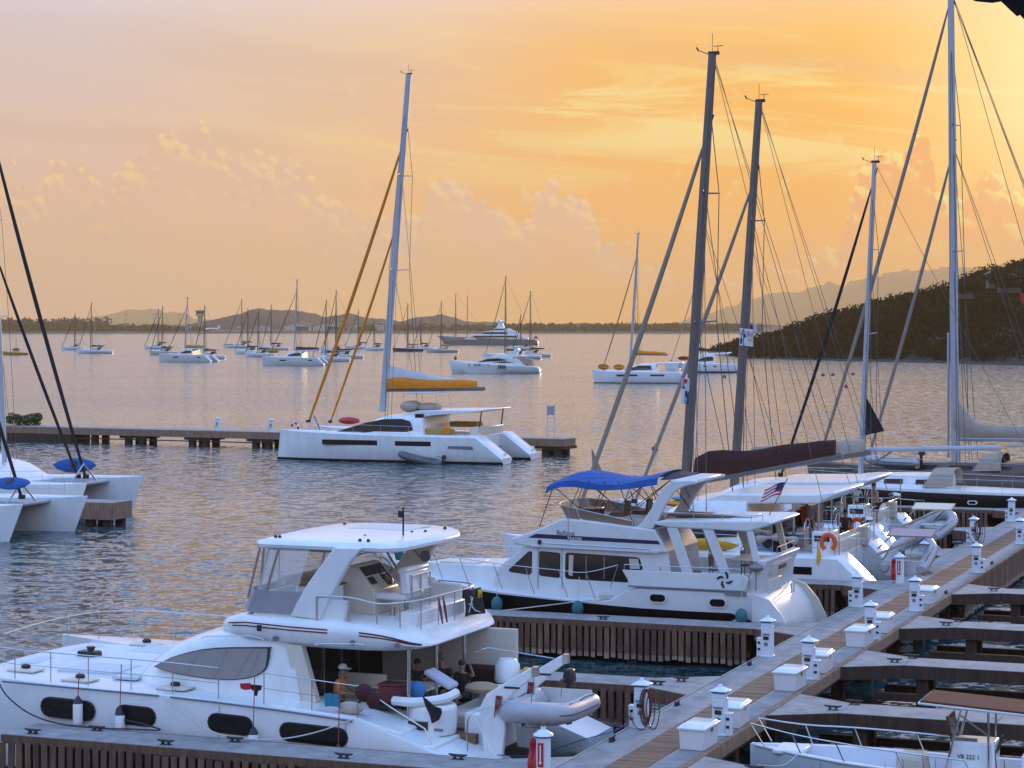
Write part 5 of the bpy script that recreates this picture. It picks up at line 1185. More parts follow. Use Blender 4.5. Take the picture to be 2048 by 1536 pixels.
# aft deck
m=M(); m.bb(-20.2,-17.0,63.3,67.7,1.5,2.06); m.build('aft_deck',CREAM,tr)
for sg in (1,-1):
    t0,t1=sorted((TT-sg*2.27,TT-sg*2.20))
    bw=[(-21.0,2.56),(-20.72,2.09),(-17.15,2.08),(-17.05,2.45),(-17.18,2.56)]
    m=M(); m.side(bw,t0,t1); m.build('bulwark',TRW,tr,bevel=.012)
m=M(); m.side([(-20.8,2.06),(-17.2,2.05),(-17.2,2.09),(-20.8,2.10)],63.16,63.24); m.side([(-17.75,1.95),(-17.1,1.95),(-17.1,2.05),(-17.75,2.05)],63.15,63.24); m.build('rubbing_rail',GREYP,tr)
m=M(); c=onT(1449,1160,63.2)
for k in range(4):
    q0=math.pi/2*k+.3; o=[]
    for a,rr in ((0,.06),(.25,.13),(.6,.19),(1.0,.24),(1.25,.25),(1.2,.19),(.9,.13),(.5,.08)): q=q0+a; o.append((c[0]+rr*math.cos(q),0,c[2]+rr*math.sin(q)))
    m.prism(o,(0,63.212,0),(0,63.24,0))
m.build('propeller_emblem',NAVY,tr,smooth=0)
for s,z in ((-19.86,1.76),(-17.99,1.70)):
    m=M(); m.prism(capsule(s-.24,s+.24,z-.11,z+.11,0),(0,63.17,0),(0,63.26,0)); w=m.build('porthole',GLASSD,tr); m=M(); m.prism(capsule(s-.29,s+.29,z-.16,z+.16,0),(0,63.185,0),(0,63.26,0)); m.build('frame',GELD,w)
m=M(); o=[(-20.15,3.97),(-20.05,3.90),(-19.6,3.84),(-17.2,3.80),(-16.6,3.98),(-16.45,4.08),(-16.6,4.14),(-19.9,4.06)]; m.side(o,63.72,67.28); m.build('aft_hardtop',TRW,tr,bevel=.05,seg=3)
m=M(); m.box((-19.0,TT-.2,4.13),(2.0,1.3,.05),ry=R(1)); m.build('roof_panel',mat('brown_panel',(.10,.05,.035),.5),tr); m=M(); m.box((-18.0,TT,4.17),(1.3,1.1,.05),ry=R(1.2)); m.build('roof_hatch',GEL,tr,bevel=.01)
rail(tr,[((s,63.76,4.07),(s,63.76,4.30)) for s in (-19.8,-18.9,-18.0,-17.1,-16.75)],.01,False,'roof_rail')
for i,(xa,za,xb,zb,w) in enumerate(((-19.58,3.85,-19.1,2.5,.17),(-18.46,3.85,-17.92,2.5,.16),(-17.18,3.9,-16.95,2.9,.10))):
    for t0 in (63.75,67.13):
        m=M(); m.prism([(xa-w,0,za),(xa+w,0,za),(xb+w,0,zb),(xb-w,0,zb)],(0,t0,0),(0,t0+.12,0)); m.build('roof_post',TRW if t0<65 else CREAM,tr,bevel=.02)
m=M(); m.bb(-18.0,-17.0,64.6,66.0,2.82,2.89); tb=m.build('table',CREAM,tr,bevel=.03); m=M(); m.tube([(-17.5,65.3,2.06),(-17.5,65.3,2.82)],.05,8); m.build('table_leg',STEEL,tb)
for s,t,rz in ((-18.5,65.0,0),(-17.9,66.5,90),(-19.0,64.0,20)):
    m=M(); m.box((s,t,2.5),(.45,.48,.05)); m.build('chair_seat',TEAK,tr,bevel=.02); m=M(); m.box((s-.2,t,2.78),(.04,.46,.36)); m.build('chair_back',TEAK,tr,bevel=.02); m=M()
    for a in (-.2,.2):
        for b in (-.2,.2): m.tube([(s+a,t+b,2.06),(s+a,t+b,2.5)],.014,5)
    m.tube(spline([(s-.2,t-.22,2.5),(s-.22,t-.2,3.0),(s-.22,t+.2,3.0),(s-.2,t+.22,2.5)],4),.014,5); m.build('chair_frame',BLACKP,tr)
rail(tr,[((s,63.28,2.54 if s>-21 else 2.3),(s,63.28,2.72)) for s in (-20.95,-19.8,-18.6,-17.3)],.014,False,'aft_rail')
# transom, platform, wings
m=M(); m.prism([(-17.05,0,1.2),(-16.85,0,1.25),(-16.75,0,2.55),(-16.55,0,2.98),(-16.8,0,3.0),(-17.1,0,2.45)],(0,63.5,0),(0,67.65,0)); m.build('transom',TRW,tr,bevel=.04)
m=M(); m.prism([(-16.80,0,2.42),(-16.66,0,2.44),(-16.57,0,2.78),(-16.70,0,2.78)],(0,64.5,0),(0,66.7,0)); m.build('name_board',CREAM,tr,bevel=.01)
text('BULLDOG','lettering',NAVY,tr,.21,(-16.605,65.6,2.61),(0,1,0),(.16,0,1))
m=M(); m.prism([(-16.85,0,1.45),(-16.74,0,1.45),(-16.70,0,2.3),(-16.85,0,2.3)],(0,64.4,0),(0,65.9,0)); m.build('transom_locker',GELD,tr,bevel=.02)
m=M(); m.bb(-17.0,-15.9,63.5,67.5,.45,.62); m.build('swim_platform',CREAM,tr,bevel=.03)
for t0 in (63.22,67.72):
    m=M(); m.prism([(-16.95,0,.3),(-15.62,0,.45),(-15.75,0,.9),(-16.0,0,1.4),(-16.4,0,1.85),(-16.95,0,2.06)],(0,t0-.02,0),(0,t0+.06,0)); m.build('hull_wing',CREAM if t0>65 else TRW,tr,bevel=.02)
m=M(); m.tube(onTs([(1568,1160),(1585,1178),(1600,1202),(1608,1225)],67.7),.02,5); m.tube(spline([(-16.75,64.1,1.5),(-16.6,65,1.75),(-16.55,65.9,1.95),(-16.6,66.6,2.02)],4),.02,5); m.tube([(-16.8,63.3,1.95),(-16.2,63.3,1.5),(-15.9,63.3,1.0)],.018,5); m.each('stern_handrail',STEEL,tr)
m=M()
for t in (66.3,66.6): m.tube([(-16.5,t,.6),(-16.5,t,2.0)],.018,5)
for k in range(5): m.tube([(-16.5,66.3,.8+.26*k),(-16.5,66.6,.8+.26*k)],.014,5)
m.build('boarding_ladder',STEEL,tr)
m=M(); m.ball((-16.85,63.35,2.78),(.24,.2,.13),12,7); m.tube([(-16.85,63.35,2.1),(-16.85,63.35,2.7)],.018,6); m.build('stern_grill',mat('grill_grey',(.22,.2,.2),.35,metal=.4),tr)
rail(tr,[((-17.0,63.6,2.5),(-17.0,63.6,3.75)),((-16.75,65.4,3.0),(-16.72,65.4,3.2)),((-16.7,67.5,3.0),(-16.7,67.5,3.22))][1:],.014,False,'stern_rail')
m=M()
for t in (63.9,67.2): m.tube([(-16.9,t,2.8),(-17.1,t,4.0)],.010,4)
m.each('aft_stay',WIRE,tr)
# side rails
P_=[]
for s in (-29.3,-28.2,-27.2,-26.2,-25.0,-23.9,-22.8,-21.9): z=interp(DZ,s); w=interp(TW,s)-.12; P_.append(((s,TT-w,z),(s-.28,TT-w-.06,z+.82)))
P_.append(((-21.4,63.3,2.0),(-21.15,63.27,2.70)))
r1=rail(tr,P_,.014,False)
P_=[]
for s in (-29.6,-28.4,-27.2,-26.0,-24.8,-23.6): z=interp(DZ,s); w=interp(TW,s)-.10; P_.append(((s,TT+w,z),(s-.28,TT+w+.05,z+.82)))
rail(tr,P_,.014,False)
m=M(); m.tube([(-29.75,TT-.1,2.5),(-30.05,TT-.3,3.3),(-30.2,TT,3.32),(-30.05,TT+.3,3.3),(-29.75,TT+.1,2.5)],.016,6); m.build('pulpit',STEEL,tr)
TEAL=mat('fender_teal',(.02,.12,.14),.6)
for s,lab in ((-25.0,'teal round fender between the trawler bow and the finger pier'),(-22.35,'teal round fender at the middle of the trawler'),(-17.2,'teal round fender near the trawler stern')):
    o=thing('fender',lab,'fender',(s,63.02),1.05,group='teal fenders'); m=M(); m.ball((s,63.0,1.36),(.19,.16,.24),12,8); m.build('body',TEAL,o); m=M(); m.tube([(s,63.0,1.58),(s-.02,63.2,2.5 if s>-18 else 2.3)],.010,5); m.build('rope',ROPE,o)
m=M(); m.lathe([(.1,0),(.16,.05),(.17,.7),(.08,.82)],c=(0,0,0),n=12); o=m.build('buoy_fender',TEAL,None,off=(0,0,0)); o.location=W(-28.9,64.4,2.45); o.rotation_euler=(R(6),R(-8),-AL); tag(o,'dark teal upright fender lashed to the trawler bow rail','fender')
m=M()
for k in range(9): m.tube([(-28.6+.35*math.cos(q+k),64.9+.3*math.sin(q),2.38+.02*k) for q in [2*math.pi*j/12 for j in range(12)]],.02,5,closed=True)
solo(m,'anchor_chain','brown heap of rope and chain on the trawler foredeck','rope',mat('rope_brown',(.17,.12,.06),.9),(-28.6,64.9),2.3)
rope('pale mooring line from the trawler midship cleat down to the finger pier',[(-21.6,63.25,1.62),(-22.3,63.1,1.56),(-23.4,62.9,1.40),(-24.6,62.5,1.24)],ROPE,.016)
m=M()
for k in range(5): m.tube([(-21.55+.22*math.cos(q),63.35+.1*math.sin(q),1.66+.025*k) for q in [2*math.pi*j/10 for j in range(10)]],.018,5,closed=True)
solo(m,'rope_coil','coiled pale rope on the trawler side deck cleat','rope',ROPE,(-21.55,63.35),1.6)
# stars and stripes on the stern staff
FR_=mat('flag_red',(.42,.02,.03),.8); FBl=mat('flag_blue',(.02,.025,.12),.8)
fg=thing('ensign','red and white striped ensign with blue canton on a staff behind the trawler','flag',(-17.1,66.0),4.1)
m=M(); m.tube([(-17.15,66.0,4.08),(-16.55,66.0,5.28)],.016,5); m.build('staff',TEAK,fg)
def flagpt(u,v): return (-16.62-.62*u-.16*v, 66.0-.10*u+.05*math.sin(6*u+2*v), 5.15-.40*v-.20*u+.04*math.sin(5*u))
for k in range(7):
    m=M(); m.sheet([[flagpt(i/8,(k+w_)/7) for w_ in (0,1)] for i in range(9)],.004); m.build('stripe',FR_ if k%2==0 else FLWm,fg,smooth=60)
m=M(); m.sheet([[tuple(a+b for a,b in zip(flagpt(i/8,v),(0,-.006,.002))) for v in (0,.3,.57)] for i in range(4)],.006); m.build('canton',FBl,fg)
# ================= sailing catamarans (local frame: x forward, y to port, z up)
WINC=mat('coachroof_window',(.03,.022,.02),.1,spec=.6)
BRASS=mat('sunlit_stripe',(.6,.5,.3),.3)
def mast_rig(r, x, y, z0, h, rake, rad, mt, spreaders=((.48,1.3),(.74,.9)), shroud=(2.6,-.6), fore=None, back=None, wire=.014, head=True, flat=1.0):
    top=Vector((x-rake,y,z0+h)); base=Vector((x,y,z0))
    m=M(); m.tube([base,base.lerp(top,.6),top],[rad*.85,rad*.81,rad*.64],10,flat=1.05); ms=m.build('mast',mt,r)
    m=M()
    for f,w in spreaders:
        p=base.lerp(top,f)
        for sg in (1,-1): m.tube([p,p+Vector((-.25*w,sg*w,.05*w))],[wire*2.2,wire*1.6],5)
    m.each('spreader',mt,ms)
    m=M()
    for sg in (1,-1):
        foot=Vector((x+shroud[1],y+sg*shroud[0],z0-.5 if z0>2.5 else z0))
        pts=[foot]+[base.lerp(top,f)+Vector((-.25*w,sg*w,.05*w)) for f,w in spreaders]+[base.lerp(top,.9)]
        m.tube(pts,wire,4); m.tube([foot+Vector((-.2,0,0)),base.lerp(top,spreaders[0][0])],wire*.8,4)
        m.tube([foot+Vector((-.5,0,0)),base.lerp(top,.72)],wire*.8,4)
    if back:
        for q in back: m.tube([top,Vector(q)],wire*.8,4)
    m.tube([base+Vector((-.18,.05,.3)),top+Vector((-.12,.05,-.3))],wire*.7,4)
    m.build('rigging',WIRE,r)
    if head:
        m=M(); m.tube([top+Vector((.1,0,-.02)),top+Vector((.55,.1,.16))],wire*.9,4); m.tube([top+Vector((.5,.1,.12)),top+Vector((.58,.1,.26))],wire*1.8,4); m.tube([top,top+Vector((-.02,.05,.75))],wire*.6,4); m.tube([top+Vector((-.2,0,0)),top+Vector((-.22,0,.28))],wire*.8,4); m.tube([top+Vector((-.05,0,.28)),top+Vector((-.42,.02,.30))],wire*.8,4); m.box(top+Vector((-.06,0,.03)),(.4,.16,.12)); m.build('masthead',BLACKP,ms)
    return base,top
def furled(r, a, b, mt, rad, name='furled_sail', clew=None):
    a=Vector(a); b=Vector(b); sg=(a-b).length*.006; n=14; pts=[];rs=[]
    for i in range(n+1):
        u=i/n; p=a.lerp(b,u)+Vector((-4*sg*u*(1-u),0,-4*sg*u*(1-u)*.3)); pts.append(p); rs.append(rad*(.35+.65*math.sin(math.pi*min(1,(.06+u)*1.02)*.93)**.5) if u<.97 else rad*.25)
    m=M(); m.tube(pts,rs,7); o=m.build(name,mt,r)
    m=M(); m.tube([b,b.lerp(a,-.045)],rad*.3,5); m.lathe([(rad*1.6,-.1),(rad*1.6,.1)],c=tuple(a+Vector((0,0,.1))),n=8); m.each('furler',BLACKP,o)
    if clew:
        p=pts[int(n*clew[0])]; m=M(); m.add([p+Vector((0,0,clew[1])),p+Vector((-clew[2],0,-.15)),p+Vector((-.05,0,-.25)),p+Vector((.02,.02,clew[1])),p+Vector((-clew[2],.02,-.15)),p+Vector((-.05,.02,-.25))],[(0,1,2),(5,4,3),(0,3,4,1),(1,4,5,2),(2,5,3,0)]); m.build('clew_patch',mt,o)
    return o
def boom_cover(r, x, y, z, ln, rise, mt, h=.75, boom=ALU, w=.42, sail=None, swing=0.0, tail=.0, br=.13):
    d=Vector((-math.cos(swing),-math.sin(swing),rise/ln)); a=Vector((x-.25,y,z)); b=a+d*ln
    m=M(); m.tube([a,b],br,8); bo=m.build('boom',boom,r)
    c0=a+d*.2; c1=a+d*(ln*(1-tail)-.25); secs=[]
    n=10
    for i in range(n+1):
        u=i/n; p=c0.lerp(c1,u); hh=h*(1.0-.38*u+.05*math.sin(u*9)); ww=w*(1-.2*u)
        if i in (0,n): hh*=.9
        secs.append([p+Vector((0,-ww*.35,.08)),p+Vector((0,-ww*.5,hh*.45)),p+Vector((0,-ww*.28,hh*.9)),p+Vector((0,0,hh+.05*math.sin(u*13))),p+Vector((0,ww*.28,hh*.9)),p+Vector((0,ww*.5,hh*.45)),p+Vector((0,ww*.35,.08))])
    m=M(); m.loft(secs); cv=m.build('sail_cover',mt,r,smooth=60)
    if sail:
        secs=[]
        for i in range(n+1):
            u=i/n*.82; p=c0.lerp(c1,u)+Vector((.3,0,0)); hh=h*(1.0-.38*u)
            k=h*.75*(1-u/.82)**1.4+.16*(1-i/n)+.03
            secs.append([p+Vector((0,-w*.2,hh*.75)),p+Vector((0,-w*.22,hh+k*.4)),p+Vector((0,0,hh+k)),p+Vector((0,w*.22,hh+k*.4)),p+Vector((0,w*.2,hh*.75))])
        m=M(); m.loft(secs); m.build('stowed_sail',sail,r,smooth=60)
    return bo
def sail_cat(label, loc, rz, L=14.0, B=7.4, zf=2.35, za=2.0, hw=.95, rk=.35, mast=(1.3,17,.9,3.0), boomp=(3.4,6.2,.6), cover=GREYCAN, genoas=(), style='hard', group=None, name='sailing_catamaran', lod=0, hullwin=(), roofz=3.55, hullm=None, winmt=None, sail=None, mt=MASTW, mrad=.16, coverh=.75, tip=0, wire=.014, stepz=.45, boomtail=0.0, roofx=None, swing=0.0, winpoly=None, hardz=None):
    r=thing(name,label,'catamaran',world=loc,rz=rz,group=group); q=L/14.0; yc=B/2-hw; hm=hullm or GEL
    x0,x1=-L/2,L/2
    def sheer(x):
        u=(x-x0)/L
        if u<.115: return stepz+(za-stepz)*min(1,u/.115)
        return za+(zf-za)*max(0,(u-.3)/.7)**1.3
    def wid(x):
        u=(x-x0)/L; return hw*(1.0 if u<.62 else max(.03,1-((u-.62)/.38)**1.8))
    for sg in (1,-1):
        secs=[]
        for u in (0,.02,.05,.08,.115,.135,.22,.35,.5,.62,.72,.8,.87,.93,.97,1.0):
            x=x0+L*u; zs=sheer(x); w=wid(x); g=min(.12*q,w*.4)
            f=max(0,(u-.85)/.15)*rk
            ring=[(-w+g,zs),(-w,zs-g*.7),(-w*.99,zs*.55),(-w*.80,.05),(-w*.35,-.5),(w*.35,-.5),(w*.80,.05),(w*.99,zs*.55),(w,zs-g*.7),(w-g,zs)]
            secs.append([(x+f*z/zf,sg*yc+y,z) for y,z in ring])
        m=M(); m.loft(secs); h=m.build('hull',hm,r,smooth=50)
        for (a,b,z_0,z_1) in hullwin:
            m=M(); yo=sg*(yc+hw*.985); m.prism([(a,0,z_0),(b,0,z_0),(b,0,z_1),(a,0,z_1)],(0,yo-.03,0),(0,yo+.015,0)); m.build('hull_window',GLASSD,h)
        if tip:   # dark boot stripe
            m=M(); secs=[]
            for u in (.0,.1,.3,.5,.62,.72,.8,.87,.93,.97,1.0):
                x=x0+L*u; w=wid(x)+.02; f=max(0,(u-.85)/.15)*rk
                secs.append([(x+.02+f*.2*tip/zf,sg*yc-w*.84,-.1),(x+.02+f*tip/zf,sg*yc-w*.88,tip),(x+.02+f*tip/zf,sg*yc+w*.88,tip),(x+.02,sg*yc+w*.84,-.1)])
            m.loft(secs); m.build('boot_stripe',BLACKHULL,h)
    xa,xf=x0+.13*L,x0+.70*L
    m=M(); m.bb(xa,xf,-yc,yc,.75*q,za-.02); m.build('bridge_deck',NONSKID,r,bevel=.05)
    if lod<2:
        m=M(); m.bb(xf,x1-.09*L,-yc+.3,yc-.3,za*.86,za*.86+.03); m.build('trampoline',mat('trampoline_net',(.2,.2,.21),.9),r)
    m=M(); m.tube([(x1-.085*L,-yc,za*.93),(x1-.085*L,yc,za*.93)],.11*q,8); m.build('crossbeam',MASTW,r)
    # coachroof with a swept front
    cr=roofx or (xa+.06*L, xf-.01*L); cw=yc+hw*.25; zr=roofz
    def ringc(xa_,xf_,w,z,n=12):
        o=[]
        for k in range(n+1):
            a=-math.pi/2+math.pi*k/n; o.append((xf_-(xf_-xa_)*.32*(1-abs(math.cos(a))**.8),w*math.copysign(abs(math.sin(a))**.6,math.sin(a)),z))
        return o+[(xa_,w,z),(xa_,-w,z)]
    xaR=cr[0]+.16*L
    m=M(); H_=zr-za; m.loft([ringc(xaR,cr[1],cw,za-.05),ringc(xaR+.1,cr[1]-.05*L,cw*.97,za+H_*.42),ringc(xaR+.2,cr[1]-.10*L,cw*.92,za+H_*.78),ringc(xaR+.25,cr[1]-.15*L,cw*.84,za+H_)]); co=m.build('coachroof',hm,r,smooth=50)
    for sg in (1,-1):
        wp_=winpoly or [(xaR+.5*q,.30),(xaR+.42*q,.62),(xaR+.7*q,.74),(cr[1]-.22*L,.72),(cr[1]-.13*L,.5),(cr[1]-.09*L,.26),(cr[1]-.18*L,.22)]
        m=M(); m.prism([(x,0,za+H_*k) for x,k in wp_],(0,sg*(cw*.975)-.10,0),(0,sg*(cw*.975)+.045,0)); m.build('saloon_window',winmt or WINC,co)
    if style=='hard':
        hz_=hardz or zr+.18
        m=M(); o=[(xaR+2.2*q,hz_-.30),(xaR+1.2*q,hz_+.02),(xa+.9*q,hz_+.10),(xa+.2*q,hz_+.22),(xa+.1*q,hz_+.12),(xa+.75*q,hz_-.24),(xaR+1.2*q,hz_-.36)]; m.side(o,-cw*.82,cw*.82); m.build('hardtop',hm,r,bevel=.13,seg=4)
        for sx in (xa+.8*q,xa+1.7*q):
            for sg in (1,-1):
                m=M(); m.tube([(sx,sg*cw*.72,za-.1),(sx,sg*cw*.72,hz_)],.045,6); m.build('roof_post',STEEL,r)
    elif style=='sweep':
        hz_=hardz or zr+.12
        m=M(); o=[(cr[1]-.20*L,zr-.03),(xaR+.5*q,hz_+.02),(xa-.1*q,hz_+.12),(xa-.5*q,hz_+.2),(xa-.5*q,hz_+.1),(xa+.4*q,hz_-.12),(xaR-.4*q,hz_-.30),(xaR+.8*q,zr-.25)]; m.side(o,-cw*.8,cw*.8); m.build('hardtop',hm,r,bevel=.05,seg=3)
        for sg in (1,-1):
            m=M(); m.tube([(xa+.1*q,sg*cw*.7,za-.1),(xa-.1*q,sg*cw*.7,hz_)],.05,6); m.build('roof_post',BLACKP,r)
    if lod<2:
        m=M(); m.bb(xa,xa+.5*q,-yc*.9,yc*.9,za-.05,za+.45*q); m.build('cockpit_seat',CREAM,r,bevel=.05)
        for sg in (1,-1):
            ps=[]
            for u in (.16,.28,.40,.52,.64,.76,.88,.955):
                x=x0+L*u; w=wid(x)-.1; ps.append(((x,sg*(yc+w),sheer(x)-.02),(x,sg*(yc+w),sheer(x)+.6)))
            rail(r,ps,.011*q,True)
        m=M(); m.tube([(x1-.085*L,-1.2,za),(x1-.085*L,0,za+.9*q),(x1-.085*L,1.2,za)],.05*q,6); m.build('seagull_striker',MASTW,r)
    mx,mh,rake,mz=mast
    tpx=x1-.085*L
    b,t=mast_rig(r,mx,0,mz,mh,rake,mrad*q,mt,shroud=(yc+.2,-1.2*q),wire=wire,spreaders=((.42,1.5*q),(.70,1.1*q)))
    for (fr,gmt,gr,xb,zb,cl) in genoas: furled(r,(xb,0,zb),b.lerp(t,fr),gmt,gr,clew=cl)
    if boomp: boom_cover(r,mx,0,boomp[0],boomp[1],boomp[2],cover,h=coverh,w=.45*q,sail=sail,tail=boomtail,swing=swing,br=.12*q)
    return r
RZR = math.pi-AL   # boats lying bow-left along the finger piers
FSG=SAILG
# ---- two charter catamarans behind the trawler
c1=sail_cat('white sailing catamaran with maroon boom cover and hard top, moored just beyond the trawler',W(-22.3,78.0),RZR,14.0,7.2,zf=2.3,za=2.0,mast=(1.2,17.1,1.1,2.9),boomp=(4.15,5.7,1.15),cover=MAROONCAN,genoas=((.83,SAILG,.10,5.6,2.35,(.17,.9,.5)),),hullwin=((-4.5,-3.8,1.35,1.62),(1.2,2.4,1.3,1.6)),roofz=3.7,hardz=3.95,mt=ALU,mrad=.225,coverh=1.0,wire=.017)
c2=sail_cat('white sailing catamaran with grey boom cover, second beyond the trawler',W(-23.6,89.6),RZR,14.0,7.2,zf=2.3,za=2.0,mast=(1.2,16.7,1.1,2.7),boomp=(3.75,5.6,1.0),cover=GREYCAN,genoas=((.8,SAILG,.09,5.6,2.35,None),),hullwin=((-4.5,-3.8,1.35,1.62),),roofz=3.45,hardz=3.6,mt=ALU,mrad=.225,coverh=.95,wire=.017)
for c_,zt in ((c1,19.6),(c2,19.0)):
    m=M()
    for sg in (1,-1): m.tube([(.05,0,zt+.2),(-5.0,sg*2.6,2.4)],.011,4); m.tube([(.12,sg*.12,zt-.8),(.95,sg*.45,3.6)],.010,4)
    m.tube([(.0,0,zt+.2),(-4.3,0,5.4)],.011,4); m.tube([(.5,0,zt*.72),(-1.6,.1,4.9),(-3.6,0,5.2)],.010,4); m.tube([(.5,.1,zt*.72),(-2.6,.15,5.0)],.010,4)
    m.build('running_rigging',WIRE,c_)
def solar(cat,x,z,label):
    o=thing('solar_panel',label,'solar panel',world=(0,0,0)); return o
def local(root,x,y,z): return root.location+Matrix.Rotation(root.rotation_euler.z,3,'Z')@Vector((x,y,z))
for cat,px_,mt_,lab in ((c1,-7.35,mat('panel_grey_mauve',(.28,.22,.24),.35),'grey mauve solar panel on stern poles above the nearer stern dinghy'),(c2,-7.3,mat('panel_pale',(.62,.55,.42),.25),'pale glinting solar panel on stern poles above the farther stern dinghy')):
    o=thing('solar_panel',lab,'solar panel',world=local(cat,px_,0.4,2.62),rz=RZR,group='stern solar panels'); m=M(); m.box((0,0,0),(1.55,1.05,.05),rx=R(-9)); m.box((-.78,0,0),(.03,1.08,.07),rx=R(-9)); m.box((.78,0,0),(.03,1.08,.07),rx=R(-9)); m.build('panel',mt_,o)
    m=M()
    for sx in (-.6,.6): m.tube([(sx+.6,.1,-.6),(sx,0,0)],.03,5)
    m.each('bracket',STEEL,o)
    for y in (-1.1,1.6):
        m=M(); m.tube([(-6.3,y,1.9),(-7.7,y,2.55)],.06,6); m.tube([(-7.55,y,2.5),(-7.55,y,1.7)],.012,4); m.build('davit',BEIGECAN,cat)
tag(inflatable('grey inflatable dinghy on the stern davits of the nearer sailing catamaran, outboard facing the pier',local(c1,-7.2,-.2,1.75),R(90)-AL,3.1,1.75,.22,RUBBERG,tilt=(0,R(-12))))
tag(inflatable('grey inflatable dinghy on the stern davits of the farther sailing catamaran',local(c2,-7.1,-.6,1.7),R(80)-AL,3.1,1.7,.22,RUBBERG,tilt=(0,R(-10)),outboard=False))
def horseshoe(lab,p,group='horseshoe lifebuoys'):
    o=thing('lifebuoy',lab,'lifebuoy',world=p,rz=-AL,group=group); pts=[(.24*math.cos(q),0,.27*math.sin(q)) for q in [R(-58)+R(296)*k/16 for k in range(17)]]
    m=M(); m.tube(pts,.085,9); m.build('float',ORANGE,o); m=M(); m.tube([(-.1,.08,-.3),(-.1,.08,.3)],.012,4); m.build('strap',ROPE,o)
horseshoe('orange horseshoe lifebuoy on the near stern rail of the first sailing catamaran',W(*onT(1657,1085,74.9)[:2],onT(1657,1085,74.9)[2]))
horseshoe('orange horseshoe lifebuoy on the far stern rail behind the first one',W(*onT(1715,1053,80.8)[:2],onT(1715,1053,80.8)[2]))
def blob(nm,lab,cat,mt_,w_,pts,r_,group=None):
    o=thing(nm,lab,cat,world=w_,rz=-AL,group=group); m=M(); m.tube(pts,r_,8); m.build('body',mt_,o); return o
blob('heaving_line','yellow heaving line bag hanging below the near lifebuoy','line',YELLOW,W(*onT(1637,1112,74.4)[:2],onT(1637,1112,74.4)[2]),[(0,0,.28),(0.02,0,0),(-.03,0,-.3)],[.05,.09,.04])
# banner tied on the side of the first catamaran
bn=thing('banner','blue and white printed banner with dark roundel tied along the catamaran side','banner',(-20,75.9),2.2)
m=M(); m.prism([onT(1483,1062,75.9),onT(1530,1070,75.9),onT(1572,1078,75.9),onT(1572,1101,75.9),onT(1530,1099,75.9),onT(1483,1097,75.9)],(0,-.01,0),(0,.01,0)); m.build('cloth',mat('banner_print',(.50,.56,.70),.8,col2=(.10,.22,.50),vscale=2.2,thresh=(.42,.58)),bn,smooth=0)
m=M(); c=onT(1535,1085,75.87); m.lathe([(.20,c[1]-.005),(.20,c[1]+.01)],c=(c[0],0,c[2]),n=18,ax='Y'); m.build('roundel',NAVY,bn)
# kayaks lashed beyond
def kayak(lab,loc,rz,ln,mt_,group='kayaks and boards on deck',wd_=.38,tilt=0):
    o=thing('kayak',lab,'kayak',world=loc,rz=rz,group=group); o.rotation_euler=(tilt,0,rz); m=M(); secs=[]
    for i in range(11):
        u=-1+2*i/10; k=max(.04,(1-u*u)**.6); secs.append([(u*ln/2, wd_*k*math.cos(a), .17*k*math.sin(a)+.06*u*u) for a in [2*math.pi*j/10 for j in range(10)]])
    m.loft(secs); m.build('shell',mt_,o); m=M(); m.lathe([(.2,.13),(.24,.17),(.2,.19)],n=12); m.build('cockpit_rim',BLACKP,o); return o
kayak('orange kayak lying across the foredeck of the first sailing catamaran',W(*onZ(1402,1010,2.75)[:2],2.75),RZR,3.6,ORANGECAN,wd_=.42)
kayak('turquoise kayak beside the orange one beyond the trawler arch',W(*onZ(1410,1000,2.95)[:2],2.95),RZR,3.0,mat('kayak_turquoise',(.03,.28,.36),.5),wd_=.42)
kayak('yellow kayak seen through the trawler aft deck posts',W(*onT(1390,1070,74.6)[:2],2.2),RZR,3.2,YELLOW,wd_=.36,tilt=R(40))
# cockpit gear and people on the two catamarans
for cat,lab in ((c1,'n'),(c2,'f')):
    m=M(); m.bb(-4.9,-4.2,1.2,2.4,1.9,2.75); m.build('helm_seat',GEL,cat,bevel=.05); m=M(); m.bb(-4.85,-4.3,2.38,2.415,2.4,2.6); m.build('seat_vent',BLACKP,cat)
    for y in (2.2,-2.2):
        m=M(); m.tube([(-4.0,y+.42*math.cos(q),2.75+.42*math.sin(q)) for q in [2*math.pi*k/18 for k in range(18)]],.018,5,closed=True)
        for k in range(5): q=2*math.pi*k/5; m.tube([(-4.0,y,2.75),(-4.0,y+.42*math.cos(q),2.75+.42*math.sin(q))],.010,4)
        m.build('steering_wheel',STEEL,cat)
    m=M(); m.lathe([(.45,2.55),(.45,2.6)],c=(-3.3,1.4,0),n=6); m.tube([(-3.3,1.4,1.9),(-3.3,1.4,2.55)],.04,6); m.build('cockpit_table',GEL,cat)
    m=M(); m.bb(-3.2,-2.9,-2.8,2.8,1.9,3.3); m.build('saloon_door',GLASSD,cat)
    m=M()
    for y in (2.9,-2.9): m.tube([(-5.9,y,1.95),(-5.9,y,2.6),(-6.3,y,2.6),(-6.3,y,1.5)],.016,5); m.tube([(-5.2,y+.2,1.95),(-5.2,y+.2,2.65),(-5.9,y,2.6)],.016,5)
    m.each('stern_rail',STEEL,cat)
    m=M(); m.ball((-5.4,-1.2,2.9),(.24,.2,.13),12,7); m.tube([(-5.4,-1.2,2.0),(-5.4,-1.2,2.85)],.02,6); m.build('stern_grill',STEEL,cat)
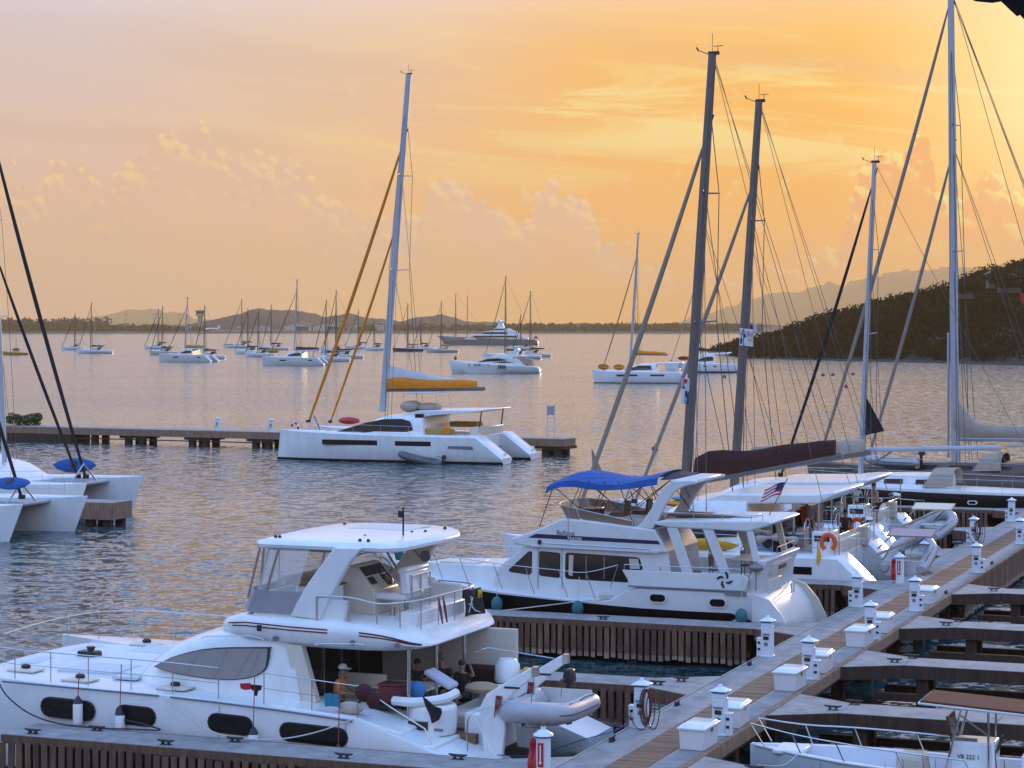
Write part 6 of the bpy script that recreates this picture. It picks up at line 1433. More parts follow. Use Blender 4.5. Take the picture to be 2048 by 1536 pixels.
for cat,(x,y,z) in ((c1,(-2.2,2.3,2.55)),(c1,(-3.1,2.75,2.4)),(c2,(-2.2,2.3,2.45))):
    m=M(); m.tube(spline([(x-.7,y,z),(x-.2,y+.1,z+.14),(x+.3,y-.05,z+.1),(x+.8,y,z)],4),[.10+.06*math.sin(k*1.3) for k in range(13)],8); m.build('folded_canvas',BEIGECAN,cat)
for cat in (c1,c2):
    m=M()
    for y in (2.9,-2.9):
        m.tube([(-5.3,y,1.95),(-5.3,y,3.5)],.02,5); m.tube([(-4.6,y+.25,1.95),(-4.6,y+.25,2.7)],.014,5)
    m.tube([(-5.3,2.9,2.7),(-5.3,-2.9,2.7)],.012,4); m.each('cockpit_pole',STEEL,cat)
    m=M(); m.bb(-5.35,-5.0,-2.0,-1.3,1.95,2.6); m.bb(-3.6,-3.3,.2,.9,1.95,2.7); m.each('cockpit_locker',CREAM,cat,bevel=.03)
    m=M(); m.box((2.8,.9,2.42),(.6,.5,.04)); m.box((2.8,-.9,2.42),(.6,.5,.04)); m.each('deck_hatch',GLASSD,cat)
def pp(px,py,t): s,tt,z=onT(px,py,t); return (s,t)
person('person standing bare chested in white shorts under the nearer hard top',pp(1637,1060,77.6),1.95,-60,'stand',CLD,CLW,None,bare=True,arms=((.05,-.28,-.15),(.2,.2,.1)))
person('person in a dark top standing beside the orange towel at the helm',pp(1618,1060,78.6),1.95,160,'stand',CLT,CLD,None)
person('person in a white T-shirt standing in the farther catamaran cockpit',pp(1710,1040,88.0),1.9,-50,'stand',CLW,CLD,None,arms=((.22,-.12,.02),(.22,.12,.02)),sc=.98)
person('sunburnt shirtless person in black trunks standing at the farther stern',pp(1752,1055,88.2),1.85,-130,'stand',CLD,BLACKCAN,None,bare=True)
person('person sitting in the shade between the two lifebuoys',pp(1690,1060,80.0),2.25,-70,'sit',CLD,CLD,None)
rag('towel','orange red towel hanging from the nearer hard top near the helm','towel',mat('towel_orange',(.50,.09,.03),.85),[(1600,1014),(1616,1010),(1613,1028),(1609,1046),(1603,1046)],78.0)
rag('towel','white towel hanging on the farther catamaran stern rail','towel',CLW,[(1766,1035),(1774,1033),(1777,1064),(1766,1066)],87.0)
CORDY=mat('cord_yellow',(.5,.33,.03),.6)
for (lab,mt_,pts) in (('yellow power cord from the trawler stern to its pedestal',CORDY,[(-16.7,64.2,1.5),(-16.2,62.9,1.25),(-15.6,60.0,1.22),(-15.0,57.5,1.23),(-14.95,56.75,1.5)]),('blue power cord looping from the hose pedestal over the dock edge',mat('cord_blue',(.03,.09,.25),.6),[(-14.95,45.6,1.5),(-15.05,45.2,1.24),(-15.6,44.4,1.1),(-16.4,43.4,.9),(-16.9,42.6,1.0)]),('grey cord lying on the dock by the pedestal near the stern dinghy',GREYP,[(-14.9,78.6,1.5),(-14.6,78.2,1.23),(-14.2,77.6,1.22),(-14.45,77.1,1.22),(-14.95,77.6,1.1),(-15.4,78.3,1.6)])):
    m=M(); m.tube(spline(pts,6),.012,5); solo(m,'shore_cable',lab,'cable',mt_,pts[0][:2],1.2,'shore power cables')
# ---- long black-hulled sloop
def sloop(label, loc, rz, L, B, zf, za, hullm, deckm=GEL, mast=(1.0,15,.6), boomp=(1.6,4.6,.1), cover=NAVYCAN, genoas=(), stripe=None, mt=ALU, mrad=.11, group=None, lod=0, name='sailing_yacht', wire=.012, cabin=(.02,.62,.5), coverh=.45, dodger=None, sail=None, tail=0.0, brad=.09):
    r=thing(name,label,'sailing yacht',world=loc,rz=rz,group=group); x0,x1=-L/2,L/2
    def sh(u): return za+(zf-za)*u**1.6
    def wd_(u): return B/2*(max(.02,(1-abs(2*u-.85)**2.6*.9)) if u>.425 else .72+.28*(u/.425)**.8)
    secs=[]
    for u in (0,.04,.12,.25,.4,.55,.68,.8,.9,.96,1.0):
        x=x0+L*u; w=max(.03,wd_(u)) if u<1 else .03; z=sh(u); f=max(0,(u-.8)/.2)*.09*L*0+ (u-.9)*.06*L*(u>.9)
        if u==0: z*=.92
        secs.append([(x+.03*L*(z0/z)*(u>.9)*(u-.9)*10,y,z0) for y,z0 in [(-w*.98,z),(-w,z-.06),(-w*.96,z*.55),(-w*.74,.05),(0,-.45),(w*.74,.05),(w*.96,z*.55),(w,z-.06),(w*.98,z)]])
    m=M(); m.loft(secs); h=m.build('hull',hullm,r,smooth=50)
    m=M(); secs=[]
    for u in (0.005,.12,.25,.4,.55,.68,.8,.9,.965,.995):
        x=x0+L*u; w=max(.03,wd_(u))*1.0+.012; z=sh(u); secs.append([(x+.03*L*(u>.9)*(u-.9)*10,-w,z-.09),(x+.03*L*(u>.9)*(u-.9)*10,-w,z+.03),(x,-w*.5,z+.09),(x,w*.5,z+.09),(x+.03*L*(u>.9)*(u-.9)*10,w,z+.03),(x+.03*L*(u>.9)*(u-.9)*10,w,z-.09)])
    m.loft(secs); m.build('deck',deckm,r,smooth=40)
    ca,cb,ch=cabin; a=x0+L*(.30+ca); b=x0+L*(.30+cb); zc=sh(.5); w=B*.33
    m=M(); m.loft([[(a,-w,zc),(a,w,zc),(a,w*.85,zc+ch*1.1),(a,-w*.85,zc+ch*1.1)],[(a+(b-a)*.5,-w,zc),(a+(b-a)*.5,w,zc),(a+(b-a)*.5,w*.82,zc+ch),(a+(b-a)*.5,-w*.82,zc+ch)],[(b,-w*.45,zc),(b,w*.45,zc),(b-.5,w*.3,zc+ch*.45),(b-.5,-w*.3,zc+ch*.45)]]); c=m.build('coachroof',deckm,r,smooth=30,bevel=.04)
    for sg in (1,-1):
        for k in range(3 if lod==0 else 1):
            u0,u1=((.08,.2),(.28,.4),(.46,.56))[k] if lod==0 else (.1,.5)
            xa,xb=a+(b-a)*u0,a+(b-a)*u1; yy=sg*w*.93
            m=M(); m.prism([(xa,0,zc+ch*.35),(xb,0,zc+ch*.35),(xb-.05,0,zc+ch*.72),(xa,0,zc+ch*.75)],(0,yy-.05,0),(0,yy+.035,0)); m.build('cabin_window',WINC,c)
    mx,mh,rake=mast; zb_=zc+ch*.9
    back=[(x0+.1,0,sh(0)+.1)]
    bs,tp=mast_rig(r,mx,0,zb_,mh,rake,mrad,mt,shroud=(B*.42,-.4),wire=wire,back=back,spreaders=((.45,B*.28),(.72,B*.22)),head=lod==0)
    for (fr,gmt,gr,xb,zb,cl) in genoas: furled(r,(xb,0,zb),bs.lerp(tp,fr),gmt,gr,clew=cl)
    if boomp: boom_cover(r,mx,0,zc+boomp[0],boomp[1],boomp[2],cover,h=coverh,w=.36,sail=sail,tail=tail,br=brad)
    if dodger:
        xd,dm,bl=dodger; zz=zc+.05
        m=M(); g=[]
        for k in range(7):
            q=math.pi*k/6; y=-w*1.05*math.cos(q); zz2=zz+.95*math.sin(q)**.4 if 0<k<6 else zz+.1
            g.append([(xd+.75-.3*math.sin(q),y,zz+(zz2-zz)*.35),(xd+.35,y,zz2-.05),(xd-.75,y,zz2)])
        m.sheet(g,.02); m.build('dodger',dm,r)
        if bl:
            g=[[(xd-1.0-bl*k/5,y,zz+1.35+.10*math.cos(y/w*1.3)+.03*math.sin(k*2)) for y in (-w*1.1,-w*.5,0,w*.5,w*1.1)] for k in range(6)]
            m=M(); m.sheet(g,.05); m.build('bimini',dm,r); m=M()
            for sg in (1,-1):
                for k in (1,4): m.tube([(xd-1.0-bl*.5,sg*w*1.15,zz),(xd-1.0-bl*k/5,sg*w*1.1,zz+1.35)],.018,5)
            m.each('bimini_frame',STEEL,r)
    if lod==0:
        for sg in (1,-1):
            ps=[]
            for u in (.03,.15,.28,.42,.56,.70,.84,.95): x=x0+L*u; ps.append(((x,sg*(wd_(u)-.06),sh(u)),(x,sg*(wd_(u)-.06),sh(u)+.62)))
            rail(r,ps,.012,True)
        m=M(); m.tube([(x0+.9,.42*math.cos(q),za+.75+.42*math.sin(q)) for q in [2*math.pi*k/16 for k in range(16)]],.016,5,closed=True); m.build('steering_wheel',STEEL,r)
    return r
bm_=sloop('long black hulled sailing yacht with white deck, bare white boom and dark furled headsail',W(-21.0,108.6),RZR,13.6,4.1,2.2,1.86,BLACKHULL,GEL,mast=(2.5,15.6,.7),boomp=None,genoas=((.94,BLACKCAN,.085,6.6,2.3,None),),mt=MASTW,mrad=.15,lod=0,cabin=(.05,.62,.62),dodger=(-1.6,BEIGECAN,0),wire=.015)
m=M(); m.tube([(2.25,0,3.75),(-4.4,0,3.98)],.13,8); m.build('boom',MASTW,bm_); m=M(); m.tube([(2.3,0,2.8),(.9,0,3.7)],.05,6); m.tube([(-4.3,0,4.0),(-5.2,.3,2.5)],.012,4); m.tube([(-4.3,0,4.0),(-4.6,.3,2.4)],.012,4); m.each('boom_vang',ALU,bm_)
m=M()
for x in (1.2,-3.4):
    m.prism(capsule(x-.24,x+.24,1.33,1.53,0),(0,1.99,0),(0,2.09,0))
m.each('porthole',GELD,bm_)
m=M()
for x in (1.2,-3.4): m.prism(capsule(x-.17,x+.17,1.37,1.49,0),(0,1.99,0),(0,2.10,0))
m.each('porthole_glass',GLASSD,bm_)
# dark triangular riding sail set on its mast
m=M(); a=[onT(1724,777,108.6),onT(1769,862,108.6),onT(1728,871,108.6)]; m.prism(a,(0,-.01,0),(0,.01,0)); solo(m,'riding_sail','black triangular sail hanging beside the mast of the black hulled yacht','sail',BLACKCAN,(-23,108.6),5.0,smooth=0)
# ---- brown ketch with the tall mast at the right
TAN=mat('brown_hull',(.16,.11,.08),.5,vary=.2)
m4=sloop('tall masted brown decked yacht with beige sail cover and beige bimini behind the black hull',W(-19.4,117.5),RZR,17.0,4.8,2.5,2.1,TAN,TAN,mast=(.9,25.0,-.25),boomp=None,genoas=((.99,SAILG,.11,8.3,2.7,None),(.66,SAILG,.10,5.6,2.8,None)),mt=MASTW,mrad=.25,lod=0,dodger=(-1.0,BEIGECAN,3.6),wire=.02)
g=[]
for i in range(12):
    u=i/11; x=.95-6.2*u; z1=4.0+.05*u; top=z1+.75+1.55*max(0,1-u*4.2)**1.6-.25*u; wv=.28*(1-.3*u)
    g.append([(x,-wv*.5,z1),(x,-wv,z1+(top-z1)*.4),(x,-wv*.4,top-.08),(x,0,top),(x,wv*.4,top-.08),(x,wv,z1+(top-z1)*.4),(x,wv*.5,z1)])
m=M(); m.loft(g); m.build('sail_cover',GREYCAN,m4,smooth=60); m=M(); m.tube([(.8,0,3.95),(-6.0,0,4.0)],.14,8); m.build('boom',MASTW,m4)
m=M(); m.tube([(1.28,0,2.9),(1.28,0,9.6)],.07,6); m.build('pole_track',MASTW,m4)
m=M()
for (x,y,z) in ((-8.2,1.2,2.4),(-8.2,-1.2,2.4),(-5.5,0,4.2)): m.tube([(1.05,0,27.6),(x,y,z)],.016,4)
for sg in (1,-1): m.tube([(1.0,0,19.5),(-4.8,sg*2.0,2.4)],.016,4); m.tube([(1.1,sg*.12,27.0),(1.2,sg*.5,3.0)],.012,4)
m.build('backstay',WIRE,m4)
tag(inflatable('grey inflatable dinghy with black outboard stowed on the brown deck of the tall yacht',W(-23.3,115.6,2.75),RZR,3.0,1.5,.2,RUBBERG,rise=.3))
rag('burgee','small red and white flag on the rigging at the right picture edge','flag',REDP,[(2039,585),(2052,590),(2052,610),(2043,606)],116.0)
# flags on the masts of the two catamarans
def flag_on(lab,px,py,w_,h_,t,cols,nm='signal_flag'):
    s,tt,z=onT(px,py,t); o=thing(nm,lab,'flag',(s,t),z,group='flags flying from the masts')
    m=M(); m.sheet([[(s+w_*i/6,t+.06*math.sin(i*1.5+j),z-h_*j/3-.10*i/6*w_) for j in range(4)] for i in range(7)],.005); m.build('cloth',FLWm,o)
    for nm2,mt_,u0,u1,v0,v1 in cols:
        m=M(); m.sheet([[(s+w_*(u0+(u1-u0)*i/4),t-.012+.06*math.sin((u0+(u1-u0)*i/4)*9+3*(v0+(v1-v0)*j/2)),z-h_*(v0+(v1-v0)*j/2)-.10*w_*(u0+(u1-u0)*i/4)) for j in range(3)] for i in range(5)],.006); m.build(nm2,mt_,o)
PINK=mat('flag_pink',(.55,.22,.40),.8)
flag_on('white flag with dark blue wedges and gold, flying from the second catamaran mast',1479,656,.62,.72,89.2,(('blue_panel',FBl,.04,.2,.08,.4),('blue_panel',FBl,.04,.2,.56,.9),('blue_panel',FBl,.26,.46,.3,.52),('red_panel',PINK,.55,.9,.15,.45),('gold_panel',FLY,.6,.9,.5,.72)))
flag_on('small white and red flag at the spreader of the second catamaran',1495,645,.42,.38,89.8,(('red_panel',FR_,.3,.6,.2,.7),))
flag_on('limp pink, white and blue flags hanging beside the first catamaran mast',1362,755,.32,.95,77.0,(('red_panel',PINK,.0,.4,.0,.3),('blue_panel',FBl,.1,.5,.32,.42),('blue_panel',FBl,.5,1.0,.5,1.0),('red_panel',FR_,.4,.8,.05,.2)))
# ---- cats at the left with bows to the right
LZ=-AL
cA=sail_cat('nearer of two white catamarans with bows into the left picture edge, black furled headsail',(-28.7,106.0,0),LZ,14,7.4,zf=1.75,za=1.6,rk=.75,mast=(.6,18.0,.9,2.8),boomp=(3.6,6,.3),genoas=((.93,BLACKCAN,.11,5.85,1.75,None),),cover=MAROONCAN,roofz=2.6,hardz=2.9,hullwin=((1.5,2.4,1.0,1.2),))
cB=sail_cat('farther white catamaran at the left edge with blue kayak and two black furled headsails',(-27.75,116.3,0),LZ,14,7.4,zf=2.0,za=1.85,rk=.75,mast=(.95,18.4,.95,2.7),boomp=(3.5,6,.3),genoas=((.97,BLACKCAN,.11,5.95,2.0,None),(.60,BLACKCAN,.09,5.5,2.0,None)),cover=MAROONCAN,roofz=2.75,hardz=3.0,hullwin=((2.8,3.5,1.15,1.32),(4.6,5.0,1.2,1.35)))
def ksz(px,py,Y): v=onY(px,py,Y); return (v.x,v.y,v.z)
kayak('blue covered kayak standing on edge on the foredeck of the far left catamaran',ksz(150,931,115.6),LZ+R(4),2.55,BLUECAN,wd_=.42,tilt=R(62))
kayak('blue kayak lying at the left edge on the nearer left catamaran deck',ksz(22,967,103.5),LZ,2.2,BLUECAN,wd_=.42,tilt=R(35))
def pier_part(f,m,nm,mt_): return m.build(nm,mt_,f)
f=thing('finger_pier','short concrete topped pier end between the two catamarans at the left','dock',world=(-23.2,110.6,0),rz=-AL)
m=M(); m.bb(-14,4.0,-.9,.9,ZD-.2,ZD); m.build('deck_slab',CON,f,bevel=.02); m=M(); m.bb(-14,4.04,-.95,-.905,ZD-.85,ZD-.01); m.bb(-14,4.04,.905,.95,ZD-.85,ZD-.01); m.bb(4.005,4.05,-.9,.9,ZD-.85,ZD-.01); m.build('rim_beam',RIM,f)
for x in (-9,-5,-1,2.6,3.6):
    m=M(); m.bb(x-.2,x+.2,-.75,-.4,-.8,ZD-.2); m.bb(x-.2,x+.2,.4,.75,-.8,ZD-.2); m.build('pile',PILEM,f)
# ---- far T-pier
fp=thing('pier','long low pier on paired piles running behind the orange and white catamaran','pier',world=(-19.0,177.6,0),rz=math.atan2(-20.4,44.9))
m=M(); m.bb(-60,25.2,-.1,2.2,1.05,1.3); m.build('deck_slab',CON,fp,bevel=.02)
m=M(); m.bb(-60,25.25,-.16,-.105,.72,1.28); m.bb(-60,25.25,2.205,2.25,.72,1.28); m.bb(25.205,25.26,-.1,2.2,.55,1.28); m.build('rim_beam',RIM,fp)
m=M(); m.bb(-60,25,-.02,.2,.36,.44); m.build('pipe',PILEM,fp)
for x in (-30,-24,-18,-14.6,-13.2,-8.3,-7.0,-2.2,-1.0,3.5,4.8,10,11.2,17,18.2,23.6,24.6):
    m=M(); m.bb(x-.25,x+.25,.05,.5,-1,1.05); m.bb(x-.25,x+.25,1.6,2.05,-1,1.05); m.build('pile',PILEM,fp)
for x in (-14,-7.6,-1.6,4.1,10.6,17.6,24.1):
    m=M(); m.bb(x-1.3,x+1.3,-.08,2.15,.50,.72); m.build('pile_cap',PILEM,fp)
m=M(); m.bb(-60,-20,-.4,2.4,-.5,.7); m.build('abutment',PILEM,fp)
ld=thing('ladder','pale steel ladder frame with a square sign at the pier end','ladder',world=(3.0,169.0,1.3),rz=-AL,); m=M()
for x in (-.3,.3): m.tube([(x,0,-.5),(x,0,2.6)],.045,6)
for k in range(6): m.tube([(-.3,0,.2+.34*k),(.3,0,.2+.34*k)],.03,5)
m.build('frame',GELD,ld); m=M(); m.bb(-.28,.28,-.06,-.03,1.75,2.45); m.build('sign',mat('sign_grey',(.3,.32,.36),.6),ld)
o=dup(PA); o.location=(-24.4,181.6,1.3); tag(o,'small white power pedestal on the far pier near the shrub',group='power pedestals along the main dock')
o=dup(PA); o.location=(-19.6,178.5,1.3); tag(o,'white power pedestal on the far pier beside the orange and white catamaran bow',group='power pedestals along the main dock')
lb=thing('life_ring','red and white life ring on the far pier by the catamaran bow','life ring',world=(-17.6,177.6,1.75),rz=-AL)
for k in range(8):
    m=M(); m.tube([(.3*math.cos(q),0,.3*math.sin(q)) for q in [R(45*k)+R(45)*j/5 for j in range(6)]],.08,7); m.build('ring_segment',REDP if k%2 else GEL,lb)
sh=thing('shrub','low leafy shrub growing on the pier root at the left','shrub',world=(-42.2,190,1.2)); sh.scale=(.8,.8,.8)
cs=[(random.uniform(-1.9,2.0),random.uniform(-1,1),random.uniform(.3,1.1)) for k in range(16)]; quads_obj('foliage',leaf_cloud(cs,[(.55,.5,.45)]*16,130,.09),LEAFG,sh)
m=M()
for k in range(6): m.tube([(random.uniform(-1,1),random.uniform(-.5,.5),-.1),(random.uniform(-1.5,1.5),random.uniform(-.7,.7),.9)],.03,5)
m.build('stem',PILEM,sh)
# ================= the big catamaran with the orange sail cover at the pier head
ORGH=mat('orange_furled_sail',(.70,.24,.01),.8,vary=.2,vscale=2)
cm_=sail_cat('large white catamaran with orange boom cover and two orange furled headsails at the pier head',(-7.9,163.4,0),R(160.4),18.2,8.2,zf=2.25,za=2.0,hw=1.05,rk=-.25,mast=(1.9,25.2,2.1,3.5),boomp=(5.15,7.9,.15),cover=ORANGECAN,genoas=((.80,ORGH,.135,8.0,2.6,None),(.56,ORGH,.10,6.2,2.6,None)),style='sweep',hullwin=((.6,5.0,1.22,1.58),(-3.6,-.8,1.22,1.56)),roofz=3.35,hardz=3.72,sail=SAILW,mt=MASTW,mrad=.24,coverh=1.0,tip=.16,wire=.02,winmt=WINC,winpoly=[(-1.9,.25),(-1.6,.72),(-1.0,.85),(.4,.82),(1.8,.62),(3.2,.32),(4.2,.10),(1.5,.10),(-1.4,.14)],boomtail=.05)
m=M(); m.lathe([(.28,-.05),(.28,.05)],c=(-8.9,3.05,.55),n=14,ax='X'); m.lathe([(.28,-.05),(.28,.05)],c=(-8.9,-3.05,.55),n=14,ax='X'); m.each('stern_roller',GEL,cm_)
m=M(); g=[[(x,y,4.85+.12*math.cos(y*.8)-.02*x) for y in (-1.3,-.5,.5,1.3)] for x in (-.3,-1.0,-2.0,-2.9)]; m.sheet(g,.05); bt=m.build('bimini',SAILW,cm_)
m=M()
for x,y in ((-.3,1.3),(-2.9,1.3),(-.3,-1.3),(-2.9,-1.3)): m.tube([(x,y,4.8),(x-.2,y,3.7)],.025,5)
m.each('bimini_frame',STEEL,bt)
m=M(); m.ball((-.7,.6,3.95),(.8,1.3,.45),12,7); m.ball((-2.0,.3,3.9),(.9,1.2,.35),12,7); m.each('canvas_cover',BEIGECAN,cm_)
m=M(); m.bb(-4.9,-1.6,2.6,2.9,2.05,2.45); m.bb(-5.2,-3.0,-2.5,-1.2,2.4,2.8); m.each('cockpit_cushion',mat('yellow_cushion',(.45,.27,.05),.8),cm_,bevel=.06)
m=M(); m.bb(-2.5,-1.9,-2.9,2.9,2.0,3.5); m.build('saloon_door',GLASSD,cm_)
m=M(); m.box((-4.5,3.2,2.4),(.5,.35,.6)); m.build('lifebuoy_case',ORANGECAN,cm_,bevel=.1)
m=M(); m.ball((4.2,1.0,2.85),(.9,.5,.28),10,6); m.build('sail_bag',REDP,cm_)
m=M(); m.prism([(-6.9,0,1.05),(-4.9,0,1.1),(-5.0,0,1.28),(-6.8,0,1.28)],(0,4.06,0),(0,4.13,0)); m.build('name_plate',GREYP,cm_)
tag(inflatable('dark inflatable dinghy with black outboard tied alongside the orange and white catamaran',(-6.6,158.0,.25),R(165),3.3,1.5,.22,RUBBERD,tilt=(0,R(-9))))
# ================= motor yachts at anchor
def profile_boat(name,label,cat,loc,rz,L,B,hullm,secs_top,group=None,zf=2.2,za=1.2,flare=.35):
    r=thing(name,label,cat,world=loc,rz=rz,group=group); secs=[]
    for u in (0,.03,.1,.3,.5,.65,.78,.88,.95,1.0):
        x=-L/2+L*u; z=za+(zf-za)*u**1.5; w=B/2*(.92 if u<.1 else 1.0 if u<.5 else max(.015,1-((u-.5)/.5)**2.2)); ov=flare*L*.12*max(0,(u-.6)/.4)
        if u==0: z*=.55
        secs.append([(x+ov*zz/zf,y,zz) for y,zz in [(-w*.96,z),(-w,z-.08),(-w*.9,z*.5),(-w*.75,0),(0,-.5),(w*.75,0),(w*.9,z*.5),(w,z-.08),(w*.96,z)]])
    m=M(); m.loft(secs); m.build('hull',hullm,r,smooth=50)
    for nm,mt_,poly,hw_ in secs_top:
        m=M(); m.side(poly,-hw_,hw_); m.build(nm,mt_,r,bevel=.05 if mt_ is not GLASSD else 0)
    return r
my=profile_boat('motor_yacht','sleek white motor yacht with raked dark windows at anchor behind the orange cover','motor yacht',(-3.25,455,0),R(172),18.6,4.8,GEL,[
 ('deckhouse',GEL,[(4.6,2.0),(2.0,3.2),(-.6,3.5),(-3.4,3.35),(-5.2,2.6),(-6.2,1.6),(4.6,1.6)],1.85),
 ('side_window',GLASSD,[(3.6,2.3),(1.6,3.0),(-.6,3.1),(-2.8,2.75),(-1.0,2.55),(1.5,2.45)],1.88),
 ('side_window',GLASSD,[(.6,2.32),(-2.0,2.5),(-4.0,2.25),(-1.5,2.15)],1.89),
 ('flybridge',GEL,[(1.2,3.4),(-.2,3.95),(-5.6,3.75),(-6.4,3.5),(-3.0,3.25)],1.6),
 ('radar_arch',GEL,[(-2.6,3.8),(-4.0,4.9),(-4.7,5.2),(-4.9,4.8),(-4.3,3.8)],1.5),
 ('cockpit_shade',BEIGECAN,[(-4.8,3.3),(-7.6,2.9),(-8.0,1.6),(-5.6,1.7)],1.7)],zf=2.75,za=1.35)
m=M()
for k in range(4): m.bb(-1.0-.42*k,-.75-.42*k,2.2,2.42,1.0,1.75)
m.each('hull_window',GLASSD,my)
m=M()
for x in (5.4,4.1,3.3,1.3,-6.8): m.box((x,2.05 if x<4.5 else 1.5,1.75),(.35,.5,.22))
m.each('porthole',GLASSD,my)
rail(my,[((x,y,z),(x,y,z+.6)) for x,y,z in ((8.8,.3,2.75),(7,1.0,2.55),(5,1.7,2.3),(3,2.1,2.0))],.02,False)
m=M(); m.box((8.6,0,3.1),(.5,.5,.7)); m.build('anchor_winch',BLACKP,my)
GREYH=mat('grey_yacht_hull',(.26,.235,.23),.35)
sy=profile_boat('superyacht','large motor superyacht with grey hull and stacked white decks near the far shore','superyacht',(-9.8,1090,0),R(176),46,9,GREYH,[
 ('main_deck',GEL,[(13,3.5),(9,5.02),(-14,5.02),(-18,3.34),(-18,2.74),(14,2.74)],4),
 ('deck_window',GLASSD,[(10.5,3.8),(8.5,4.64),(-12,4.64),(-13,3.8)],4.06),
 ('upper_deck',GEL,[(7.5,5.02),(2.5,6.99),(-11,6.99),(-14.5,5.17),(-14,4.86),(8,4.86)],3.5),
 ('deck_window',GLASSD,[(5.5,5.55),(3.4,6.46),(-7,6.46),(-8,5.55)],3.56),
 ('sun_deck',GEL,[(1,6.92),(-1.5,8.51),(-8.5,8.36),(-11,6.99)],2.6),
 ('deck_window',GLASSD,[(-.2,7.45),(-1.6,8.13),(-6,8.13),(-6,7.45)],2.66),
 ('mast_base',GEL,[(-2,8.36),(-3.2,11.02),(-5.2,11.02),(-6.2,8.36)],1.2)],zf=4.6,za=2.8,flare=.8)
m=M(); m.ball((-3.6,0,11.9),(1.0,1.0,1.1),10,7); m.ball((-5.8,1.0,11.6),(.8,.8,.9),10,7); m.each('radar_dome',GEL,sy); m=M(); m.tube([(-4.4,0,10.5),(-4.4,0,15)],.15,5); m.tube([(-4.4,-2,13),(-4.4,2,13)],.12,5); m.build('radar_mast',GEL,sy)
# ================= sailing cats at anchor on the right
ca1=sail_cat('white anchored catamaran with orange boom cover and two orange boards on the foredeck',onY(1288,765,380).xy.to_3d(),R(172),16.8,7.8,zf=2.2,za=1.9,mast=(2.4,22.5,1.4,3.3),boomp=(4.9,6.3,-.1),cover=ORANGECAN,genoas=((.83,mat('furled_olive',(.22,.17,.05),.8),.11,7.2,2.4,None),),style='sweep',hullwin=((.8,4.4,1.2,1.5),(-3.8,-1.4,1.2,1.5)),roofz=3.3,mrad=.2,coverh=.75,tip=.12,wire=.025,winpoly=[(-1.6,.3),(-1.4,.8),(.6,.8),(2.6,.4),(3.2,.2)])
kayak('orange kayak standing at the bow of the anchored catamaran',Vector(local(ca1,6.9,1.8,2.75)),R(172),2.0,ORANGECAN,wd_=.7,tilt=R(50))
kayak('orange board lying behind the first on the anchored catamaran',Vector(local(ca1,4.2,1.8,2.7)),R(172),2.0,ORANGECAN,wd_=.7,tilt=R(50))
ca2=sail_cat('white anchored catamaran with dark boom cover behind the orange covered one',onY(1408,745,462).xy.to_3d()-Vector((0,0,0)),R(176),16,7.6,zf=2.2,za=1.9,mast=(2.0,22,1.3,3.3),boomp=(4.6,6.0,-.3),cover=BLACKCAN,genoas=((.83,GREYCAN,.1,6.9,2.4,None),),style='hard',hullwin=((1.5,2.2,1.2,1.45),(-.5,.2,1.2,1.45),(-2.6,-1.9,1.2,1.45)),roofz=3.9,mrad=.2,coverh=.7,tip=.3,wire=.025)
kayak('small red kayak on the side deck of the anchored catamaran behind',Vector(local(ca2,4.3,3.2,3.0)),R(176),2.6,REDP,wd_=.6,tilt=R(50))
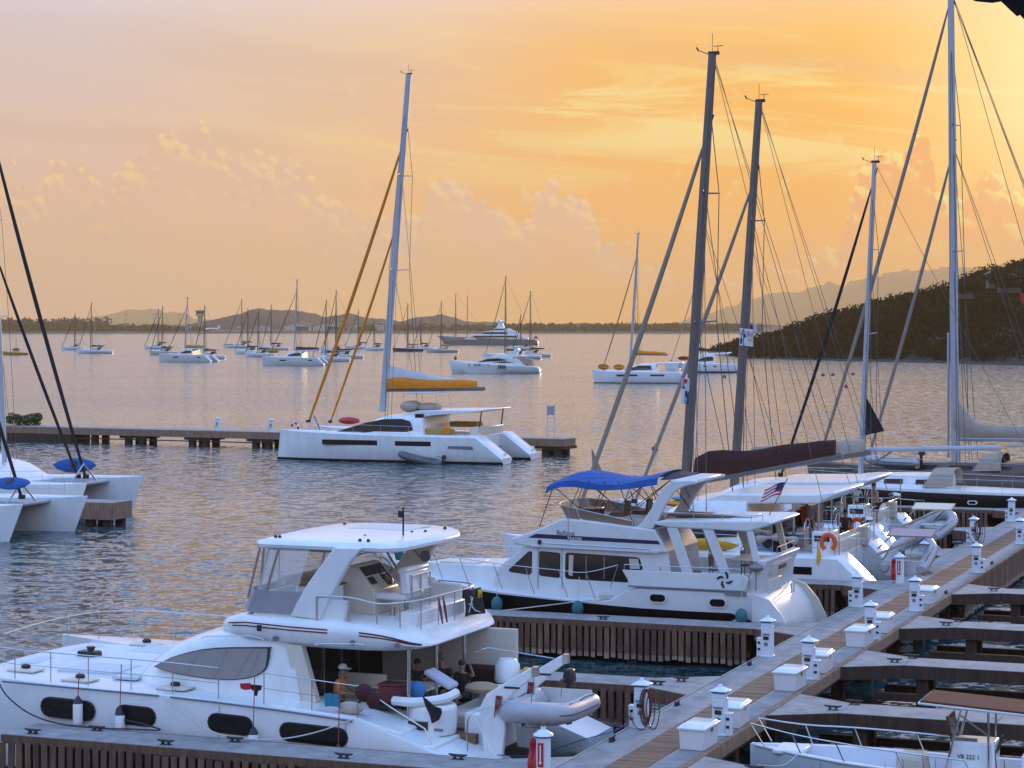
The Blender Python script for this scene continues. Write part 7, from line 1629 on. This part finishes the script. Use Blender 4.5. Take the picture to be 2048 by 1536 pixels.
# ================= the mooring field
def at_wl(px,py): v=gz(px,py); return (v.x,v.y,0)
DKH=mat('dark_moored_hull',(.03,.026,.03),.3); CRM=mat('cream_moored_hull',(.55,.50,.42),.4); TANC=mat('tan_canvas',(.34,.22,.09),.9)
GRP='yachts on the moorings'
MF=[ # centre px, waterline y, hull px length, mast px, mast top y, hull, cover, heading (0 = bow left), kind, label
(190,707,68,179,603,GEL,NAVYCAN,'m','white moored yacht with navy boom cover, alone right of the black headsails'),
(146,700,22,158,625,GEL,None,'m','tiny bare masted yacht just left of the alone navy covered one'),
(329,710,32,321,610,CRM,NAVYCAN,'m','cream moored yacht with a glowing stern, left of the tan covered catamaran'),
(313,698,30,338,616,GEL,NAVYCAN,'m','white yacht half hidden behind the cream one on the moorings'),
(378,724,108,367,597,GEL,TANC,'c','white moored catamaran with tan boom cover below the control tower'),
(418,718,60,402,608,GEL,NAVYCAN,'m','white yacht with navy cover partly behind the tan covered catamaran'),
(480,696,62,480,596,GEL,MAROONCAN,'m','white moored yacht with high maroon boom cover'),
(498,708,44,492,615,GEL,NAVYCAN,'m','white yacht between the maroon covered one and the kayak catamaran'),
(520,714,58,513,616,GEL,NAVYCAN,'m','white yacht with navy cover touching the left of the kayak catamaran'),
(550,700,36,536,608,GEL,NAVYCAN,'m','white yacht with navy triangular cover left of the tallest moored mast'),
(592,731,124,588,561,GEL,NAVYCAN,'c','big white moored catamaran with navy cover and a yellow kayak at the bow'),
(662,723,46,648,597,GEL,NAVYCAN,'m','white yacht directly behind the big moored catamaran stern'),
(684,717,62,666,578,GEL,BLACKCAN,'m','white yacht with black cover and tall mast right of the big moored catamaran'),
(668,705,30,674,618,GEL,None,'m','small bare masted yacht beyond the black covered one'),
(713,698,34,718,618,GEL,BLACKCAN,'m','white yacht with dark cover just left of the big catamaran headsail'),
(750,701,42,745,640,GEL,BLACKCAN,'m','low white yacht just behind the big orange covered catamaran mast'),
(817,703,40,812,604,DKH,TANC,'m','dark hulled moored yacht right of the big orange covered catamaran mast'),
(847,700,24,837,634,GEL,BLACKCAN,'m','small white yacht right of the dark hulled one'),
(885,705,40,879,601,CRM,TANC,'m','cream yacht with glowing stern left of the motor yacht bow'),
(1025,718,130,1007,550,GEL,mat('green_canvas',(.02,.05,.045),.9),'m','large white yacht with dark green cover behind the sleek motor yacht'),
(1062,714,66,1057,580,GEL,BLACKCAN,'m','white yacht with black cover behind the motor yacht stern'),
(1046,700,30,1038,626,GEL,None,'m','small yacht whose mast stands between two taller ones by the superyacht'),
]
for i,(cx,wy,lp,mx_,my_,hm,cv,kd,lab) in enumerate(MF):
    lx,ly,_=at_wl(cx,wy); mpp=ly/FPX; L_=min(17,max(8.5,lp*mpp*1.06)); h_=CAMH-(my_-HOR)*mpp; rz=R(180-random.uniform(2,14)); xm=-(mx_+2-cx)*mpp
    wr=.022+ly*2.0e-5
    if kd=='m':
        L_=max(L_,h_*.62); xm=max(-.05*L_,min(.16*L_,xm))
        sloop(lab,(lx,ly,0),rz,L_,L_*.29,1.35+.02*L_,1.1,hm,GEL,mast=(xm,h_-2.0,.3),boomp=(1.15,L_*.36,.1) if cv else None,cover=cv or NAVYCAN,genoas=((.95,cv or NAVYCAN,.07+ly*6e-5,L_*.47,1.5,None),),lod=1,group=GRP,name='moored_yacht',mt=ALU,mrad=.10+ly*7e-5,wire=wr,coverh=.55,dodger=(-L_*.12,cv or NAVYCAN,L_*.1))
    else:
        sail_cat(lab,(lx,ly,0),rz,L_*.95,L_*.5,mast=(max(.5,xm),h_-3,.8,3.0),boomp=(3.9,L_*.38,.1),cover=cv,genoas=((.85,NAVYCAN,.09,L_*.42,2.2,None),),style='hard',lod=2,group=GRP,name='moored_catamaran',hullm=GELD,mt=MASTW,mrad=.19,wire=wr,hullwin=((-L_*.3,-L_*.24,1.2,1.5),(L_*.1,L_*.2,1.2,1.5)),rk=.2,mt_=None) if False else sail_cat(lab,(lx,ly,0),rz,L_*.95,L_*.5,mast=(max(.5,xm),h_-3,.8,3.0),boomp=(3.9,L_*.38,.1),cover=cv,genoas=((.85,NAVYCAN,.09,L_*.42,2.2,None),),style='hard',lod=2,group=GRP,name='moored_catamaran',hullm=GELD,mt=MASTW,mrad=.19,wire=wr,hullwin=((-L_*.3,-L_*.24,1.2,1.5),(L_*.1,L_*.2,1.2,1.5)),rk=.2)
v=gz(542,722); kayak('yellow kayak at the bow of the big moored catamaran',(v.x+.3,v.y+1.5,2.6),R(175),3.4,YELLOW,wd_=.6,tilt=R(50))
v=gz(458,698); kayak('green dinghy cover at the bow of the maroon covered yacht',(v.x,v.y,1.9),R(175),5.5,mat('green_cover',(.12,.2,.05),.8),wd_=.9,group=None)
# two masts of a schooner lying behind the superyacht
lx,ly,_=at_wl(940,688.5); lx,ly=(935-1024)/FPX*1180,1180
sc=sloop('two masted schooner lying behind the superyacht, only its masts showing',(lx,ly,0),R(176),26,6,2.4,1.8,DKH,GEL,mast=(6.8,24.5,.4),boomp=None,lod=1,name='schooner',mrad=.22,wire=.05,mt=ALU)
m=M(); m.tube([(.2,0,2.5),(.0,0,26.0)],[.22,.16],6); m.build('main_mast',ALU,sc)
# little fishing boat at the left and mooring buoys
fb_=profile_boat('fishing_boat','small open boat painted golden-lit orange at the left edge of the mooring field','boat',at_wl(31,710),R(200),8,2.6,mat('boat_orange_golden_lit',(.55,.28,.06),.4),[('wheelhouse',mat('cream_house',(.6,.45,.25),.5),[(1.2,.9),(.8,2.4),(-1.2,2.4),(-1.4,.9)],.8),('window',GLASSD,[(.9,1.6),(.8,2.1),(-.9,2.1),(-.9,1.6)],.83)],zf=1.3,za=.8)  # golden light on the boat is put into the orange hull colour
m=M(); m.tube([(-.2,0,2.4),(-.2,0,5.5)],.08,5); m.build('mast',ALU,fb_)
BY=mat('buoy_dark',(.10,.05,.04),.6); first=None
for i,(px,py,lab) in enumerate(((1072,677,'dark mooring buoy far out right of the superyacht'),(1282,675,'dark mooring buoy near the far shore left of the first dock mast'),(1646,752,'dark buoy floating left of the black hulled yacht mast'),(1666,751,'dark buoy next in line beside the black forestay'),(1706,750,'dark buoy just left of the black hulled yacht mast'),(1692,775,'dark buoy floating nearest below the line of buoys'),(1449,755,'white and red buoy left of the second catamaran mast'),(1310,900,'pale buoy left of the first catamaran mast'))):
    p=gz(px,py); m=M(); m.lathe([(.05,-.2),(.32,-.1),(.40,.12),(.30,.38),(.06,.5)],n=10); m.tube([(0,0,.5),(0,0,.7)],.03,5); o=m.build('mooring_buoy',BY,None,off=(0,0,0)); sc_=max(.7,p.y/420); o.scale=(sc_,)*3; o.location=p; tag(o,lab,'buoy','mooring buoys')
# flags on the far shore
t=thing('flagpole','tall pole flying two dark banners on the far shore behind the lone moored yacht','flagpole',world=place(190,2590)); m=M(); m.tube([(0,0,-1),(0,0,17)],.3,5); m.build('pole',CONC,t); m=M()
for z in (14,7.5): m.sheet([[(0+i*1.5,.3*math.sin(i),z+2.2-j*1.8-i*.5) for j in range(3)] for i in range(5)],.1)
m.build('banner_cloth',DKH,t)
# ================= small white motor boat in the right-hand slip
VB=thing('center_console_boat','small white centre console motor boat with a maroon T-top in the nearest right slip','motor boat',(-6.5,46.0))
def bw(s):  # half width
    u=(s+11.15)/7.65; return 1.16*(1-max(0,1-u/.55)**2.1) if u<.55 else 1.16
BWH=mat('boat_white_hull',(.72,.74,.78),.3,vary=.08)
secs=[]
T0=45.75
for s in (-11.12,-11.0,-10.6,-10.0,-9.2,-8.2,-7,-5.5,-3.6):
    w=max(.10,bw(s)); z=1.02-.16*min(1,(s+11.15)/4); r_=.42*max(0,1-(s+11.15)/1.4); zi=.55 if s>-10.3 else z-.05
    wi=max(.04,w-.16) 
    secs.append([(s,T0-w,z),(s,T0-wi,z),(s,T0-wi*.98,zi),(s,T0+wi*.98,zi),(s,T0+wi,z),(s,T0+w,z),(s,T0+w*.86,z*.45+r_*.5),(s,T0+w*.6,.05+r_),(s,T0,-.35+r_*1.5),(s,T0-w*.6,.05+r_),(s,T0-w*.86,z*.45+r_*.5)])
m=M(); m.loft(secs); m.build('hull',BWH,VB,smooth=35)
m=M(); m.tube([(s,T0-max(.1,bw(s))-.01,1.0-.16*min(1,(s+11.15)/4)) for s in (-11.0,-10.6,-10,-9,-7.5,-6,-3.7)],.025,5); m.tube([(s,T0+max(.1,bw(s))+.01,1.0-.16*min(1,(s+11.15)/4)) for s in (-11.0,-10.6,-10,-9,-7.5,-6,-3.7)],.025,5); m.build('rubbing_strip',GELD,VB)
m=M(); m.bb(-10.55,-9.9,T0-.45,T0+.45,.9,1.0); m.build('anchor_locker',GEL,VB,bevel=.03)
for sg in (-1,1):
    ps=[]
    for s in (-10.75,-9.9,-8.9,-7.6,-6.2): ps.append(((s,T0+sg*(bw(s)-.07),1.0-.16*min(1,(s+11.15)/4)),(s-.18,T0+sg*(bw(s)-.02),1.42-.05*(s+10.75))))
    ps[0]=((-10.75,T0+sg*.3,1.02),(-11.05,T0+sg*.34,1.5)); rail(VB,ps,.016,False,'bow_rail')
m=M(); m.box((-6.35,T0,.95),(.9,.8,.95)); cs_=m.build('console',GEL,VB,bevel=.04)
text('VB 222 1','lettering',NAVY,cs_,.125,(-6.42,T0-.412,1.12),(1,0,0),(0,0,1))
m=M(); m.box((-6.80,T0,1.62),(.05,.78,.62),ry=R(-12)); m.build('windscreen',mat('smoked_screen',(.07,.05,.04),.15,alpha=.85),cs_)
m=M(); m.box((-6.5,T0-.3,1.45),(.5,.05,.1)); m.build('grab_bar',STEEL,cs_)
m=M(); m.tube([(-5.85+.06*math.cos(q),T0+.2*math.sin(q),1.35+.19*math.cos(q)) for q in [2*math.pi*k/14 for k in range(14)]],.018,5,closed=True); m.build('steering_wheel',BLACKP,cs_)
m=M()
for s,ss in ((-6.95,-6.55),(-6.0,-6.0)):
    for sg in (-1,1): m.tube([(s,T0+sg*.46,.55),(ss,T0+sg*.5,2.12)],.025,6); 
m.tube([(-6.0,T0-.48,1.6),(-6.6,T0-.5,2.0)],.02,5); m.build('top_frame',STEEL,VB)
m=M(); m.box((-6.25,T0+.1,2.14),(2.35,1.55,.05),ry=R(3)); m.build('t_top_edge',GELD,VB,bevel=.02); m=M(); m.box((-6.25,T0+.1,2.18),(2.25,1.47,.05),ry=R(3)); m.build('t_top_canvas',mat('t_top_maroon',(.13,.028,.014),.9,vary=.4,vscale=3,stretch=(1,8,1),bump=.5,bscale=8),VB,bevel=.02)
m=M(); m.box((-7.6,T0-.25,.85),(.6,.7,.5)); m.build('forward_seat',CUSH,VB,bevel=.1)
m=M(); m.box((-5.1,T0,.9),(.5,.9,.7)); m.build('helm_seat',GEL,VB,bevel=.06)
rope('thin mooring line from the small motor boat rail to the nearest right finger pier',[(-11.05,T0-.9,1.0),(-11.2,44.2,.9),(-11.3,42.6,1.2)],ROPE,.012)
VB.location = W(-6.5-1.15, 46.0)
# ================= roof eave above the viewpoint and plants below it
EV=mat('dark_thatch',(.012,.008,.006),.95,vary=.3,vscale=9)
ev=thing('roof_eave','dark underside of a roof eave cutting the top right corner','roof',world=(1.1,4.2,10.6))
pts=[(1925,-8),(1952,3),(1985,6),(2002,3),(2020,20),(2034,33),(2040,30),(2060,52),(2200,160),(2400,140),(2400,-200),(1948,-200)]
m=M(); Yv=4.2; poly=[onY(x,y,Yv)-Vector((1.1,4.2,10.6)) for x,y in pts]; m.prism(poly,(0,0,0),(0,-.28,0)); m.build('eave_board',EV,ev,smooth=0)
m=M(); q0=onY(1990,-120,4.2)-Vector((1.1,4.2,10.6)); m.prism([q0,q0+Vector((1.6,0,0)),q0+Vector((1.6,0,.2)),q0+Vector((0,0,.2))],(0,-.02,.02),(0,-3.5,1.6)); m.build('roof_slope',EV,ev)
gp=thing('grass_tuft','out of focus reed blades rising in front of the bottom right corner','plant',world=(2.3,13.2,6.8))
for (px,py,w_,h_) in ((1990,1500,10,90),(2008,1520,8,60),(1845,1510,6,60),(1858,1522,6,55),(1805,1518,5,60),(1640,1522,5,55),(1625,1530,4,50),(1870,1516,5,60),(1770,1528,5,40)):
    p=onY(px,py,13.2); b=onY(px-8,1620,13.2); k=13.2/FPX; o=Vector((2.3,13.2,6.8)); m=M(); c=(p+b)/2+Vector((.02,0,0)); ps=[b-o,c-o,p-o]
    m.tube(spline(ps,4),[w_*k*.6*(1-i/9)**.6+.0004 for i in range(9)],5,flat=.4); m.build('blade',LEAFG,gp)
